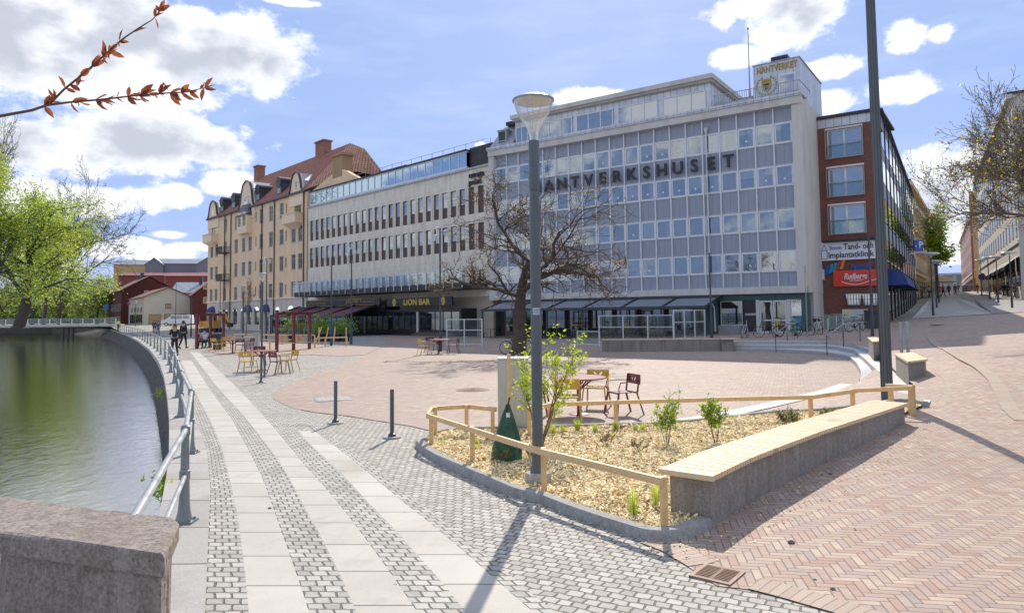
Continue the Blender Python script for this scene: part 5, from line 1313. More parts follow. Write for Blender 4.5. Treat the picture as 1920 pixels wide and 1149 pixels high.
for px in (401.5, 558): x = TF.S(px, 400); a, b = rws[0]; holes.append((x-1.0, x+1.0, a, b)); wl_.append((x, 1.0, a, b))
sm = []
for px in (432, 479.5, 536):
    for a, b in rws: x = TF.S(px, 470); holes.append((x-.2, x+.2, a+.35, b-.25)); sm.append((x, a+.35, b-.25))
wallgrid('wall', 0, TF.L, 4.55, TT, holes, M_och, th)
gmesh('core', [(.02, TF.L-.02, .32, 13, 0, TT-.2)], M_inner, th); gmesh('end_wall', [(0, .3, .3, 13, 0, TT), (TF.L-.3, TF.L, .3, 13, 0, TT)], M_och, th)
gmesh('string_course', [(-.1, TF.L, -.12, .1, 4.4, 4.6)], M_ochl, th)
gmesh('eaves', [(-.2, TF.L, -.35, .2, TT-.1, TT+.12)], M_slate, th)
def twin(hw, h):
    def f(): 
        t = .07; return boxmesh('window', [(-hw, -hw+t, .1, .2, 0, h), (hw-t, hw, .1, .2, 0, h), (-hw+t, hw-t, .1, .2, h-t, h), (-hw+t, hw-t, .1, .2, 0, t), (-.04, .04, .08, .2, t, h-t), (-hw+t, -.04, .09, .2, h*.68, h*.68+t), (.04, hw-t, .09, .2, h*.68, h*.68+t), (-hw-.06, hw+.06, -.06, .1, -.07, 0)], [M_bluef])
    return f
def tpane(hw, h): return lambda: boxmesh('pane', [(-hw+.07, hw-.07, .14, .15, .07, h-.07)], [G_sky])
for x, hw, a, b in wl_:
    k = '%.2f%.2f' % (hw, b-a); wo = inst('tw'+k, twin(hw, b-a), 'window', th, (x, 0, a)); inst('tp'+k, tpane(hw, b-a), 'pane', wo, (0, 0, 0))
for x, a, b in sm: gmesh('narrow_window', [(x-.2, x+.2, .12, .14, a, b)], G_dark, th)
# ground floor arches
ghl = []
gxs = [TF.S(p, 595) for p in (399, 412, 424, 440, 455, 467, 481, 500, 520, 545, 562)]
mb = MB(); arch = []
for k, x in enumerate(gxs):
    hw = .9 if k % 3 == 0 else .7
    ghl.append((x-hw, x+hw, .05 if k % 3 == 1 else .9, 2.9)); arch.append((x, hw))
wallgrid('ground_floor_wall', 0, TF.L, 0, 4.4, ghl, M_base, th)
mg = MB()
for h in ghl: mg.box(h[0], h[1], .2, .22, h[2], h[3])
mg.build('shop_panes', G_dark, th)
for x, hw in arch:
    mb = MB(); pts = [(x-hw, 2.9)] + [(x-hw*math.cos(a), 2.9+hw*.62*math.sin(a)) for a in np.linspace(0, math.pi, 9)][1:-1] + [(x+hw, 2.9)]
    mb.sheetxz([(a, b) for a, b in pts], -.012, -.001); mb.build('arch', G_dark, th)
for x in (gxs[0], gxs[5], gxs[7]):
    mb = MB(); r = 1.1; vs = []
    for i in range(6):
        for j in range(7):
            a = math.pi*j/6; e = math.pi/2*i/5; vs.append((x-r*math.cos(a)*math.cos(e*.0+0)*(1 if i == 0 else math.cos(e)), -r*math.sin(e)*.9, 2.7+r*math.sin(a)*math.cos(e)))
    fs = [(i*7+j, i*7+j+1, (i+1)*7+j+1, (i+1)*7+j) for i in range(5) for j in range(6)]
    mb.add(vs, fs); mb.build('arched_awning', plain('navy_awning', (.03, .06, .16), .6, 0, .1), th)
# bays and gables
M_gab = M_ochl
def gable(pxc, hw, zt, label, top=2.6):
    x = TF.S(pxc, 380); pts = [(x-hw, TT-1.6), (x+hw, TT-1.6), (x+hw, TT+.1), (x+hw*.8, TT+.5), (x+hw*.62, TT+top*.62), (x+hw*.42, TT+top*.88), (x, TT+top), (x-hw*.42, TT+top*.88), (x-hw*.62, TT+top*.62), (x-hw*.8, TT+.5), (x-hw, TT+.1)]
    mb = MB(); mb.sheetxz(pts, -.14, .25); mb.build('gable', M_gab, th)
    mb = MB(); q = [p for p in pts[2:]]
    for a, b in zip(q, q[1:]): mb.bar((a[0], -.16, a[1]+.03), (b[0], -.16, b[1]+.03), .3, .12)
    mb.build('gable_edge', M_slate, th)
    mb = MB(); mb.add([(x-hw*.6, .25, TT+top*.6), (x, .25, TT+top-.05), (x+hw*.6, .25, TT+top*.6), (x-hw*.5, 4, TT+top*.6), (x, 5, TT+top-.05), (x+hw*.5, 4, TT+top*.6), (x+hw*.9, .25, TT), (x+hw*.9, 2, TT)], [(0, 1, 4, 3), (1, 2, 5, 4), (2, 6, 7, 5)]); mb.build('gable_roof', M_zincd, th)
    return x
x = gable(556.5, 2.0, 0, '', 2.9)
gmesh('gable_window', [(x-.3, x+.3, -.16, -.141, TT+.6, TT+1.6)], G_sky, th)
x = gable(401.5, 2.4, 0, '', 2.9); gmesh('gable_window', [(x-.35, x+.35, -.16, -.141, TT+.5, TT+1.5)], G_sky, th)
x = gable(464, 3.0, 0, '', 4.2)
gw = gmesh('gable_window', [(x-.9, x+.9, -.18, -.141, TT+.2, TT+1.7)], M_bluef, th); gmesh('pane', [(x-.8, x-.03, -.2, -.181, TT+.3, TT+1.6), (x+.03, x+.8, -.2, -.181, TT+.3, TT+1.6)], G_sky, gw)
mb = MB(); mb.add([(x-1.9, -.95, TT-1.2), (x+1.9, -.95, TT-1.2), (x+1.5, -.2, TT+.6), (x-1.5, -.2, TT+.6), (x+2.1, -.0, TT-1.2), (x-2.1, 0, TT-1.2)], [(0, 1, 2, 3), (1, 4, 2), (0, 3, 5)]); mb.build('bay_roof', M_slate, th)
b1, b2 = rws[0]
gmesh('centre_bay', [(x-1.85, x+1.85, -.85, .0, b1-1.1, b1-.02), (x-1.85, x+1.85, -.85, .0, b2+.02, TT-1.2), (x-1.85, x-1.5, -.85, 0, b1-.02, b2+.02), (x+1.5, x+1.85, -.85, 0, b1-.02, b2+.02), (x-.3, x+.3, -.85, 0, b1-.02, b2+.02)], M_ochl, th)
bw = gmesh('bay_window', [(x-1.5, x-.3, -.7, -.6, b1, b2), (x+.3, x+1.5, -.7, -.6, b1, b2)], M_bluef, th); gmesh('pane', [(x-1.4, x-.95, -.72, -.701, b1+.1, b2-.1), (x-.88, x-.4, -.72, -.701, b1+.1, b2-.1), (x+.4, x+.88, -.72, -.701, b1+.1, b2-.1), (x+.95, x+1.4, -.72, -.701, b1+.1, b2-.1)], G_sky, bw)
for px in (401, 555):
    x = TF.S(px, 410); zb = b1-1.25
    gmesh('balcony', [(x-1.9, x+1.9, -1.1, 0, zb, zb+1.2), (x-2., x+2., -1.2, 0, zb+1.2, zb+1.3)], M_ochl, th)
    mb = MB(); mb.add([(x-1.9, -1.1, zb), (x+1.9, -1.1, zb), (x+1.2, 0, zb-.7), (x-1.2, 0, zb-.7), (x-1.9, 0, zb), (x+1.9, 0, zb)], [(0, 3, 2, 1), (0, 4, 3), (1, 2, 5)]); mb.build('bracket', M_ochl, th)
for y0 in (475, 526, 578):
    x, z = TF.hit(425, y0); mb = MB()
    if y0 == 578: mb.box(x-1.4, x+1.2, -1.1, 0, z-.2, z+.95); mb.build('stone_balcony', M_base, th); continue
    mb.box(x-1.3, x+1.3, -1.2, 0, z-.08, z+.04)
    for k in range(16): mb.bar((x-1.3+k*.173, -1.2, z), (x-1.3+k*.173, -1.2, z+.95), .035)
    for e in (-1.3, 1.3):
        mb.bar((x+e, -1.2, z+.95), (x+e, 0, z+.95), .05)
        for k in range(6): mb.bar((x+e, -1.2+k*.2, z), (x+e, -1.2+k*.2, z+.95), .03)
    mb.bar((x-1.3, -1.2, z+.95), (x+1.3, -1.2, z+.95), .06); mb.build('iron_balcony', M_black, th)
for px in (422.5, 434, 492, 515.5, 570.5):
    x = TF.S(px, 450); mb = MB(); mb.tube([(x, -.12, TT), (x, -.12, .2)], .08, 6); mb.build('downpipe', plain('rust_downpipe', (.05, .03, .03), .5), th)
# roof: front slope, right hip
RZ = TF.hit(590, 290, -6.)[1]; rx1 = TF.L+1.2; rz1 = RZ
mb = MB(); ridge_l = (6.5, 6.5, RZ-.2); ridge_r = (TF.L-.5, 6.5, RZ)
mb.add([(-.2, -.3, TT+.1), (TF.L+.0, -.3, TT+.1), ridge_r, ridge_l, (-.2, 13, TT+.1), (TF.L+.0, 13.3, TT+.1)], [(0, 1, 2, 3), (4, 0, 3), (5, 4, 3, 2)], 0)
mb.add([(TF.L+.0, -.3, TT+.1), (TF.L+4.4, 4.5, TT+2.4), (TF.L+5.5, 8.5, TT+2.0), (TF.L, 13.3, TT+.1), ridge_r, (TF.L+3.3, 6.5, RZ-1.5)], [(0, 1, 5, 4), (4, 5, 2, 3), (1, 2, 5)], 1)
mb.build('roof', [M_rt, M_rt2], th)
M_chim = brickwall('chimney_brick', (.30, .12, .08), (.36, .17, .11), (.3, .22, .18), .3, .1)
rf_ = [o for o in th.children if o.name.startswith('roof')][0]
for px, w__, yy_, h in ((481, 1.7, 6.5, 1.6), (600, 2.6, 6.5, 1.5)):
    x = TF.S(px, 330, -6.); gmesh('chimney', [(x-w__/2, x+w__/2, yy_-.6, yy_+.6, RZ-1.2, RZ+h), (x-w__/2-.12, x+w__/2+.12, yy_-.75, yy_+.75, RZ+h, RZ+h+.2)], M_chim, rf_)
# party gable wall with chimney to the right of the roof
gx0 = TF.L+.1; mb = MB(); zr = TT
mb.sheetxz([(gx0, zr-2.5), (gx0+13, zr-2.5), (gx0+13, zr-.6), (gx0+8.2, zr+1.5), (gx0+6.8, zr+1.7), (gx0, zr+.0)], .6, 1.2); mb.build('party_gable', M_och, th)
gmesh('party_chimney', [(gx0+5.6, gx0+7.9, .55, 2, zr+.8, zr+3.4), (gx0+5.4, gx0+8.1, .4, 2.2, zr+3.4, zr+3.65)], plaster('chimney_plaster', (.42, .26, .14), (.3, .2, .12)), th)
for px, yb in ((423.5, 392), (445.5, 383), (491, 370), (531, 358)):
    x = TF.S(px, yb, -1.0); z0 = TT+.75
    dm = gmesh('dormer', [(x-.75, x+.75, .4, 2.6, z0, z0+1.9), (x-.9, x+.9, .2, 2.8, z0+1.9, z0+2.05)], M_slate, th)
    mb = MB(); mb.tube([(x, .25, z0+1.75), (x, 2.8, z0+1.75)], .8, 10); mb.build('dormer_hood', M_slate, dm)
    wo = gmesh('dormer_window', [(x-.5, x+.5, .34, .4, z0+.2, z0+1.75)], M_bluef, dm)
# ---------------------------------------------------------------- houses across the bridge, far left
def gable_house(name, label, px, Y, ang, wf_, ws_, y_eave, y_ridge, mw_, mr_, ridge='y', wins=(), z0=.4, trim=None, base=None, cat='house', chim=None):
    A = D(px, y_eave, Y); ze = A.z; zr = D(px, y_ridge, Y).z; root = empty(name, (A.x, A.y, 0), ang, label, cat, 'houses beyond the bridge')
    mb = MB(); W_, L_ = wf_, ws_
    mb.box(0, W_, 0, L_, -.3, ze)
    if ridge == 'y': mb.add([(0, 0, ze), (W_, 0, ze), (W_/2, 0, zr), (0, L_, ze), (W_, L_, ze), (W_/2, L_, zr)], [(0, 1, 2), (4, 3, 5)])
    else: mb.add([(0, 0, ze), (0, L_, ze), (0, L_/2, zr), (W_, 0, ze), (W_, L_, ze), (W_, L_/2, zr)], [(0, 2, 1), (3, 4, 5)])
    mb.build('wall', mw_, root); mb = MB(); e = .35; t = .15; sl = (zr-ze)/((W_ if ridge == 'y' else L_)/2)
    if ridge == 'y': prof = [(-e, ze-e*sl+.05), (W_/2, zr+.05), (W_+e, ze-e*sl+.05), (W_+e, ze-e*sl+.05+t), (W_/2, zr+.05+t*1.3), (-e, ze-e*sl+.05+t)]; mb.sheetxz(prof, -.4, L_+.4)
    else:
        prof = [(-e, ze-e*sl+.05), (L_/2, zr+.05), (L_+e, ze-e*sl+.05), (L_+e, ze-e*sl+.05+t), (L_/2, zr+.05+t*1.3), (-e, ze-e*sl+.05+t)]; n = 6
        vs = [(-.4, y, z) for y, z in prof]+[(W_+.4, y, z) for y, z in prof]; mb.add(vs, [tuple(range(n))[::-1], tuple(range(n, 2*n))]+[(i, (i+1) % n, n+(i+1) % n, n+i) for i in range(n)])
    rf = mb.build('roof', mr_, root)
    for (cx_, cy_, ch) in (chim or ()): gmesh('chimney', [(cx_-.4, cx_+.4, cy_-.4, cy_+.4, ze, zr+ch)], M_slate, rf)
    for side, a, b, za, zb in wins:
        if side == 'f': bx_ = [(a, b, -.06, .0, za, zb)]; gb = [(a+.08, b-.08, -.08, -.061, za+.08, zb-.08)]
        else: bx_ = [(-.06, 0, a, b, za, zb)]; gb = [(-.08, -.061, a+.08, b-.08, za+.08, zb-.08)]
        wo = gmesh('window', bx_, trim or M_white, root); gmesh('pane', gb, G_dark, wo)
    return root
M_redw = plaster('falu_red_boards', (.115, .028, .022), (.07, .018, .015), 3, .4, .9, (.25, 50)); M_cream = plaster('cream_boards', (.68, .63, .50), (.5, .45, .33), 2, .3, .9, (50, .25)); M_brt = rooftile('brown_tiles', (.22, .10, .07), (.32, .17, .12)); M_grt = seam_metal('grey_seam_roof', (.30, .33, .36), .7, .5, .3)
M_vio = plaster('violet_grey_boards', (.21, .20, .23), (.15, .14, .17), 2, .3, .9, (.5, 50)); M_yelw = plaster('yellow_render', (.58, .38, .17), (.45, .3, .14), 1, .3); M_shopb = plain('brown_shop_frame', (.12, .04, .03), .5)
a_ = .62
w3 = [('f', x, x+.9, 3.9, 5.2) for x in (1.5, 4.0, 6.4)]
gable_house('cream_house', 'cream boarded house with brown tiled roof and shop windows across the bridge', 270, 150, a_, 9.6, 24, 557, 539, M_cream, M_brt, 'y', [('f', 1, 3.4, .7, 2.8), ('f', 4, 5.2, .4, 2.8), ('f', 6, 8.6, .7, 2.8), ('f', 4.2, 5.4, 4.0, 5.1)]+[('s', 2+3.4*k, 4.6+3.4*k, .7, 2.8) for k in range(6)]+[('s', 3+5*k, 4+5*k, 3.3, 4.4) for k in range(4)], trim=M_shopb, chim=((5, 8, .6),))
gable_house('red_house', 'dark red boarded house with brown tiled roof behind the cream house', 228, 172, a_, 12.5, 30, 544, 517, M_redw, M_brt, 'y', [('f', 2, 3, 3.6, 5.2), ('f', 5, 6, 7.4, 8.9)]+[('s', 2+3.2*k, 3.3+3.2*k, 3.8, 5.6) for k in range(7)]+[('s', 2+3.2*k, 3.6+3.2*k, .6, 2.4) for k in range(7)], chim=((6, 12, 1.5), (6, 18, 1.)))
gable_house('white_house', 'white house with grey seamed metal roof right of the cream house', 322, 166, .22, 9, 12, 549, 529, M_cream, M_grt, 'x', [('f', 3, 4.2, 3.8, 5.4), ('f', 6, 7.2, 3.8, 5.4), ('f', 2.6, 4.4, .5, 2.6), ('f', 5.6, 7.6, .5, 2.6)], trim=M_shopb, chim=((5.5, 5, 1.6),))
gable_house('red_gable_house', 'bright red boarded gable house beside the ochre apartment block', 362, 148, .5, 8.5, 14, 552, 521, M_redw, rooftile('pink_tiles', (.35, .16, .13), (.42, .22, .18)), 'y', [('f', 2, 2.9, 5, 6.3), ('f', 5, 5.9, 5, 6.3), ('f', 2, 2.9, 8, 9)])
gable_house('yellow_block', 'distant yellow apartment block with pale roof on the skyline', 213, 300, .25, 27, 14, 496, 486, M_yelw, M_grt, 'x', [('f', 3+4*k, 4.2+4*k, 20, 21.8) for k in range(5)], cat='building')
gable_house('violet_gable_block', 'distant grey violet block with a steep gable beside the yellow block', 272, 290, .25, 7, 20, 496, 483.5, M_vio, M_grt, 'y', [('f', 1.5, 2.6, 19, 21)], cat='building')
gable_house('violet_long_block', 'long grey violet block with balconies on the skyline', 289.5, 292, .25, 21, 14, 494, 483.5, M_vio, M_grt, 'x', [('f', 2+3.5*k, 3.4+3.5*k, 18, 20.5) for k in range(5)], cat='building')
gable_house('violet_end_block', 'grey violet gabled block cut off by the ochre house', 368, 285, .25, 10, 14, 496, 481, M_vio, M_grt, 'y', [('f', 2, 3.2, 18, 20.5)], cat='building')
gable_house('red_roofed_hall', 'low bright red hall below the violet skyline blocks', 310, 215, .2, 22, 16, 518, 510, plain('red_sheet', (.24, .05, .04), .5), plain('red_sheet', (.24, .05, .04), .5), 'x', cat='building')
gable_house('red_low_hall', 'low red roofed building below the yellow skyline block', 222, 225, .2, 14, 12, 517, 511, plain('red_sheet', (.24, .05, .04), .5), plain('red_sheet', (.24, .05, .04), .5), 'x', cat='building')
# footbridge
fb = empty('footbridge', (-74, 126, 0), 0, 'low footbridge with pale railings crossing the river by the leaning tree', 'footbridge')
gmesh('deck', [(-70, 2, 0, 3, .55, .95)], plain('bridge_deck', (.55, .52, .46), .8, 0, .2, 1), fb)
mb = MB()
for k in range(37):
    mb.bar((-70+2*k, .1, .95), (-70+2*k, .1, 2.0), .13)
for z in (1.3, 1.65, 2.0): mb.bar((-70, .1, z), (2, .1, z), .10)
mb.build('railing', M_alu, fb)
for x in (-32, -8): 
    mb = MB(); 
    for q in (0, .9, 1.8): mb.tube([(x+q, 1, -1.6), (x+q, 1, .55)], .18, 8)
    mb.build('pier', M_black, fb)
# ---------------------------------------------------------------- street on the right
M_beige = plaster('beige_render', (.60, .55, .47), (.42, .36, .28), .6, .4); M_och2 = plaster('amber_render', (.55, .36, .16), (.4, .25, .1), .6, .35)
def block(name, label, P, Q, depth, z0, zt, mat, nwin, storeys, zs0=4.6, frame=None, side=1, ww=1.1, wh=1.8, winlim=100, pieces=True, arc=True):
    f = Fac(P, Q); root = f.root(name, label, 'building')
    gmesh('wall', [(0, f.L, 0, depth, z0-3, zt)], mat, root); gmesh('cornice', [(-.2, f.L+.2, -.5, .1, zt-.5, zt), (-.1, f.L+.1, -.15, 0, zs0-.35+z0, zs0+z0)], M_ochl if mat is M_och2 else M_fconc, root)
    gmesh('roof', [(-.2, f.L+.2, -.4, depth, zt+.01, zt+.25)], M_darkm, root)
    dx = f.L/nwin; dz = (zt-.7-z0-zs0)/storeys; c = 0
    for j in range(storeys):
        for i in range(nwin):
            x = (i+.5)*dx; z = z0+zs0+(j+.2)*dz; c += 1
            if c > 96: break
            wo = gmesh('window', [(x-ww/2-.1, x+ww/2+.1, -.07, 0, z-.1, z+min(wh, dz*.66)+.1)], frame or M_fconc, root) if 'W%s' % name not in _wcache else None
            if wo is None:
                wo = bpy.data.objects.new('window', _wcache['W'+name]); COL.objects.link(wo); wo.parent = root; wo.location = (x, 0, z); pn = bpy.data.objects.new('pane', _wcache['P'+name]); COL.objects.link(pn); pn.parent = wo
            else:
                wo.data.transform(Matrix.Translation((-x, 0, -z))); wo.location = (x, 0, z); pn = gmesh('pane', [(-ww/2, ww/2, -.09, -.071, 0, min(wh, dz*.66))], G_dark, wo); _wcache['W'+name] = wo.data; _wcache['P'+name] = pn.data
    n = max(3, int(f.L/4)); 
    for i in range(min(n, 24)):
        x = (i+.5)*f.L/n; gz = 0; sw = gmesh('shop_window', [(x-1.4, x+1.4, -.04, 0, z0+.2, z0+3.4)], M_awnf, root); gmesh('pane', [(x-1.3, x+1.3, -.06, -.041, z0+.3, z0+3.3)], G_dark, sw)
    return f, root
# right side terrace (near end out of frame)
fR, rR = block('beige_block', 'long beige apartment block with many windows rising up the right of the street', (87.5, 129.5), (56.2, 76.5), 14, 4.4, 26, M_beige, 17, 5, 5.2, ww=1.1)
for k in range(6):
    x = fR.L-4-k*6.5; mb = MB(); mb.add([(x, -.1, 7.9), (x+4.5, -.1, 7.9), (x+4.5, -1.5, 6.7), (x, -1.5, 6.7), (x, -1.5, 6.3), (x+4.5, -1.5, 6.3)], [(0, 1, 2, 3)[::-1], (3, 2, 5, 4)[::-1]]); mb.add([(x, -.1, 7.9), (x, -1.5, 6.7), (x, -.1, 6.5)], [(0, 1, 2)]); mb.build('awning', M_black, rR)
block('amber_block', 'ochre classical building beyond the brick block on the street', D(1704, 400, 88).xy, D(1742, 400, 122).xy, 12, 2.6, D(1725, 368, 100).z, M_och2, 14, 4, 4.5)
block('yellow_corner_block', 'yellow and grey turreted building in the middle distance of the street', (125, 187), (99, 148), 14, 5.5, 27, M_och2, 10, 4, 5)
block('brown_block', 'brownish red building far down the right side of the street', (170, 262), (127, 191), 14, 7, 27, plaster('brown_render', (.36, .17, .12), (.25, .12, .08)), 14, 4, 5)
block('far_left_block', 'pale building far along the left side of the street', D(1742, 400, 122).xy+Vector((1, 1)), (150, 245), 12, 4.5, 15, M_beige, 16, 3, 4.5)
block('street_end_block', 'dark distant building closing the end of the street', (190, 320), (235, 300), 12, 9, 18, plaster('grey_render', (.25, .24, .25), (.2, .18, .18)), 10, 2, 4)
# church spire
cs = empty('church_spire', (205, 303, 0), 0, 'thin green copper church spire behind the bare tree on the right', 'spire')
mb = MB(); mb.lathe([(3.2, 6), (3.2, 40), (2.6, 43), (1.6, 50), (.1, 66)], n=8); mb.build('spire', plain('copper_green', (.12, .28, .22), .6, .1, .2, .5), cs)
# street paving: pale pavements and roadway
sd_ = Vector((.54, .842)).normalized() if False else (Vector((48.4, 84))-Vector((27.3, 50))).normalized(); sn = Vector((sd_.y, -sd_.x))
O = Vector((27.6, 50.6))
def strip(name, o0, o1, l0, l1, mat, zo, grid=3.):
    P = [O+sn*o0+sd_*l0, O+sn*o1+sd_*l0, O+sn*o1+sd_*l1, O+sn*o0+sd_*l1]
    g = [((O+sn*o+sd_*l).x, (O+sn*o+sd_*l).y) for o in np.arange(o0+.5, o1, 1.5) for l in np.arange(l0+1, l1, grid)]
    return sheet(name, [(p.x, p.y) for p in P], mat, zo, g)
M_pave = setts('street_slabs', 'POS', .7, .7, (.44, .42, .39), (.52, .50, .47), (.25, .23, .2), .012, R_(32), .02, .5, .2)
M_road = setts('street_setts', 'POS', .2, .12, (.30, .28, .265), (.42, .40, .37), (.2, .18, .16), .012, R_(32), .3, .5, .4)
strip('pavement', 1.2, 6.2, 2.5, 230, M_pave, .03); strip('road', 6.21, 12.0, 3.0, 260, M_road, .028); strip('pavement', 12.01, 19.5, 10, 230, M_pave, .03)
# ---------------------------------------------------------------- square furniture
def holed_panel(poly, holes, y, th, curve=0.):
    loops = [poly]+holes; vs = []; es = []
    for lp in loops:
        o = len(vs); vs += [Vector(p) for p in lp]; es += [(o+i, o+(i+1) % len(lp)) for i in range(len(lp))]
    r = delaunay_2d_cdt(vs, es, [], 0, 1e-6); mb = MB(); V = r[0]; keep = []
    for f in r[2]:
        c = (sum(V[i].x for i in f)/3, sum(V[i].y for i in f)/3)
        if inpoly(c, poly) and not any(inpoly(c, h) for h in holes): keep.append(tuple(f))
    n = len(V); yy_ = lambda v: y-curve*(v.x*v.x)*4
    mb.add([(v.x, yy_(v), v.y) for v in V]+[(v.x, yy_(v)+th, v.y) for v in V], [f for f in keep]+[tuple(i+n for i in f[::-1]) for f in keep])
    for lp in loops:
        k = len(lp); mb.add([(p[0], yy_(Vector(p)), p[1]) for p in lp]+[(p[0], yy_(Vector(p))+th, p[1]) for p in lp], [(i, k+i, k+(i+1) % k, (i+1) % k) for i in range(k)])
    return mb
def make_chair(mat):
    r = empty('garden_chair', (0, 0, 0), 0, 'metal armchair', 'chair')
    mb = MB()
    for k in range(7): mb.box(-.22+k*.064, -.22+k*.064+.052, -.23, .22, .44, .458)
    mb.box(-.23, .23, -.24, -.215, .425, .455); mb.box(-.23, .23, .2, .225, .425, .455); mb.build('seat', mat, r, bevel=.003)
    leaf = lambda s: [(s*.015, .635), (s*.035, .66), (s*.075, .70), (s*.10, .745), (s*.075, .745), (s*.04, .72), (s*.018, .68)]
    def ordr(l): return l
    mb = holed_panel([(-.235, .60), (.235, .60), (.245, .70), (.24, .80), (-.24, .80), (-.245, .70)], [ordr(leaf(1)), ordr(leaf(-1))], .255, .012, -.06); mb.build('backrest', mat, r)
    for s in (-1, 1):
        mb = MB(); mb.bar((s*.225, -.21, .44), (s*.275, -.28, 0), .034, .024); mb.build('leg', mat, r)
        mb = MB(); mb.bar((s*.225, .20, .44), (s*.265, .33, 0), .034, .024); mb.build('leg', mat, r)
        mb = MB(); mb.bar((s*.225, .21, .44), (s*.235, .265, .79), .03, .02); mb.build('back_post', mat, r)
        mb = MB(); mb.tube([(s*.225, -.2, .44), (s*.275, -.23, .54), (s*.29, -.2, .655), (s*.29, .0, .665), (s*.245, .24, .66)], .011, 6); mb.build('armrest', mat, r)
    return r
def make_table():
    r = empty('round_table', (0, 0, 0), 0, 'maroon round table', 'table', 'round maroon tables on the square')
    mb = MB(); mb.lathe([(.001, .72), (.54, .72), (.56, .73), (.56, .745), (.54, .752), (.001, .752)], n=32, cap=False); mb.build('tabletop', M_maroon_top, r, smooth=True)
    mb = MB(); mb.lathe([(.045, .02), (.04, .3), (.05, .72)], n=12)
    for k in range(6):
        a = k*1.047; mb.bar((.04*math.cos(a), .04*math.sin(a), .5), (.3*math.cos(a), .3*math.sin(a), .715), .012, .03)
    mb.build('column', M_maroon, r, smooth=True); mb = MB(); mb.lathe([(.21, 0), (.21, .012), (.06, .03)], n=20); mb.build('foot', M_maroon, r)
    return r
m_, t_ = newmat('perforated_maroon'); co_ = t_.n('ShaderNodeTexCoord').outputs['Object']
vo_ = t_.n('ShaderNodeTexVoronoi', {'Vector': co_, 'Scale': 38, 'Randomness': 0.}).outputs['Distance']
finish(t_, t_.mix(t_.mr(vo_, .28, .36, 1, 0), (.20, .05, .06), (.07, .02, .025)), .7, 0); M_maroon_top = m_
CHY, CHM, TBL = make_chair(M_mustard), make_chair(M_maroon), make_table(); uY, uM, uT = [0], [0], [0]
GY, GM = 'mustard chairs on the square', 'maroon chairs on the square'
def chair(kind, px, py, rz, label): 
    p, u, g = (CHY, uY, GY) if kind == 'y' else (CHM, uM, GM); return place(p, u, G(px, py, .012), rz, label, g)
def table(px, py, label): return place(TBL, uT, G(px, py, .012), 0, label, 'round maroon tables on the square')
table(1086, 776, 'round maroon table behind the planting bed, nearest to the lamp post')
chair('y', 1064, 786, R_(176), 'mustard armchair in front of the near round table, back to the planting bed')
chair('y', 1118, 764, R_(-18), 'mustard armchair behind the near round table')
chair('m', 1168, 776, R_(-70), 'maroon armchair on the right of the near round table')
chair('m', 1004, 777, R_(80), 'maroon armchair left of the near round table, half hidden by the grey cabinet')
table(490, 694, 'round maroon table by the two short bollards near the river path')
chair('y', 465, 700, R_(178), 'mustard armchair left of the table by the river path bollards')
chair('m', 523, 701, R_(140), 'maroon armchair in front of the table by the river path bollards')
chair('y', 541, 697, R_(-100), 'mustard armchair right of the table by the river path bollards')
chair('m', 484, 686, R_(10), 'maroon armchair behind the table by the river path bollards')
table(436, 662, 'round maroon table between the two red swing frames')
chair('y', 407, 659, R_(150), 'mustard armchair beside the dark litter bin near the left swing frame')
chair('y', 424, 656, R_(20), 'mustard armchair behind the table between the swing frames')
chair('m', 450, 661, R_(200), 'maroon armchair right of the table between the swing frames')
chair('m', 465, 660, R_(-95), 'outer maroon armchair right of the table between the swing frames')
table(823, 663, 'round maroon table in the middle of the square before the bar')
chair('y', 796, 664.5, R_(120), 'mustard armchair by the middle table before the bar')
chair('m', 809, 659.5, R_(30), 'maroon armchair behind the middle table before the bar')
chair('m', 850, 663.5, R_(-75), 'maroon armchair on the right of the middle table before the bar')
chair('m', 377, 647, R_(60), 'maroon armchair at the far left by the river path')
def make_bollard():
    r = empty('bollard', (0, 0, 0), 0, 'bollard', 'bollard'); mb = MB(); mb.lathe([(.035, .03), (.035, .80), (.03, .81)], n=12); mb.build('post', M_pole, r, smooth=True)
    mb = MB(); mb.lathe([(.15, -.02), (.15, .02), (.14, .03), (.06, .032)], n=20); mb.build('footing', M_conc, r, smooth=True); mb = MB(); mb.lathe([(.07, .03), (.06, .07), (.036, .085)], n=12); mb.build('collar', M_poleD, r, smooth=True); return r
BO = make_bollard(); uB = [0]; gB = 'slim grey bollards along the river path'
for px, py, lb_ in ((735, 821, 'slim grey bollard nearest the cobbled tip of the planting bed'), (629, 794, 'slim grey bollard beside the square metal cover'), (489.5, 718.5, 'slim grey bollard in front of the river path table, nearer of the pair'), (496, 708, 'slim grey bollard in front of the river path table, farther of the pair')): place(BO, uB, G(px, py, 0), 0, lb_, gB)
def make_post2(h=1.05):
    r = empty('steel_post', (0, 0, 0), 0, 'steel post', 'bollard'); mb = MB(); mb.lathe([(.045, 0), (.045, h), (.04, h+.01), (.001, h+.012)], n=12, cap=False); mb.build('post', M_galv, r, smooth=True); mb = MB(); mb.lathe([(.08, -.02), (.08, .012), (.05, .02)], n=12); mb.build('foot', M_galv, r); return r
P2 = make_post2(); u2 = [0]; g2 = 'plain steel posts near the stairs'
def gh(px, py): v = GH(px, py); return v
for loc, lb_ in ((gh(1691, 669), 'left one of two steel posts behind the timber topped granite block'), (gh(1703, 667), 'right one of two steel posts behind the timber topped granite block'), (gh(1553, 634), 'steel post at the head of the stairs beside the bicycles'), (gh(1581, 633), 'steel post between the right stair handrail and the brick wall'), (gh(1569, 624), 'steel post close to the brick wall by the bicycles')): place(P2, u2, loc, 0, lb_, g2)
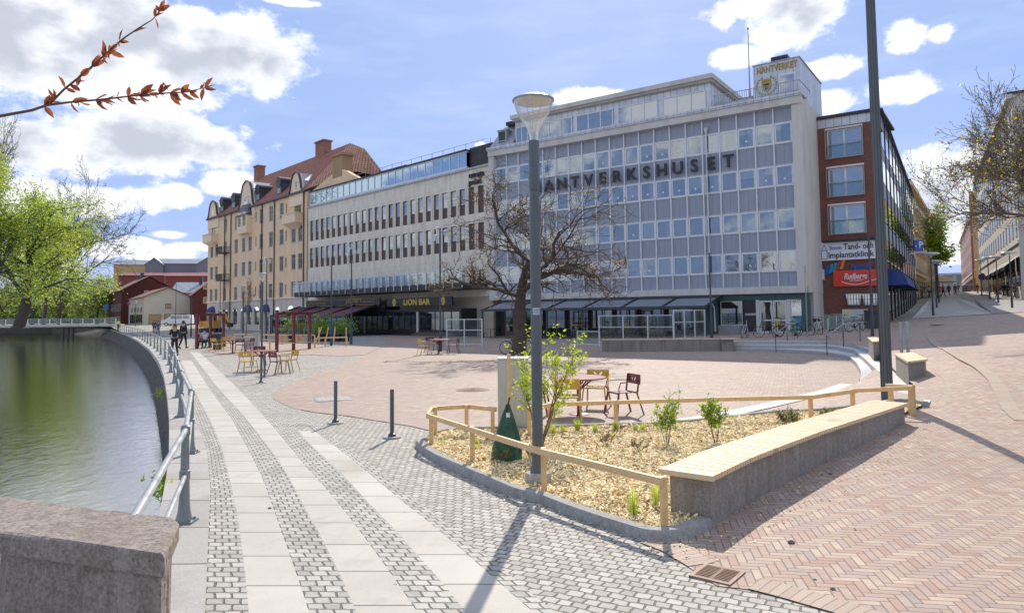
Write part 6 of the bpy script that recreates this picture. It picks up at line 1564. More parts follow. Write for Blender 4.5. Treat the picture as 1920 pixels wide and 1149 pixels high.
# granite seats with timber caps at the stairs
def blockseat(name, poly_px, ztop, label, zb=-.1):
    P = [Vector(G(x, y, ztop).xy) for x, y in poly_px]; c = sum(P, Vector((0, 0)))/len(P); r = empty(name, (c.x, c.y, 0), 0, label, 'bench')
    Q = [p+(c-p)*.10 for p in P]; mb = MB(); mb.prism([(q.x, q.y) for q in Q][::-1] if area2(Q) < 0 else [(q.x, q.y) for q in Q], zb, ztop-.05); mb.build('base', M_granD, r, rel=r.location, bevel=.01)
    A, B, C_, D_ = P; mb = MB(); n = max(4, int((B-A).length/.075))
    for k in range(n):
        u0, u1 = k/n+.06/n, (k+1)/n-.06/n; q = [A.lerp(B, u0), A.lerp(B, u1), D_.lerp(C_, u1), D_.lerp(C_, u0)]; mb.prism(q if area2(q) > 0 else q[::-1], ztop-.045, ztop)
    mb.build('seat', M_slat, r, rel=r.location); return r
def area2(P): return sum(P[i].x*P[(i+1) % len(P)].y-P[(i+1) % len(P)].x*P[i].y for i in range(len(P)))
blockseat('stone_bench', [(1676, 662.5), (1712, 660), (1739, 673), (1702, 677.5)], .86, 'granite block seat with timber cap low on the stairs, nearer of the two', .2)
blockseat('stone_bench', [(1626, 632), (1657, 631.5), (1660, 638), (1636, 640)], .98, 'granite block seat with timber cap at the top of the stairs beside the mast', .2)
wb_ = [G(1130, 660), G(1352, 658.3)]; r_ = empty('granite_wall_bench', wb_[0], 0, 'long low granite retaining bench with timber top left of the stairs', 'bench')
fw_ = Fac(wb_[0].xy, wb_[1].xy); r_.rotation_euler.z = fw_.rz
for k in range(6): gmesh('granite_block', [(fw_.L*k/6+.006, fw_.L*(k+1)/6-.006, 0, .55, -.1, .60)], M_granD, r_)
gmesh('end_block', [(fw_.L+.01, fw_.L+.62, -.12, .5, -.1, .60)], M_granD, r_); mb = MB()
for k in range(int(fw_.L/.15)): mb.box(k*.15, k*.15+.135, -.03, .6, .605, .655)
mb.box(fw_.L+.0, fw_.L+.9, -.3, .7, .607, .658); mb.build('seat', M_slat, r_)
# stair handrails
def handrail(pts, posts, label):
    r = empty('stair_handrail', posts[0][0], 0, label, 'handrail', 'dark handrails on the stairs'); r.location.z = posts[0][0].z
    mb = MB(); mb.tube(pts, .024, 8); mb.build('rail', M_galv, r, rel=r.location, smooth=True)
    for a, b in posts: mb = MB(); mb.tube([a, b], .021, 8); mb.build('post', M_poleD, r, rel=r.location, smooth=True)
def vz(p, h): return Vector((p.x, p.y, p.z+h))
b1_ = G(1455, 660.6, 0); b2_ = G(1476, 645, .3); b3_ = G(1495, 635, .45); b2_ = b1_.lerp(b3_, .5); b2_.z = .3
handrail([vz(b1_, .92), b2_+Vector((0, 0, .98)), vz(b3_, .92), b3_+(b3_-b1_)*.12+Vector((0, 0, .9))], [(b1_, vz(b1_, .92)), (b2_, b2_+Vector((0, 0, .98))), (b3_, vz(b3_, .92))], 'dark handrail on the left part of the stairs')
b1_ = G(1551, 667.5, 0); b3_ = G(1613, 640, .5); b2_ = G(1582, 650, .32)
handrail([vz(b1_, .92), vz(b2_, 1.05), vz(b3_, .95), vz(b3_, .95)+Vector((.5, .6, -.0))], [(b1_, vz(b1_, .92)), (b2_, vz(b2_, 1.05)), (b3_, vz(b3_, .95))], 'dark handrail on the right part of the stairs')
# covers and grates
def cover(px, py, sz, rz, label, col, ring=None, zo=.013):
    p = GH(px, py); p.z += zo; r = empty('access_cover', p, rz, label, 'cover'); mb = MB(); mb.box(-sz, sz, -sz, sz, -.01, .006); mb.build('frame', ring or M_galv, r); mb = MB()
    n = 7
    for i in range(n):
        for j in range(n): mb.box(-sz*.86+i*sz*1.72/n, -sz*.86+(i+.82)*sz*1.72/n, -sz*.86+j*sz*1.72/n, -sz*.86+(j+.82)*sz*1.72/n, .006, .011)
    mb.build('lid', col, r)
M_rust = plain('rusty_iron', (.16, .085, .055), .7, .3, .3, 6)
cover(624, 749, .42, R_(20), 'square pale metal cover in the brick square by the bollard', plain('pale_cover', (.42, .40, .36), .6, .1))
p = GH(886, 731.5); p.z += .013; r = empty('manhole_cover', p, 0, 'round rusty manhole cover in the brick square', 'manhole cover'); mb = MB(); mb.lathe([(.46, -.01), (.46, .006), (.001, .006)], n=24, cap=False); mb.build('frame', M_rust, r); mb = MB()
for k in range(3): mb.lathe([(.38-k*.12, .006), (.37-k*.12, .014), (.31-k*.12, .014), (.30-k*.12, .006)], n=24, cap=False)
mb.build('lid', M_rust, r)
for px, py, lb_ in ((1758, 610, 'dark oval manhole cover in the shaded street paving'), (1850, 585, 'farther dark manhole cover on the street')):
    p = GH(px, py); p.z += .035; r = empty('manhole_cover', p, 0, lb_, 'manhole cover', 'street manhole covers'); mb = MB(); mb.lathe([(.42, -.01), (.42, .008), (.36, .012), (.001, .012)], n=20, cap=False); mb.build('lid', M_rust, r)
# drain grate with a paved rim
gc = G(1345, 1078, .0); gc.z = .0; r = empty('drain_grate', gc+Vector((0, 0, H(gc.x, gc.y))), R_(37), 'rusty iron drain grate between setts and herringbone brick', 'drain grate'); q = .135
mb = MB(); e_ = .03; mb.box(-q-e_, q+e_, -q-e_, -q, -.05, .017); mb.box(-q-e_, q+e_, q, q+e_, -.05, .017); mb.box(-q-e_, -q, -q, q, -.05, .017); mb.box(q, q+e_, -q, q, -.05, .017); mb.build('frame', plain('cast_frame', (.27, .19, .14), .7, .2, .2, 9), r)
mb = MB(); mb.box(-q, q, -q, q, -.045, .0125); mb.build('sump_dark_plate', M_black, r)  # black plate just under the bars, the hollow's darkness put in as colour
mb = MB(); 
for k in range(9):
    x0 = -q+.012+k*2*q/9; mb.bar((x0, -q+.0, .0135), (x0, q, .0135), .014, .007)
mb.bar((-q, 0, .0137), (q, 0, .0137), .022, .0072); mb.build('grating', M_rust, r); r.rotation_euler.z = R_(52)
# grey cabinet behind the bed
cp1 = G(934, 812, .0); cab = empty('utility_cabinet', (cp1.x, cp1.y, 0), R_(-4), 'pale grey metal utility cabinet standing behind the staked shrub', 'cabinet')
M_cab = plain('cabinet_paint', (.46, .47, .44), .5, .1, .12, 3, 0, True); 
gmesh('body', [(0, .52, 0, .36, .12, 1.27)], M_cab, cab, bevel=.006); gmesh('plinth', [(.01, .51, .01, .35, -.1, .12)], M_conc, cab); gmesh('lid', [(-.015, .535, -.015, .375, 1.27, 1.295)], M_alu, cab); gmesh('door', [(.012, .508, -.008, 0, .15, 1.25)], M_cab, cab)
# ---------------------------------------------------------------- dark masts and poles
def mast(px, py, ytop, label, rad=.06, blue=False, cams=True, group='slim dark masts', name='light_mast', z=None):
    b = GH(px, py); r = empty(name, b, 0, label, 'mast', group); h = D(px-ytop*0, ytop, b.y).z-b.z
    mb = MB(); mb.lathe([(rad*1.5, 0), (rad*1.4, 1.0), (rad, 1.05), (rad*.7, h)], n=10); mb.build('pole', M_poleD, r, smooth=True)
    if blue: mb = MB(); mb.lathe([(rad*1.6, -.02), (rad*1.52, 1.5)], n=10); mb.build('wrap', plain('blue_wrap', (.02, .07, .16), .5), r)
    if cams:
        for s, z_ in ((-1, h-.5), (1, h-.25), (-.6, h-.05)): mb = MB(); mb.lathe([(.05, -.2), (.09, .02), (.09, .12), (.03, .14)], (s*.28, 0, z_), 8); mb.bar((0, 0, z_+.1), (s*.28, 0, z_+.1), .03); mb.build('spotlight', M_alu, r)
    return r
mast(621, 648.5, 482, 'dark mast with blue foot in front of the maroon awnings, left of the pair', blue=True, cams=False)
mast(658.5, 645, 467, 'dark mast with blue foot and small white spotlights before the maroon awnings', blue=True)
mast(826, 659, 428, 'slim dark mast standing beside the middle table before the bar')
mast(1334.5, 635, 474, 'slim dark mast at the right end of the grey awnings', cams=False)
mast(1636, 630, 407, 'slim dark mast in front of the brick corner building', cams=False)
mast(499, 640, 484, 'slim dark mast with white spotlights in front of the ochre house')
mast(412, 622, 513, 'dark mast close to the left end of the ochre house', cams=False)
mast(358, 632, 554, 'short dark mast near the white van', cams=False); mast(329, 613, 531, 'dark mast left of the white van', cams=False); mast(212, 608, 531, 'dark mast with white spotlights by the leaning tree bridge')
lg = 'street lamps with glass cone heads'
LP = []
for px, py, lb_ in ((490.6, 657.5, 'glass cone street lamp between the two red swing frames'), (455, 640, 'glass cone street lamp farther back, beside a bare young tree'), (254, 612, 'distant glass cone street lamp in front of the cream house'), (297, 606, 'distant glass cone lamp right of the cream house gable')):
    p = GH(px, py); o = lamp_post(p, lb_, 4.13, lg, True, False)
# street lamps up the hill: flat round heads
def make_slamp():
    r = empty('hill_lamp', (0, 0, 0), 0, 'lamp', 'street lamp'); mb = MB(); mb.lathe([(.09, 0), (.09, .9), (.06, .95), (.045, 4.6)], n=10); mb.build('pole', M_poleD, r, smooth=True)
    mb = MB(); mb.lathe([(.05, 4.6), (.06, 4.75), (.62, 4.85), (.66, 4.9), (.60, 4.97), (.1, 5.02)], n=16); mb.build('lamp_head', M_alu, r, smooth=True); return r
SLp = make_slamp(); uS = [0]; gS = 'flat headed lamps lining the side street'
for px, py, lb_ in ((1750, 592, 'flat headed lamp nearest on the left of the side street'), (1756.5, 577, 'second flat headed lamp on the left of the side street'), (1761, 568, 'third flat headed lamp on the left of the side street'), (1898, 577.5, 'flat headed lamp nearest on the right of the side street'), (1872, 568, 'second flat headed lamp on the right of the side street'), (1856, 561.5, 'third flat headed lamp on the right of the side street'), (1841, 555, 'fourth flat headed lamp on the right of the side street')): place(SLp, uS, GH(px, py), 0, lb_, gS)
# ---------------------------------------------------------------- swing frames
def swing(P, Q, label, woodm, n=2):
    f = Fac((P.x, P.y), (Q.x, Q.y)); r = f.root('swing_frame', label, 'swing', 'red swing frames'); H_ = 2.15; L = f.L
    for k in range(n+1): gmesh('post', [(L*k/n-.07, L*k/n+.07, -.07, .07, 0, H_)], M_maroon, r)
    gmesh('beam', [(-.07, L+.07, -.07, .07, H_, H_+.14)], M_maroon, r)
    for k in range(n):
        a, b = L*k/n+.22, L*(k+1)/n-.22; sw = empty('swing_seat', (0, 0, 0)); sw.parent = r; mb = MB()
        for q in range(4): mb.box(a, b, -.28+q*.115, -.28+q*.115+.095, .44, .465)
        for q in range(4): mb.bar((a, .2+q*.03, .52+q*.11), (b, .2+q*.03, .52+q*.11), .02, .09)
        bpy.data.objects.remove(sw); sw = mb.build('swing_seat', woodm, r); mb = MB()
        for e in (a+.02, b-.02):
            mb.tube([(e, -.2, .46), (e, 0, H_)], .012, 4); mb.tube([(e, .25, .8), (e, 0, H_)], .012, 4); mb.bar((e, -.25, .45), (e, .22, .45), .04, .03); mb.bar((e, .2, .45), (e, .3, .9), .03, .03)
        mb.build('hanger', M_galv, sw)
    return r
swing(G(518.8, 659.5), G(580, 654.6), 'maroon swing frame with two pale timber swing benches', M_pine)
swing(G(368.5, 654), G(418.5, 650.2), 'maroon swing frame with a maroon bench and people seated, left one', M_maroon)
# litter bins, small boxes, timber rails round the far beds
def bin_(p, label, w_=.45, h=.95, m=None):
    r = empty('litter_bin', p, R_(15), label, 'bin'); gmesh('body', [(-w_/2, w_/2, -w_/2, w_/2, .03, h)], m or plain('bin_paint', (.05, .055, .06), .5, .2), r, bevel=.02); gmesh('lid', [(-w_/2-.02, w_/2+.02, -w_/2-.02, w_/2+.02, h, h+.06)], M_poleD, r); gmesh('slot', [(-w_*.3, w_*.3, -w_/2-.004, -w_/2, h-.22, h-.08)], M_black, r); return r
bin_(G(407.5, 655.5), 'dark litter bin behind a mustard armchair'); bin_(gh(1637, 616), 'dark grey litter bin against the brick wall behind the slim mast', .7, 1.15)
bx_ = empty('stone_pillar', G(480.5, 656), 0, 'narrow pale stone pillar box beside the glass cone lamp', 'pillar'); gmesh('body', [(-.16, .16, -.14, .14, -.1, 1.0)], granite('pale_pillar', (.42, .42, .41), 40), bx_); gmesh('cap', [(-.17, .17, -.15, .15, 1.0, 1.03)], M_conc, bx_)
bx_ = empty('switch_box', G(467, 655), 0, 'low pale green metal box left of the stone pillar', 'box'); gmesh('body', [(-.3, .3, -.15, .2, .05, .78)], plain('pale_green_box', (.38, .42, .36), .5), bx_); gmesh('lid', [(-.32, .32, -.17, .22, .78, .81)], M_alu, bx_)
eb = empty('electrical_cabinet', gh(1602, 618), HF.rz, 'grey electrical cabinet against the brick wall behind parked bicycles', 'cabinet'); gmesh('body', [(-.75, .75, .3, .7, 0, 1.35)], M_cab, eb); gmesh('label', [(-.6, -.35, .29, .299, 1.1, 1.25)], M_yel, eb)
def lowfence(pts, label):
    r = empty('low_timber_fence', pts[0], 0, label, 'fence', 'low pine fences round the far planting beds')
    for p in pts: mb = MB(); mb.box(p.x-.045, p.x+.045, p.y-.045, p.y+.045, 0, .62); mb.build('post', M_pine, r, rel=r.location)
    for a, b in zip(pts, pts[1:]): mb = MB(); mb.bar(vz(a, .6), vz(b, .6), .05, .09); mb.build('rail', M_pine, r, rel=r.location)
lowfence([G(423, 650), G(470, 653), G(506, 656), G(549, 655)], 'low pine fence behind the tables and the right swing frame')
lowfence([G(440, 640), G(480, 641), G(520, 642), G(556, 642), G(590, 643)], 'low pine fence farther back in front of the ochre house')
lowfence([G(590, 652), G(610, 650), G(650, 649)], 'low pine fence with leaning stakes by the blue footed mast')
lowfence([G(318, 628), G(345, 630), G(372, 632)], 'low pine fence by the white van at the path end')
# leaning stakes
for k, (px, lean) in enumerate(((590, .5), (598, 0), (609, .25), (625, .12), (649, 0))):
    b = G(px, 646+k*.2); o = MB().bar((0, 0, -.05), (lean, 0, 1.25), .07, .07).build('timber_stake', M_pine, None, rel=(0, 0, 0)); o.location = b; tag(o, ['leftmost timber stake, leaning strongly, by the maroon awnings', 'upright timber stake second from the left by the maroon awnings', 'leaning timber stake third from the left by the maroon awnings', 'timber stake between the two blue footed masts', 'upright timber stake at the right end of the row by the maroon awnings'][k], 'stake')
# glass wind screens of the two terraces
def screens(P, Q, n, h, label, low=.0, name='glass_screen'):
    f = Fac((P.x, P.y), (Q.x, Q.y)); r = empty(name, P, f.rz, label, 'screen', 'framed glass wind screens'); L = f.L
    for k in range(n+1): gmesh('post', [(L*k/n-.035, L*k/n+.035, -.03, .03, 0, h)], M_alu, r)
    for k in range(n):
        a, b = L*k/n+.036, L*(k+1)/n-.036; gmesh('rail', [(a, b, -.02, .02, .12, .17)], M_alu, r); gmesh('rail', [(a, b, -.02, .02, h*.58, h*.58+.05)], M_alu, r) if h > 1.3 else None; gmesh('top_rail', [(a, b, -.02, .02, h-.05, h)], M_alu, r); gmesh('glass', [(a, b, -.004, .004, .17, h-.05)], G_clearp, r)
    return r
screens(G(838, 649), G(904, 649), 2, 1.75, 'framed glass wind screens left of the oak before the stone office')
screens(G(1083, 649), G(1124, 650), 1, .95, 'low framed glass screen at the left end of the grey awning terrace')
screens(gh(1124, 645), gh(1263, 640), 3, 1.85, 'tall framed glass wind screens in front of the grey awnings')
screens(gh(1264, 639), gh(1322, 633), 3, 1.95, 'tall framed glass screens at the right end of the grey awning terrace')
# cafe tables and chairs in the shade under the grey awnings
def make_cafe():
    r = empty('cafe_set', (0, 0, 0), 0, 'dark cafe table', 'table'); mb = MB(); mb.box(-.4, .4, -.35, .35, .72, .75); mb.build('tabletop', plain('cafe_top', (.10, .07, .05), .5), r); mb = MB(); mb.lathe([(.2, 0), (.2, .02), (.03, .04), (.03, .72)], n=8); mb.build('column', M_black, r); return r
def make_cchair():
    r = empty('cafe_chair', (0, 0, 0), 0, 'dark cafe chair', 'chair'); mb = MB(); mb.box(-.21, .21, -.2, .2, .43, .46); mb.build('seat', plain('cafe_seat', (.06, .05, .04)), r); mb = MB(); mb.box(-.21, .21, .19, .22, .6, .85); mb.bar((-.2, .2, .46), (-.2, .21, .85), .03); mb.bar((.2, .2, .46), (.2, .21, .85), .03); mb.build('backrest', M_black, r)
    for sx_ in (-1, 1):
        for sy_ in (-1, 1): mb = MB(); mb.bar((sx_*.19, sy_*.18, .43), (sx_*.21, sy_*.21, 0), .03); mb.build('leg', M_black, r)
    return r
CT, CC = make_cafe(), make_cchair(); uc1, uc2 = [0], [0]
cpx = ['left of the oak trunk', 'just right of the oak trunk', 'behind the low glass screen', 'behind the left tall screen', 'behind the middle tall screen', 'behind the right tall screen']
for k, px in enumerate((915, 1010, 1065, 1145, 1200, 1245)):
    p = HF.W(HF.S(px, 620, 3), -2.6, 0); p.z = H(p.x, p.y); place(CT, uc1, p, HF.rz, 'dark cafe table under the grey awnings, '+cpx[k], 'dark cafe tables under the grey awnings')
    for s in (-1, 1):
        q = HF.W(HF.S(px, 620, 3)+s*.75, -2.6, 0); q.z = H(q.x, q.y); place(CC, uc2, q, HF.rz+s*-1.57, 'dark cafe chair on the %s of the table %s' % ('left' if s < 0 else 'right', cpx[k]), 'dark cafe chairs under the grey awnings')
# ---------------------------------------------------------------- bicycles and scooters
M_tyre = plain('tyre_rubber', (.02, .02, .02), .8); M_chrome = plain('chrome', (.5, .5, .5), .25, .9)
def make_bike(mat, basket=True):
    r = empty('bicycle', (0, 0, 0), 0, 'bicycle', 'bicycle')
    for x in (-.52, .55):
        mb = MB(); n = 20; pts = [(x+.33*math.cos(a), 0, .34+.33*math.sin(a)) for a in np.linspace(0, 2*math.pi, n+1)]; mb.tube(pts, .02, 5, cap=False); w_ = mb.build('wheel', M_tyre, r)
        mb = MB(); 
        for k in range(10): a = k*.628; mb.bar((x, 0, .34), (x+.32*math.cos(a), 0, .34+.32*math.sin(a)), .005)
        mb.tube([(x+.30*math.cos(a), 0, .34+.30*math.sin(a)) for a in np.linspace(0, 2*math.pi, n+1)], .008, 4, cap=False); mb.build('rim', M_chrome, w_)
    mb = MB(); 
    for a, b in (((-.52, 0, .34), (-.12, 0, .30)), ((-.12, 0, .30), (.42, 0, .78)), ((-.12, 0, .30), (-.24, 0, .82)), ((-.52, 0, .34), (-.22, 0, .74)), ((-.22, 0, .70), (.41, 0, .84)), ((.40, 0, .9), (.55, 0, .34)), ((.40, 0, .88), (.36, 0, 1.05))): mb.tube([a, b], .017, 6)
    mb.build('frame', mat, r); mb = MB(); mb.tube([(.25, -.28, 1.03), (.36, -.2, 1.06), (.38, 0, 1.05), (.36, .2, 1.06), (.25, .28, 1.03)], .013, 5); mb.build('handlebar', M_black, r)
    mb = MB(); mb.prism([(-.38, -.08), (-.1, -.03), (-.1, .03), (-.38, .08)], .86, .91); mb.build('saddle', M_black, r); mb = MB(); mb.box(-.75, -.35, -.07, .07, .70, .72); mb.build('carrier', M_black, r)
    mb = MB(); mb.lathe([(.08, .28), (.08, .32)], (-.12, 0, 0), 8); mb.bar((-.12, .09, .3), (-.0, .09, .2), .02); mb.bar((-.12, -.09, .3), (-.24, -.09, .4), .02); mb.build('crank', M_black, r)
    if basket: mb = MB(); mb.box(.45, .78, -.17, .17, .75, .98); mb.build('basket', M_black, r)
    return r
BK = [make_bike(plain('white_frame_paint', (.6, .6, .6), .4)), make_bike(plain('black_frame_paint', (.03, .03, .035), .4), False)]; ub = [[0], [0]]
gb = 'bicycles parked at the head of the stairs'
for i, (px, py, rz, which, lb_) in enumerate(((1397, 633, 55, 0, 'white framed bicycle with front basket, leftmost of the parked row'), (1441, 633, 150, 1, 'black bicycle left of the yellow scooter'), (1478, 630.5, 140, 1, 'black bicycle between the yellow and the green scooter'), (1507, 629, 115, 1, 'black bicycle beside the poster window at the corner pier'), (1536, 627, 80, 0, 'bicycle with basket seen head on against the brick wall'), (1596, 621, 170, 1, 'black bicycle leaning on the electrical cabinet, left one'), (1607, 622, 10, 1, 'black bicycle with child seat before the electrical cabinet'))):
    place(BK[which], ub[which], GH(px, py), R_(rz), lb_, gb)
p = G(968, 664, .012); place(BK[1], ub[1], p, R_(12), 'black bicycle half hidden behind the oak trunk', gb)
def make_scooter(mat):
    r = empty('electric_scooter', (0, 0, 0), 0, 'scooter', 'scooter'); mb = MB(); mb.box(-.5, .4, -.08, .08, .11, .16); mb.build('deck', M_black, r)
    for x in (-.55, .5): mb = MB(); mb.tube([(x, -.03, .12), (x, .03, .12)], .12, 14); mb.build('wheel', M_tyre, r)
    mb = MB(); mb.bar((.5, 0, .12), (.36, 0, 1.1), .07, .05); mb.bar((-.5, 0, .17), (.44, 0, .17), .1, .03); mb.build('stem', mat, r); mb = MB(); mb.tube([(.33, -.26, 1.12), (.36, 0, 1.14), (.33, .26, 1.12)], .02, 6); mb.lathe([(.04, 1.1), (.05, 1.18)], (.37, 0, 0), 8); mb.build('handlebar', M_black, r); return r
SCY, SCG = make_scooter(plain('scooter_yellow', (.75, .62, .02), .4)), make_scooter(plain('scooter_green', (.12, .62, .10), .4)); uy, ug = [0], [0]
place(SCY, uy, GH(1457, 631.5), R_(65), 'yellow electric scooter standing among the bicycles', 'electric scooters'); place(SCG, ug, GH(1491, 629.5), R_(70), 'green electric scooter among the bicycles before the glass doors', 'electric scooters'); place(SCG, ug, GH(1558, 622), R_(80), 'green electric scooter leaning near the brick wall', 'electric scooters')
# signs on posts
def roundsign(px, py, ytop, label, shape, cat='sign'):
    b = GH(px, py); r = empty('road_sign', b, 0, label, cat); h = max(2.2, D(px, ytop, b.y).z-b.z); mb = MB(); mb.lathe([(.03, 0), (.03, h)], n=8); mb.build('post', M_galv, r); return r, h
r, h = roundsign(1514, 632, 497, 'grey sign post in front of the teal corner pier with an edge-on warning sign', 0); gmesh('plate', [(-.03, .03, -.08, -.04, h-1.3, h-.5)], M_yel, r); r['label'] = 'grey signpost by the teal corner pier, its narrow yellow sign edge-on'
r, h = roundsign(241, 611, 566, 'no stopping sign, round blue and red, by the cream house', 0); mb = MB(); mb.tube([(0, -.06, h-.3), (0, -.04, h-.3)], .35, 16); mb.build('plate', plain('sign_redp', (.6, .03, .03)), r); mb = MB(); mb.tube([(0, -.08, h-.3), (0, -.061, h-.3)], .26, 16); mb.build('plate_face', M_sblue, r); mb = MB(); mb.bar((-.2, -.085, h-.1), (.2, -.085, h-.5), .06, .01); mb.build('cross', plain('sign_redp', (.6, .03, .03)), r)
r, h = roundsign(198, 610, 570, 'square blue sign by the red house across the bridge', 0); gmesh('plate', [(-.5, .5, -.06, -.03, h-1.1, h)], M_sblue, r)
r, h = roundsign(1842, 556, 516, 'round blue no stopping sign with red rim up the street', 0); mb = MB(); mb.tube([(0, -.12, h-.2), (0, -.08, h-.2)], .5, 16); mb.build('plate', plain('sign_redp', (.6, .03, .03)), r); mb = MB(); mb.tube([(0, -.14, h-.2), (0, -.121, h-.2)], .36, 16); mb.build('plate_face', M_sblue, r)
# hanging parking sign on the street facade
pp = D(1722, 461, 78); r = empty('parking_sign', pp, R_(8), 'square blue parking sign with a white P hanging over the side street', 'sign'); gmesh('panel', [(-.55, .55, -.06, .06, -.6, .65)], M_sblue, r); text_mesh('P', 1.0, .01, M_sgw, 'sign_lettering', r, (-.02, -.075, -.2), bold=.02); gmesh('display', [(-.45, .35, -.07, -.061, -.72, -.62)], plain('amber_display', (.8, .35, .02)), r); mb = MB(); mb.bar((-2.6, 0, -1.1), (.9, 0, -.66), .06, .06); mb.build('arm', M_alu, r)
mb = MB(); mb.tube([(-.9, -.05, -.4), (-.9, -.05, .55), (-.42, -.05, .75)], .02, 5) if False else None
gmesh('arrow', [(-.42, -.30, -.07, -.061, -.1, .02)], M_sgw, r)
# umbrella cafe up the street, and street stalls
pp = GH(1763, 557); r = empty('parasol', pp, 0, 'cream parasol over the street cafe on the left pavement', 'parasol'); mb = MB(); mb.lathe([(2.3, 2.2), (1.6, 2.75), (.1, 3.2)], n=10, cap=False); mb.build('canopy', plain('cream_cloth', (.55, .48, .36), .9), r); mb = MB(); mb.lathe([(.04, 0), (.04, 3.2)], n=6); mb.build('pole', M_black, r)
# ---------------------------------------------------------------- van and digger
vp = D(301, 611, 128); vp.z = H(vp.x, vp.y)+.01; r = empty('white_van', vp, R_(6), 'white minibus van parked beyond the end of the river path', 'van'); M_vw = plain('van_white', (.72, .73, .74), .25, 0, .03)
prof = [(0, .35), (5.3, .35), (5.3, 1.2), (5.15, 2.0), (1.9, 2.0), (.95, 1.25), (.1, 1.0), (0, .8)]
mb = MB(); mb.sheetxz(prof, 0, 1.95); mb.build('body', M_vw, r, bevel=.06)
gmesh('side_window', [(1.75, 2.6, -.012, -.001, 1.3, 1.85), (2.75, 3.8, -.012, -.001, 1.3, 1.85), (3.95, 5.0, -.012, -.001, 1.3, 1.85)], G_dark, r)
mb = MB(); mb.add([(1.02, .1, 1.27), (1.86, .1, 1.95), (1.86, 1.85, 1.95), (1.02, 1.85, 1.27)], [(0, 3, 2, 1)]); mb.v = [(x-.03, y, z+.03) for x, y, z in mb.v]; mb.build('windscreen', G_dark, r)
for x in (1.0, 4.2):
    for y in (-.02, 1.78): mb = MB(); mb.tube([(x, y, .33), (x, y+.2, .33)], .33, 16); w_ = mb.build('wheel', M_tyre, r); mb = MB(); mb.tube([(x, y-.01, .33), (x, y, .33)], .2, 12); mb.build('rim', M_chrome, w_)
gmesh('headlight', [(-.01, .12, .1, .4, .75, .92)], M_chrome, r); gmesh('headlight', [(-.01, .12, 1.55, 1.85, .75, .92)], M_chrome, r); gmesh('bumper', [(-.06, .3, .02, 1.93, .36, .55)], M_black, r)
M_dig = plain('digger_yellow', (.70, .36, .03), .5, 0, .12)
vp = D(388, 611, 92); vp.z = H(vp.x, vp.y); r = empty('excavator', vp, R_(-10), 'yellow excavator standing behind the left swing frame', 'excavator')
gmesh('track', [(-1.1, 1.1, -.1, .35, 0, .6)], M_black, r, bevel=.1); gmesh('track', [(-1.1, 1.1, 1.3, 1.75, 0, .6)], M_black, r, bevel=.1); gmesh('body', [(-1.2, .9, 0, 1.7, .7, 1.5)], M_dig, r, bevel=.08); cb = gmesh('cab', [(-.1, .9, 0, .9, 1.5, 2.55)], M_dig, r, bevel=.06); gmesh('window', [(.0, .8, -.012, -.001, 1.6, 2.4), (.901, .912, .1, .8, 1.6, 2.4)], G_dark, cb)
mb = MB(); mb.bar((.7, 1.2, 1.2), (1.7, 1.2, 2.6), .25, .3); mb.bar((1.7, 1.2, 2.6), (2.5, 1.2, 1.3), .2, .25); mb.build('boom', M_dig, r); mb = MB(); mb.prism([(2.3, .9), (2.9, .9), (2.9, 1.5), (2.3, 1.5)], .7, 1.25); mb.build('bucket', M_black, r)
mb = MB(); mb.sheetxz([(-.9, 1.05), (-.4, 1.05), (-.65, 1.5)], -.03, -.01); mb.build('warning_triangle', plain('warning_orange', (.8, .12, .02), .5), r)
# low building site items beyond: pale stacked timber forms
# ---------------------------------------------------------------- trees
M_bark = plain('dark_bark', (.075, .058, .045), .9, 0, .35, 5, .8); M_barkg = plain('grey_bark', (.12, .10, .085), .9, 0, .35, 5, .8); M_twig = plain('young_stem', (.16, .11, .08), .7, 0, .2, 9)
def grow(rng, mb, tips, p, d, L, r, lvl, P):
    """one limb: a bent tapering tube that bears smaller limbs"""
    nseg = max(2, int(P['seg'][lvl])); pts = [p.copy()]; rad = [r]; d = d.normalized(); q = p.copy()
    last = lvl == P['levels']-1
    for i in range(nseg):
        d = (d + Vector((rng.gauss(0, 1), rng.gauss(0, 1), rng.gauss(0, 1)))*P['bend'][lvl] + Vector((0, 0, P['up'][lvl]))).normalized()
        q = q + d*(L/nseg); pts.append(q.copy()); rad.append(r*(1-(i+1)/nseg*(.55 if not last else .75)))
        if i >= P.get('bare', 1 if lvl == 0 else 0)*(1 if lvl == 0 else 0):
            if not last:
                nk = P['kids'][lvl]/nseg; k = int(nk)+(1 if rng.random() < nk-int(nk) else 0)
                for _ in range(k):
                    ax = d.orthogonal().normalized(); ax = Matrix.Rotation(rng.uniform(0, 6.283), 3, d) @ ax
                    a = P['ang'][lvl]*rng.uniform(.7, 1.25); nd = (d*math.cos(a)+ax*math.sin(a)); nd.z += P.get('lift', 0)
                    grow(rng, mb, tips, q.copy(), nd, L*P['ratio'][lvl]*rng.uniform(.6, 1.2), rad[-1]*P.get('thin', .62), lvl+1, P)
        if last or lvl == P['levels']-2: tips.append((q.copy(), d.copy()))
    mb.tube(pts, [max(x, P.get('rmin', .006)) for x in rad], 7 if lvl == 0 else (5 if lvl < 3 else 3), cap=False)
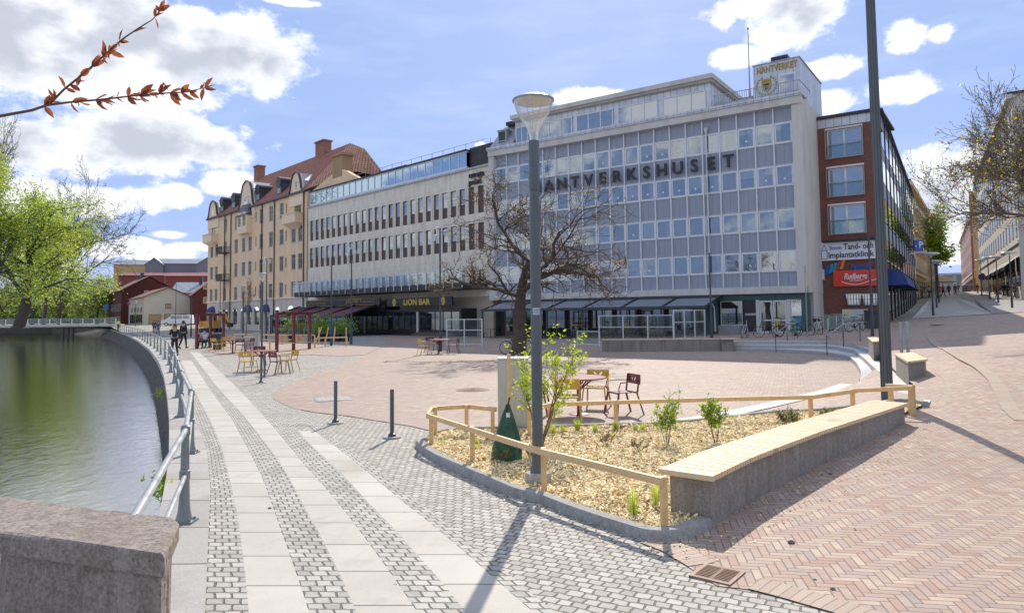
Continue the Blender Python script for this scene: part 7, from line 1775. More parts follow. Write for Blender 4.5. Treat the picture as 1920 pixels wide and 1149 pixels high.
def leaves(rng, tips, n, size, spread, colour_idx=1, flat=False, asp=.5):
    vs = []; fs = []; mi = []
    for _ in range(n):
        p, d = tips[rng.randrange(len(tips))]; c = p+Vector((rng.gauss(0, 1), rng.gauss(0, 1), rng.gauss(0, 1)))*spread; s = size*rng.uniform(.6, 1.3)
        u = Vector((rng.gauss(0, 1), rng.gauss(0, 1), rng.gauss(0, .7))).normalized(); v = u.orthogonal().normalized(); v = Matrix.Rotation(rng.uniform(0, 6.28), 3, u) @ v; o = len(vs)
        vs += [tuple(c), tuple(c+u*s*.5+v*s*asp*.5), tuple(c+u*s), tuple(c+u*s*.5-v*s*asp*.5)]; fs.append((o, o+1, o+2, o+3)); mi.append(rng.randrange(colour_idx))
    mb = MB(); mb.v = vs; mb.f = fs; mb.mi = mi; mb.uv = [None]*len(fs); return mb
def tree(name, loc, seed, P, mat, leafm, nleaf, lsize, lspread, label, group=None, scale=(1, 1, 1), lean=(0, 0), asp=.5, cat='tree'):
    rng = random.Random(seed); r = empty(name, loc, 0, label, cat, group); mb = MB(); tips = []
    base = Vector((0, 0, -.1)); mb.tube([Vector((0, 0, -.1)), Vector((0, 0, .12*P['h'][0] if False else .25))], [P['r']*1.7, P['r']*1.05], 9, cap=False)
    grow(rng, mb, tips, Vector((0, 0, .2)), Vector((lean[0], lean[1], 1)), P['L'], P['r'], 0, P)
    if scale != (1, 1, 1):
        mb.v = [(v[0]*scale[0], v[1]*scale[1], v[2]*scale[2]) for v in mb.v]; tips = [(Vector((a.x*scale[0], a.y*scale[1], a.z*scale[2])), b) for a, b in tips]
    mb.build('trunk', mat, r, smooth=True)
    if nleaf: leaves(rng, tips, nleaf, lsize, lspread, len(leafm), asp=asp).build('crown', leafm, r)
    return r
L_bud = leafmat('orange_buds', (.24, .12, .04), (.40, .24, .09), .35); L_ybud = leafmat('yellow_buds', (.42, .30, .03), (.62, .50, .07), .5); L_gbud = leafmat('brown_buds', (.16, .12, .05), (.28, .22, .06), .3)
L_w1 = leafmat('willow_leaf', (.30, .37, .13), (.48, .55, .24), .4); L_w2 = leafmat('fresh_leaf', (.36, .44, .03), (.56, .60, .07), .55); L_w3 = leafmat('mid_leaf', (.17, .23, .05), (.32, .37, .10), .45)
L_s = leafmat('shrub_leaf', (.30, .42, .04), (.58, .64, .10), .5); L_s2 = leafmat('shrub_leaf_green', (.13, .26, .03), (.30, .44, .06), .45); L_dk = leafmat('heather', (.10, .10, .05), (.20, .17, .10), .2); L_gr = leafmat('grass_blade', (.32, .42, .05), (.55, .62, .12), .5); L_red = leafmat('copper_leaf', (.20, .05, .035), (.42, .14, .08), .4)
PO = dict(levels=5, h=[1], L=4.6, r=.30, seg=[5, 6, 5, 4, 3], bend=[.10, .24, .28, .30, .34], up=[.05, .02, .04, .04, .05], kids=[10, 8, 7, 6, 0], ang=[1.05, .85, .8, .8, .8], ratio=[.95, .56, .55, .52, .5], bare=2, thin=.60, rmin=.009)
tree('oak_tree', G(972, 666, .012), 21, PO, M_bark, [L_bud, L_bud, L_gbud], 6500, .072, .06, 'gnarled wide oak with orange brown buds in front of the grey office block', scale=(1.3, 1.0, .98), asp=.7)
PR = dict(levels=5, h=[1], L=6.2, r=.26, seg=[6, 6, 6, 4, 3], bend=[.05, .12, .16, .2, .25], up=[.02, .0, .05, .06, .08], kids=[17, 13, 10, 7, 0], ang=[.95, .7, .6, .6, .6], ratio=[.66, .52, .5, .5, .5], bare=3, thin=.5, rmin=.007)
tp_ = Vector((18.6, 21.5, 0)); tp_.z = H(tp_.x, tp_.y)
tree('budding_tree', tp_, 5, PR, M_barkg, [L_ybud, L_gbud, L_gbud, L_gbud], 7000, .085, .05, 'bare crown of a tall tree with yellow buds reaching in from the right', lean=(-.12, 0), asp=.7, scale=(.86, .85, .84))
PW = dict(levels=5, h=[1], L=15, r=.75, seg=[5, 6, 5, 4, 3], bend=[.10, .14, .16, .2, .25], up=[.05, .0, -.03, -.08, -.14], kids=[10, 7, 6, 4, 0], ang=[.8, .7, .65, .6, .6], ratio=[.75, .6, .5, .5, .5], bare=1, thin=.58, rmin=.03)
def tl_(px, Y): p = D(px, 600, Y); p.z = .6; return p
gW = 'big riverside trees at the far left'
tree('riverside_tree', tl_(36, 119), 11, PW, M_bark, [L_w1, L_w1, L_w2], 18000, .40, .7, 'leaning willow-like tree with yellow green haze of leaves by the footbridge', gW, lean=(.34, .0), scale=(1.5, .8, .86))
PW2 = dict(PW); PW2['L'] = 17
tree('riverside_tree', tl_(-12, 112), 4, PW2, M_bark, [L_w3, L_w1, L_w2], 22000, .44, .8, 'tall green tree cut by the left edge of the photo', gW, scale=(.62, .7, 1.12))
tree('riverside_tree', tl_(82, 150), 14, dict(PW, L=16), M_bark, [L_w2, L_w2, L_w1], 20000, .45, .7, 'bright lime green tree behind the leaning riverside tree', gW, scale=(.55, .6, .98))
PB_ = dict(PW, L=17, r=.45, up=[.06, .05, .05, .05, .05], rmin=.035, kids=[11, 8, 6, 5, 0])
tree('bare_tree', tl_(112, 160), 31, PB_, M_bark, [L_gbud], 1500, .16, .1, 'leafless dark tree behind the lime green tree', gW, scale=(.75, .7, 1.08))
tree('bare_tree', tl_(-10, 135), 37, PB_, M_bark, [L_gbud], 1500, .16, .1, 'leafless tall tree rising above the left edge tree', gW, scale=(.6, .6, 1.28))
far_ = dict(PW, levels=4, L=8, r=.35, rmin=.05)
for k, (px, Y, sc, lb_) in enumerate(((8, 190, 1.1, 'round green tree on the far bank at the left edge'), (60, 185, 1.0, 'olive green tree on the far bank under the leaning tree'), (110, 195, 1.0, 'mid green tree on the far bank left of the red house'), (150, 205, .9, 'small yellow green tree on the far bank by the red house'), (182, 190, .8, 'smallest green tree touching the red house'))):
    tree('bank_tree', tl_(px, Y), 50+k, far_, M_bark, [L_w3, L_w1], 5000, .55, .8, lb_, 'trees on the far bank', scale=(sc*1.1, sc, sc))
PY = dict(levels=4, h=[1], L=2.6, r=.045, seg=[5, 4, 3, 3], bend=[.04, .12, .2, .2], up=[.05, .12, .1, .1], kids=[11, 6, 4, 0], ang=[.6, .6, .6, .6], ratio=[.42, .5, .5, .5], bare=2, thin=.6, rmin=.008)
tree('young_tree', GH(461, 642), 3, PY, M_twig, [L_bud, L_gbud], 900, .06, .04, 'slender bare young tree in front of the ochre house arches', scale=(1, 1, 1.25))
tree('young_tree', GH(302, 607), 4, PY, M_twig, [L_s2, L_w3], 1600, .22, .2, 'small leafy tree by the gable of the cream house', scale=(2.2, 2.2, 1.6))
tree('street_tree', GH(1757, 560), 6, dict(PY, L=7, r=.2), M_bark, [L_w2, L_s2], 4200, .4, .4, 'tall bright green tree on the left of the side street', scale=(.7, .7, 1.0))
tree('street_tree', GH(1784, 545), 8, dict(PY, L=6, r=.2), M_bark, [L_w2, L_s2], 3000, .6, .5, 'small round green tree at the far end of the side street', scale=(1.5, 1.5, 1.1))
# green mass along the far bank
rng = random.Random(77); mb = MB(); tips = []
for k in range(90):
    px = -120+3.9*k; c = tl_(px, 225+rng.uniform(-8, 8)); hh2 = 5+5*abs(mnoise.noise(Vector((px*.02, 3, 1))))+(4 if px < 120 else 0)
    for q in range(9): tips.append((c+Vector((rng.gauss(0, 2), rng.gauss(0, 2), rng.uniform(0, hh2))), None))
tag(leaves(rng, tips, 16000, 1.1, .9, 3, asp=.7).build('far_woods', [L_w3, L_w3, L_w1]), kind='stuff')
# trees across the river behind the viewpoint: they green the lower windows by reflection
for k, (x, y) in enumerate(((-26, -24), (-6, -30), (14, -28), (34, -20), (52, -6), (66, 16))):
    p_ = Vector((x, y, 0)); 
    tree('park_tree', p_, 70+k, dict(far_, L=10, r=.4), M_bark, [L_w3, L_w1], 2600, .8, .9, ['leafy tree behind the viewpoint', 'second leafy tree behind the viewpoint', 'third leafy tree behind the viewpoint', 'fourth leafy tree behind the viewpoint', 'fifth leafy tree behind the viewpoint', 'sixth leafy tree behind the viewpoint'][k], 'trees behind the viewpoint', scale=(1.1, 1.1, .85))
# ---------------------------------------------------------------- planting in the bed
def bedp(px, py): p = G(px, py, .06); p.z = mulch_z(p.x, p.y)-.01; return p
PS = dict(levels=4, h=[1], L=1.5, r=.011, seg=[6, 5, 4, 3], bend=[.06, .12, .2, .2], up=[.04, .06, .06, .06], kids=[7, 4, 3, 0], ang=[.5, .6, .7, .7], ratio=[.42, .5, .5, .5], bare=2, thin=.6, rmin=.0022)
def shrub(px, py, seed, h, stems, spreadx, leafm, nleaf, ls, label, name='shrub', cat='shrub', group=None, P=PS, lsp=.012, m=M_twig, asp=.5, out=.35):
    rng = random.Random(seed); r = empty(name, bedp(px, py), 0, label, cat, group); mb = MB(); tips = []; PP = dict(P, L=h*.86)
    for k in range(stems):
        a = k*6.283/stems+rng.random(); o = Vector((math.cos(a), math.sin(a)*.7, 0)); d = o*out*rng.uniform(.4, 1.2)*spreadx+Vector((0, 0, 1)); grow(rng, mb, tips, o*.03*rng.random(), d, PP['L']*rng.uniform(.75, 1.1), PP['r']*rng.uniform(.7, 1.1)*max(.5, h), 0, PP)
    mb.build('stem', m, r, smooth=True); leaves(rng, tips, nleaf, ls, lsp, len(leafm), asp=asp).build('foliage', leafm, r); return r
shrub(1013, 842, 2, 1.40, 7, .85, [L_s], 1700, .058, 'tall airy shrub with lime green leaves growing round the near lamp post', 'tall_shrub', lsp=.02, out=.42)
gp = 'young shrubs in the wood chip bed'
shrub(1251, 836, 3, .56, 5, 1.1, [L_s2, L_s], 950, .045, 'round young green shrub in the bed, left of the two leafy ones', group=gp)
shrub(1342, 833, 7, .62, 5, 1.0, [L_s, L_s2], 1100, .048, 'brighter upright young shrub in the bed, right of the two leafy ones', group=gp)
PH = dict(PS, levels=3, seg=[5, 4, 3, 3], kids=[8, 3, 0], bend=[.1, .15, .2], r=.006)
shrub(1480, 816, 8, .30, 16, 2.0, [L_dk, L_s2, L_dk], 1500, .022, 'bushy grey green heather clump near the bench', 'heather', 'plant', 'heather clumps', PH)
shrub(1552, 790, 9, .14, 12, 2.6, [L_s2, L_dk], 500, .022, 'low green clump partly behind the bench slats', 'heather', 'plant', 'heather clumps', PH)
for k, (px, py, h, lb_) in enumerate(((1198, 853, .17, 'dark twiggy clump in the middle of the bed'), (1271, 885, .14, 'dark twiggy clump close to the bench end'), (1138, 834, .17, 'thin reddish twiggy clump behind the middle of the bed'), (1162, 808, .10, 'small brown twiggy clump near the back kerb'), (1000, 872, .22, 'thin upright reddish stems left of the lamp footing'), (941, 868, .2, 'thin leafy stems in front of the green bag'))):
    shrub(px, py, 20+k, h, 9, 2.2, [L_dk, L_dk, L_bud] if k != 5 else [L_s], 110, .018, lb_, 'twiggy_plant', 'plant', 'small twiggy plants in the bed', PH)
def grass(px, py, seed, h, n, w_, label, mats=None):
    rng = random.Random(seed); vs = []; fs = []
    for _ in range(n):
        a = rng.uniform(0, 6.28); b = Vector((math.cos(a), math.sin(a), 0)); p = b*rng.random()*.04; l = h*rng.uniform(.6, 1.15); c = b*l*rng.uniform(.1, .55)*w_; s = Vector((-b.y, b.x, 0))*.0035; o = len(vs)
        q = [p, p+c*.35+Vector((0, 0, l*.55)), p+c+Vector((0, 0, l))]; vs += [tuple(q[0]-s), tuple(q[0]+s), tuple(q[1]-s*.8), tuple(q[1]+s*.8), tuple(q[2])]; fs += [(o, o+1, o+3, o+2), (o+2, o+3, o+4)]
    mb = MB(); mb.add(vs, fs); o = mb.build('grass_tuft', mats or L_gr); o.location = bedp(px, py); tag(o, label, 'grass tuft', 'grass tufts in the bed')
for k, (px, py, h, n, w_, lb_) in enumerate(((1037, 818, .2, 70, .9, 'leftmost lime grass tuft, just right of the lamp post'), (1055, 812, .15, 60, 1.0, 'small lime grass tuft second from the left'), (1083, 812, .25, 90, .7, 'tallest lime grass tuft under the near table'), (1116, 813, .19, 70, .8, 'lime grass tuft between the table foot and a fence post'), (1155, 809, .18, 70, .9, 'lime grass tuft at the foot of a back fence post'), (1191, 808, .15, 60, 1.0, 'lime grass tuft left of the rightmost one'), (1205, 806, .15, 60, 1.0, 'rightmost lime grass tuft along the back kerb'), (1188, 966, .30, 60, .6, 'long green grass tuft at the front kerb'), (1229, 952, .34, 45, .4, 'upright green grass tuft beside the front corner fence post'), (895, 832, .09, 60, 1.2, 'low green tuft inside the hooked fence, left'), (915, 824, .08, 50, 1.2, 'low green tuft inside the hooked fence, right'), (895, 845, .07, 40, 1.3, 'tiny green tuft left of the green bag'), (1148, 821, .08, 40, 1.2, 'tiny green tuft in the middle of the bed'), (830, 830, .08, 40, 1.2, 'tiny green tuft in the tip of the bed'))):
    grass(px, py, 90+k, h, n, w_, lb_)
# rock beside the left shrub
# watering bag and stake
bp_ = bedp(950, 862); r = empty('watering_bag', bp_, 0, 'dark green watering bag slumped round a timber stake in the bed', 'bag'); m_, t_ = newmat('green_tarpaulin'); co_ = t_.n('ShaderNodeTexCoord').outputs['Object']
finish(t_, t_.mix(t_.mr(t_.noise(co_, 9, 4).outputs[0], .3, .7), (.012, .06, .03), (.03, .13, .07)), .38, 0, t_.noise(t_.n('ShaderNodeVectorMath', {0: co_, 1: (2.2, 2.2, .6)}, operation='MULTIPLY').outputs[0], 5, 4, .6, 1.5).outputs[0], 1., .05)
mb = MB(); vs = []; nn_ = 26; prof = [(.21, 0), (.20, .06), (.185, .18), (.15, .34), (.105, .52), (.06, .66), (.035, .72), (.03, .76)]
for rr_, z in prof:
    for k in range(nn_):
        a = k*2*math.pi/nn_; w_ = 1+.16*math.sin(a*5+z*3)*min(1, z*3+.2)+.06*math.sin(a*11+z*9); vs.append((rr_*w_*math.cos(a)*1.0+.03*z, rr_*w_*math.sin(a)*.75, z))
mb.add(vs, [(i*nn_+k, i*nn_+(k+1) % nn_, (i+1)*nn_+(k+1) % nn_, (i+1)*nn_+k) for i in range(len(prof)-1) for k in range(nn_)]); mb.build('sack', m_, r, smooth=True)
mb = MB(); mb.tube([(.0, -.03, .64), (.03, -.05, .78), (.05, -.02, .86)], .012, 5); mb.box(.0, .05, -.10, -.075, .6, .66, 1); mb.build('strap', [M_black, M_white], r)
st_ = empty('timber_stake', bedp(956, 853), 0, 'pale round timber stake rising out of the green watering bag', 'stake'); mb = MB(); mb.tube([(0, 0, -.2), (.0, 0, 1.43)], .028, 8); mb.build('stake', M_pine, st_)
# small stones and litter on the paving
rng = random.Random(8); M_peb = plain('pebble', (.16, .15, .145), .85, 0, .3, 20)
for k, (px, py, s_, lb_) in enumerate(((1484, 1019, .034, 'largest dark pebble on the herringbone brick'), (1558, 890, .03, 'dark pebble in the shadow of the bench'), (1528, 1088, .016, 'small dark pebble right of the drain'), (1562, 1106, .022, 'dark pebble near the bottom edge of the brick'), (506, 954, .022, 'lone dark pebble on the pale path slab'), (1505, 929, .02, 'small pebble along the bench foot'))):
    p = GH(px, py); mb = MB(); mb.ball((0, 0, 0), s_, 0, 8, (1, .7, .6)); mb.v = [tuple(Vector(v)*(1+.25*mnoise.noise(Vector(v)*60))) for v in mb.v]; o = mb.build('pebble', M_peb); o.location = p+Vector((0, 0, s_*.45)); tag(o, lb_, 'pebble', 'loose pebbles on the paving')
mb = MB()
for _ in range(700):
    t = rng.random(); 
    if rng.random() < .5: i = rng.randrange(len(sl)-1); p = sl[i].lerp(sl[i+1], rng.random())+Vector((abs(rng.gauss(0, .35)), -abs(rng.gauss(0, .25))-.02))
    else: i = rng.randrange(len(KERB)-1); p = KERB[i].lerp(KERB[i+1], rng.random())+Vector((rng.gauss(0, .2), -abs(rng.gauss(0, .25))-.02))
    s_ = rng.uniform(.003, .009); z = H(p.x, p.y)+.014; a = rng.random()*6; u = Vector((math.cos(a), math.sin(a), .3)); v = Vector((-math.sin(a), math.cos(a), .1)); c = Vector((p.x, p.y, z+s_*.3))
    mb.add([c-u*s_*1.8-v*s_, c+u*s_*1.8-v*s_, c+u*s_*1.5+v*s_, c-u*s_*1.8+v*s_], [(0, 1, 2, 3)], rng.randrange(2))
tag(mb.build('litter_chips', [M_peb, chipm[0]]), kind='stuff')
# plants rooted in the quay wall
for k, (px, py, z, s_, lb_) in enumerate(((288, 856, -.35, .45, 'green weed growing from the quay wall near the front posts'), (302, 716, -.35, .5, 'yellow green weed growing from the middle of the quay wall'), (316, 905, -.1, .2, 'small yellow flowering weed at the coping edge'))):
    Y = G(px+30, py, 0).y; base = Vector((qx(Y)-.02, Y, z)); rng = random.Random(k); tips = [(Vector((-abs(rng.gauss(0, .2))*s_, rng.gauss(0, .35)*s_, rng.uniform(-.3, .35)*s_)), Vector((0, 0, 1))) for _ in range(40)]
    r = empty('wall_weed', base, 0, lb_, 'plant', 'weeds on the quay wall'); mb = MB(); [mb.tube([(0, 0, 0), t_[0]], .004, 3) for t_ in tips[:14]]; mb.build('stem', M_twig, r); leaves(rng, tips, 260, .06, .03, 2).build('foliage', [L_s2, L_s], r)
# cafe planting under the maroon awnings
rng = random.Random(12)
for k, px in enumerate((592, 604, 617, 634, 648, 560, 548)):
    p = GH(px, 640); p.z = 0; r = empty('tub_plant', p, 0, ['leafy tub plant under the maroon awnings, first from the swing frame', 'leafy tub plant second from the swing frame', 'leafy tub plant behind the leaning stakes', 'leafy tub plant between the blue footed masts', 'leafy tub plant at the glass corner of the awning bar', 'orange and green tub plant behind the swing benches', 'low tub plant at the left end of the maroon awnings'][k], 'tub plant', 'tub plants by the maroon awnings')
    mb = MB(); mb.lathe([(.28, 0), (.36, .6), (.33, .6)], n=10); mb.build('tub', M_black, r); tips = [(Vector((rng.gauss(0, .4), rng.gauss(0, .3), .8+abs(rng.gauss(0, .5)))), None) for _ in range(50)]; leaves(rng, tips, 700, .14, .12, 2).build('foliage', [L_s2, L_w3] if k != 5 else [L_bud, L_s2], r)
# ---------------------------------------------------------------- red-leaved twig hanging in at the top left
def TB(px, py, Y=1.75): return D(px, py, Y)
stem1 = [TB(-60, 232), TB(0, 218), TB(60, 207), TB(92, 196), TB(120, 168), TB(160, 136), TB(200, 100), TB(232, 72), TB(262, 52), TB(285, 38), TB(300, 22)]
stem2 = [TB(85, 198), TB(130, 192), TB(190, 187), TB(250, 180), TB(310, 175), TB(350, 173), TB(383, 165)]
br = empty('copper_twig', stem1[0], 0, 'twig with copper red spring leaves hanging in at the upper left', 'twig'); mb = MB(); mb.tube(stem1, [.0042, .004, .0035, .0033, .003, .0026, .0023, .002, .0018, .0014, .001], 6); mb.tube(stem2, [.003, .0027, .0023, .002, .0018, .0015, .001], 6); mb.build('stem', plain('red_brown_bark', (.12, .055, .04), .6), br, rel=br.location)
rng = random.Random(4); mb = MB()
def rleaf(c, d, s_):
    d = d.normalized(); n = d.orthogonal().normalized(); n = Matrix.Rotation(rng.uniform(0, 6.28), 3, d) @ n; v = d.cross(n); b = n*s_*.12
    mb.add([c, c+d*s_*.3+v*s_*.17+b*.6, c+d*s_*.65+v*s_*.15+b, c+d*s_+b*.3, c+d*s_*.65-v*s_*.15+b, c+d*s_*.3-v*s_*.17+b*.6, c+d*s_*.5+b*.2], [(0, 1, 6), (1, 2, 6), (2, 3, 6), (3, 4, 6), (4, 5, 6), (5, 0, 6)])
for st, step in ((stem1[2:], .016), (stem2[1:], .015)):
    for a, b in zip(st, st[1:]):
        k = max(1, int((b-a).length/step)); ax = (b-a).normalized()
        for i in range(k):
            c = a.lerp(b, (i+rng.random()*.6)/k)
            for _ in range(rng.choice((0, 1, 2, 4, 5))): rleaf(c, ax*.7+Vector((rng.gauss(0, .5), rng.gauss(0, .5), rng.gauss(0, .7))), rng.uniform(.014, .046))
for e, d in ((stem1[-1], stem1[-1]-stem1[-2]), (stem2[-1], stem2[-1]-stem2[-2])):
    for _ in range(6): rleaf(e, d.normalized()+Vector((rng.gauss(0, .5), rng.gauss(0, .4), rng.gauss(0, .5))), rng.uniform(.03, .048))
mb.build('leaves', L_red, br, rel=br.location)
# ---------------------------------------------------------------- people
def skin_mesh(name, verts, edges, radii, mat, parent, sub=1):
    me = bpy.data.meshes.new(name); me.from_pydata(verts, edges, []); o = bpy.data.objects.new(name, me); COL.objects.link(o); md = o.modifiers.new('s', 'SKIN'); md.use_smooth_shade = True
    for v, r in zip(me.skin_vertices[0].data, radii): v.radius = (r, r) if not isinstance(r, tuple) else r
    me.skin_vertices[0].data[0].use_root = True; sd_ = o.modifiers.new('d', 'SUBSURF'); sd_.levels = sub
    bpy.context.view_layer.update(); m2 = bpy.data.meshes.new_from_object(o.evaluated_get(bpy.context.evaluated_depsgraph_get())); bpy.data.objects.remove(o)
    m2.materials.clear(); m2.materials.append(mat); m2.name = name; q = bpy.data.objects.new(name, m2); COL.objects.link(q); q.parent = parent; return q
M_skin = plain('skin', (.52, .32, .23), .55, 0, .06, 8)
def cloth(nm, c): return plain('cloth_'+nm, c, .85, 0, .15, 14)
def person(loc, rz, label, top, bottom, hair=(.05, .03, .02), pose='walk', h=1.75, longhair=False, group=None, topname='jacket', near=False):
    r = empty('person', loc, rz, label, 'person', group); k = h/1.75; hz = .95; S_ = 1
    if pose == 'walk': kn = ((-.09, -.14, .52), (.09, .08, .50)); an = ((-.09, -.20, .10), (.09, .34, .16)); to = ((-.09, -.36, .05), (.09, .22, .03)); el = ((-.24, .10, 1.17), (.24, -.06, 1.17)); wr = ((-.25, .02, .93), (.25, -.20, .98))
    elif pose == 'stand': kn = ((-.10, -.01, .50), (.10, .0, .50)); an = ((-.10, .02, .08), (.10, .03, .08)); to = ((-.12, -.13, .03), (.12, -.12, .03)); el = ((-.23, .03, 1.17), (.23, .03, 1.17)); wr = ((-.22, -.06, .92), (.22, -.06, .92))
    elif pose == 'phone': kn = ((-.09, -.10, .51), (.09, .06, .50)); an = ((-.09, -.12, .09), (.09, .26, .13)); to = ((-.09, -.28, .04), (.09, .14, .03)); el = ((-.25, -.04, 1.16), (.24, .05, 1.17)); wr = ((-.10, -.16, 1.50), (.25, -.05, .93))
    else: hz = .52; kn = ((-.11, -.42, .50), (.11, -.44, .50)); an = ((-.12, -.40, .09), (.12, -.50, .09)); to = ((-.13, -.54, .03), (.12, -.64, .03)); el = ((-.22, -.10, .76), (.22, -.10, .76)); wr = ((-.12, -.33, .66), (.12, -.33, .66))
    dz = hz-.95
    sp_ = [(0, .0, hz), (0, .015, hz+.2), (0, .0, hz+.41), (0, .01, hz+.53), (0, -.012, hz+.62), (0, -.005, hz+.73)]; sh = [(-.17, .0, hz+.47), (.17, .0, hz+.47)]; hp = [(-.09, 0, hz-.04), (.09, 0, hz-.04)]
    hd = [tuple(Vector(w_)+(Vector(w_)-Vector(e)).normalized()*.10) for w_, e in zip(wr, el)]
    V = sp_+sh+list(el)+list(wr)+hd+hp+list(kn)+list(an)+list(to); V = [tuple(c*k for c in v) for v in V]
    E_ = [(0, 1), (1, 2), (2, 3), (3, 4), (4, 5), (2, 6), (6, 8), (8, 10), (10, 12), (2, 7), (7, 9), (9, 11), (11, 13), (0, 14), (14, 16), (16, 18), (18, 20), (0, 15), (15, 17), (17, 19), (19, 21)]
    R_b = [(.13, .10), (.115, .09), (.14, .10), .05, (.078, .09), (.07, .08), .05, .05, .04, .04, .028, .028, (.035, .018), (.035, .018), .085, .085, .055, .055, .037, .037, .032, .032]
    R_b = [tuple(c*k for c in q) if isinstance(q, tuple) else q*k for q in R_b]
    b = skin_mesh('body', V, E_, R_b, M_skin, r)
    up = [0, 1, 2, 6, 7, 8, 9, 10, 11]; mp_ = {a: i for i, a in enumerate(up)}; eu = [(mp_[a], mp_[c]) for a, c in E_ if a in mp_ and c in mp_]; inc = lambda q, a: tuple(x+a for x in q) if isinstance(q, tuple) else q+a
    skin_mesh(topname, [V[i] for i in up], eu, [inc(R_b[i], .024) for i in up], top, r)
    lo = [0, 14, 15, 16, 17, 18, 19]; mp_ = {a: i for i, a in enumerate(lo)}; eu = [(mp_[a], mp_[c]) for a, c in E_ if a in mp_ and c in mp_]
    skin_mesh('trousers', [V[i] for i in lo], eu, [inc(R_b[i], .018) for i in lo], bottom, r)
    for s in (0, 1):
        a, t = Vector(V[18+s]), Vector(V[20+s]); mb = MB(); mb.bar(a+Vector((0, .06*k, -.05*k)), t+Vector((0, -.05*k, .0)), .09*k, .08*k); mb.build('shoe', cloth('shoe', (.05, .045, .05)), r, bevel=.015)
    c = Vector(V[4]).lerp(Vector(V[5]), .75); mb = MB(); mb.ball(c+Vector((0, .022*k, .028*k)), .108*k, 0, 12, (.9, 1.0, 1.0)) if False else None
    mb = MB(); mb.ball((0, 0, 0), .112*k, 0, 12, (.86, .98, 1.02)); mb.v = [(v[0]+c.x, v[1]+c.y+.028*k, v[2]+c.z+.03*k) for v in mb.v]
    if longhair: mb.tube([(c.x, c.y+.06*k, c.z+.03*k), (c.x-.02, c.y+.085*k, c.z-.14*k), (c.x-.03, c.y+.06*k, c.z-.28*k)], [.10*k, .095*k, .05*k], 10)
    mb.build('hair', cloth('hair%.2f' % hair[0], hair), r, smooth=True)
    mb = MB(); f = Vector(V[4]); 
    mb.ball((f.x-.03*k, f.y-.085*k, f.z+.045*k), .011*k, 0, 6); mb.ball((f.x+.03*k, f.y-.085*k, f.z+.045*k), .011*k, 0, 6); mb.box(f.x-.025*k, f.x+.025*k, f.y-.094*k, f.y-.08*k, f.z-.035*k, f.z-.026*k, 1); mb.prism([(f.x-.012*k, f.y-.08*k), (f.x, f.y-.118*k), (f.x+.012*k, f.y-.08*k)], f.z, f.z+.035*k, 2)
    mb.build('face', [M_black, cloth('lips', (.35, .12, .1)), M_skin], r)
    # fingers
    mb = MB()
    for s in (0, 1):
        w_, h_ = Vector(V[10+s]), Vector(V[12+s]); d = (h_-w_).normalized(); x = d.orthogonal().normalized(); y = d.cross(x)
        for q in range(4):
            p0 = h_+x*(q-1.5)*.018*k-d*.01; l = (.06, .072, .068, .05)[q]*k; mb.tube([p0, p0+d*l*.5+y*.004, p0+d*l*.8+y*.02], [.009*k, .008*k, .006*k], 5)
        mb.tube([w_+d*.05*k, w_+d*.08*k+x*.04*k, w_+d*.12*k+x*.05*k], [.011*k, .010*k, .008*k], 5)
        mb.build('hand_fingers', M_skin, r); mb = MB()
    return r
def P0(px, py): p = G(px, py, .012); return p
blk, nav, jean, wht, red = cloth('black', (.02, .02, .022)), cloth('navy', (.03, .05, .10)), cloth('jeans', (.05, .10, .20)), cloth('white', (.62, .60, .60)), cloth('red', (.35, .03, .04))
M_hiv = cloth('hivis', (.55, .80, .05)); grey_ = cloth('grey', (.15, .15, .16)); brn_ = cloth('brown', (.14, .08, .05))
person(P0(327, 667), R_(8), 'woman in black jacket and trousers walking this way along the railing', blk, blk, (.09, .045, .03), 'phone', 1.68, True)
person(P0(343.5, 653), R_(176), 'man in dark vest walking away along the river path', blk, blk, (.03, .02, .02), 'walk', 1.8)
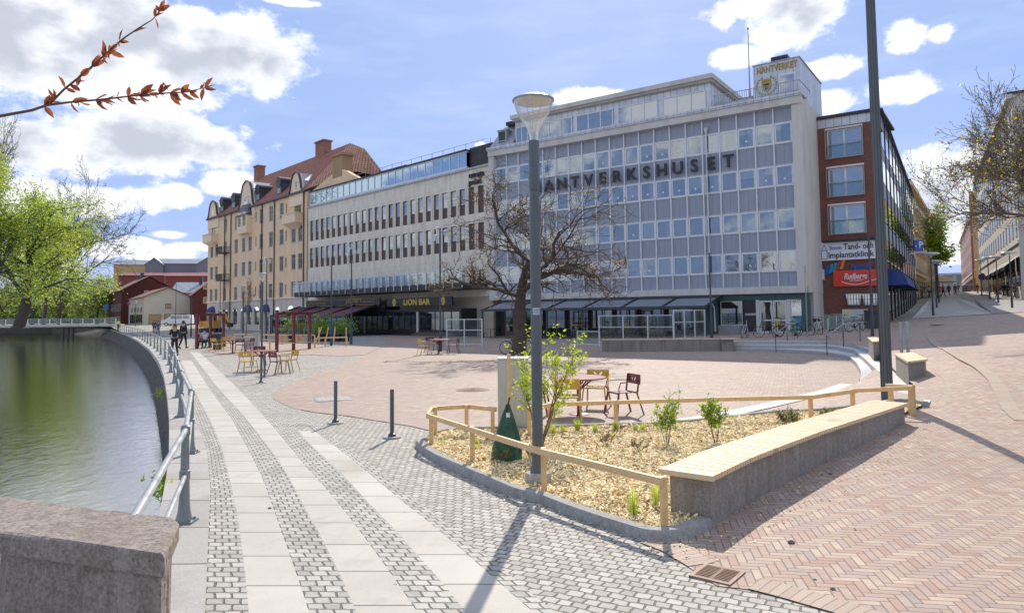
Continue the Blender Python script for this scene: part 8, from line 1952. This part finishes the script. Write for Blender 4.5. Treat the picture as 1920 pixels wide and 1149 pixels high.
person(P0(296, 629.5), R_(15), 'person in blue denim jacket and jeans on the far path', jean, jean, (.12, .06, .03), 'walk', 1.66, True)
person(P0(289, 624), R_(-160), 'person in dark clothes just behind the denim jacket walker', nav, blk, (.2, .12, .06), 'stand', 1.7)
pw = D(222, 613, 104); pw.z = H(pw.x, pw.y); person(pw, R_(170), 'worker in yellow high visibility vest by the far quay railing', M_hiv, nav, (.25, .17, .1), 'stand', 1.78)
sw_ = Fac((G(368.5, 654).x, G(368.5, 654).y), (G(418.5, 650.2).x, G(418.5, 650.2).y)); pa = sw_.W(.75, .0, -.02); person(pa, sw_.rz+R_(160), 'person in white shirt and black trousers sitting on the left swing bench', wht, blk, (.04, .03, .025), 'sit', 1.78)
pa = sw_.W(1.55, .0, -.02); person(pa, sw_.rz+R_(172), 'dark haired person in black sitting beside the white shirt', blk, blk, (.02, .015, .015), 'sit', 1.7)
gst = 'pedestrians on the side street'
for px, py, rz, t, b, lb_ in ((1870, 558.5, 10, red, blk, 'person in dark red jacket on the right pavement of the side street'), (1882, 557.5, 185, blk, nav, 'person in dark coat on the right pavement, left of a pair'), (1889.5, 557, 180, nav, blk, 'person in navy coat on the right pavement, right of a pair'), (1780, 553.5, 170, blk, blk, 'person in black in the middle of the side street'), (1791.5, 552.5, 20, nav, nav, 'person in navy in the middle of the side street'), (1797.5, 548, 190, blk, brn_, 'farther dark figure in the side street'), (1811, 546, 20, jean, nav, 'small figure in blue near the middle of the distant street'), (1823, 545.5, 160, grey_, blk, 'small grey figure by the distant yellow corner block'), (1769, 556, 90, red, blk, 'figure in red beside the parasol cafe'), (1903, 561, 15, brn_, jean, 'person in brown at the right edge of the street pavement'), (1833, 550, 185, blk, jean, 'dark figure among the right hand lamps of the side street'), (1742.5, 557, 5, wht, grey_, 'person in white top on the left pavement under the lamps'), (1748, 556, 160, grey_, nav, 'person in grey near the parasol')):
    person(GH(px, py), R_(rz), lb_, t, b, (.05, .035, .03), 'walk', 1.74, False, gst)
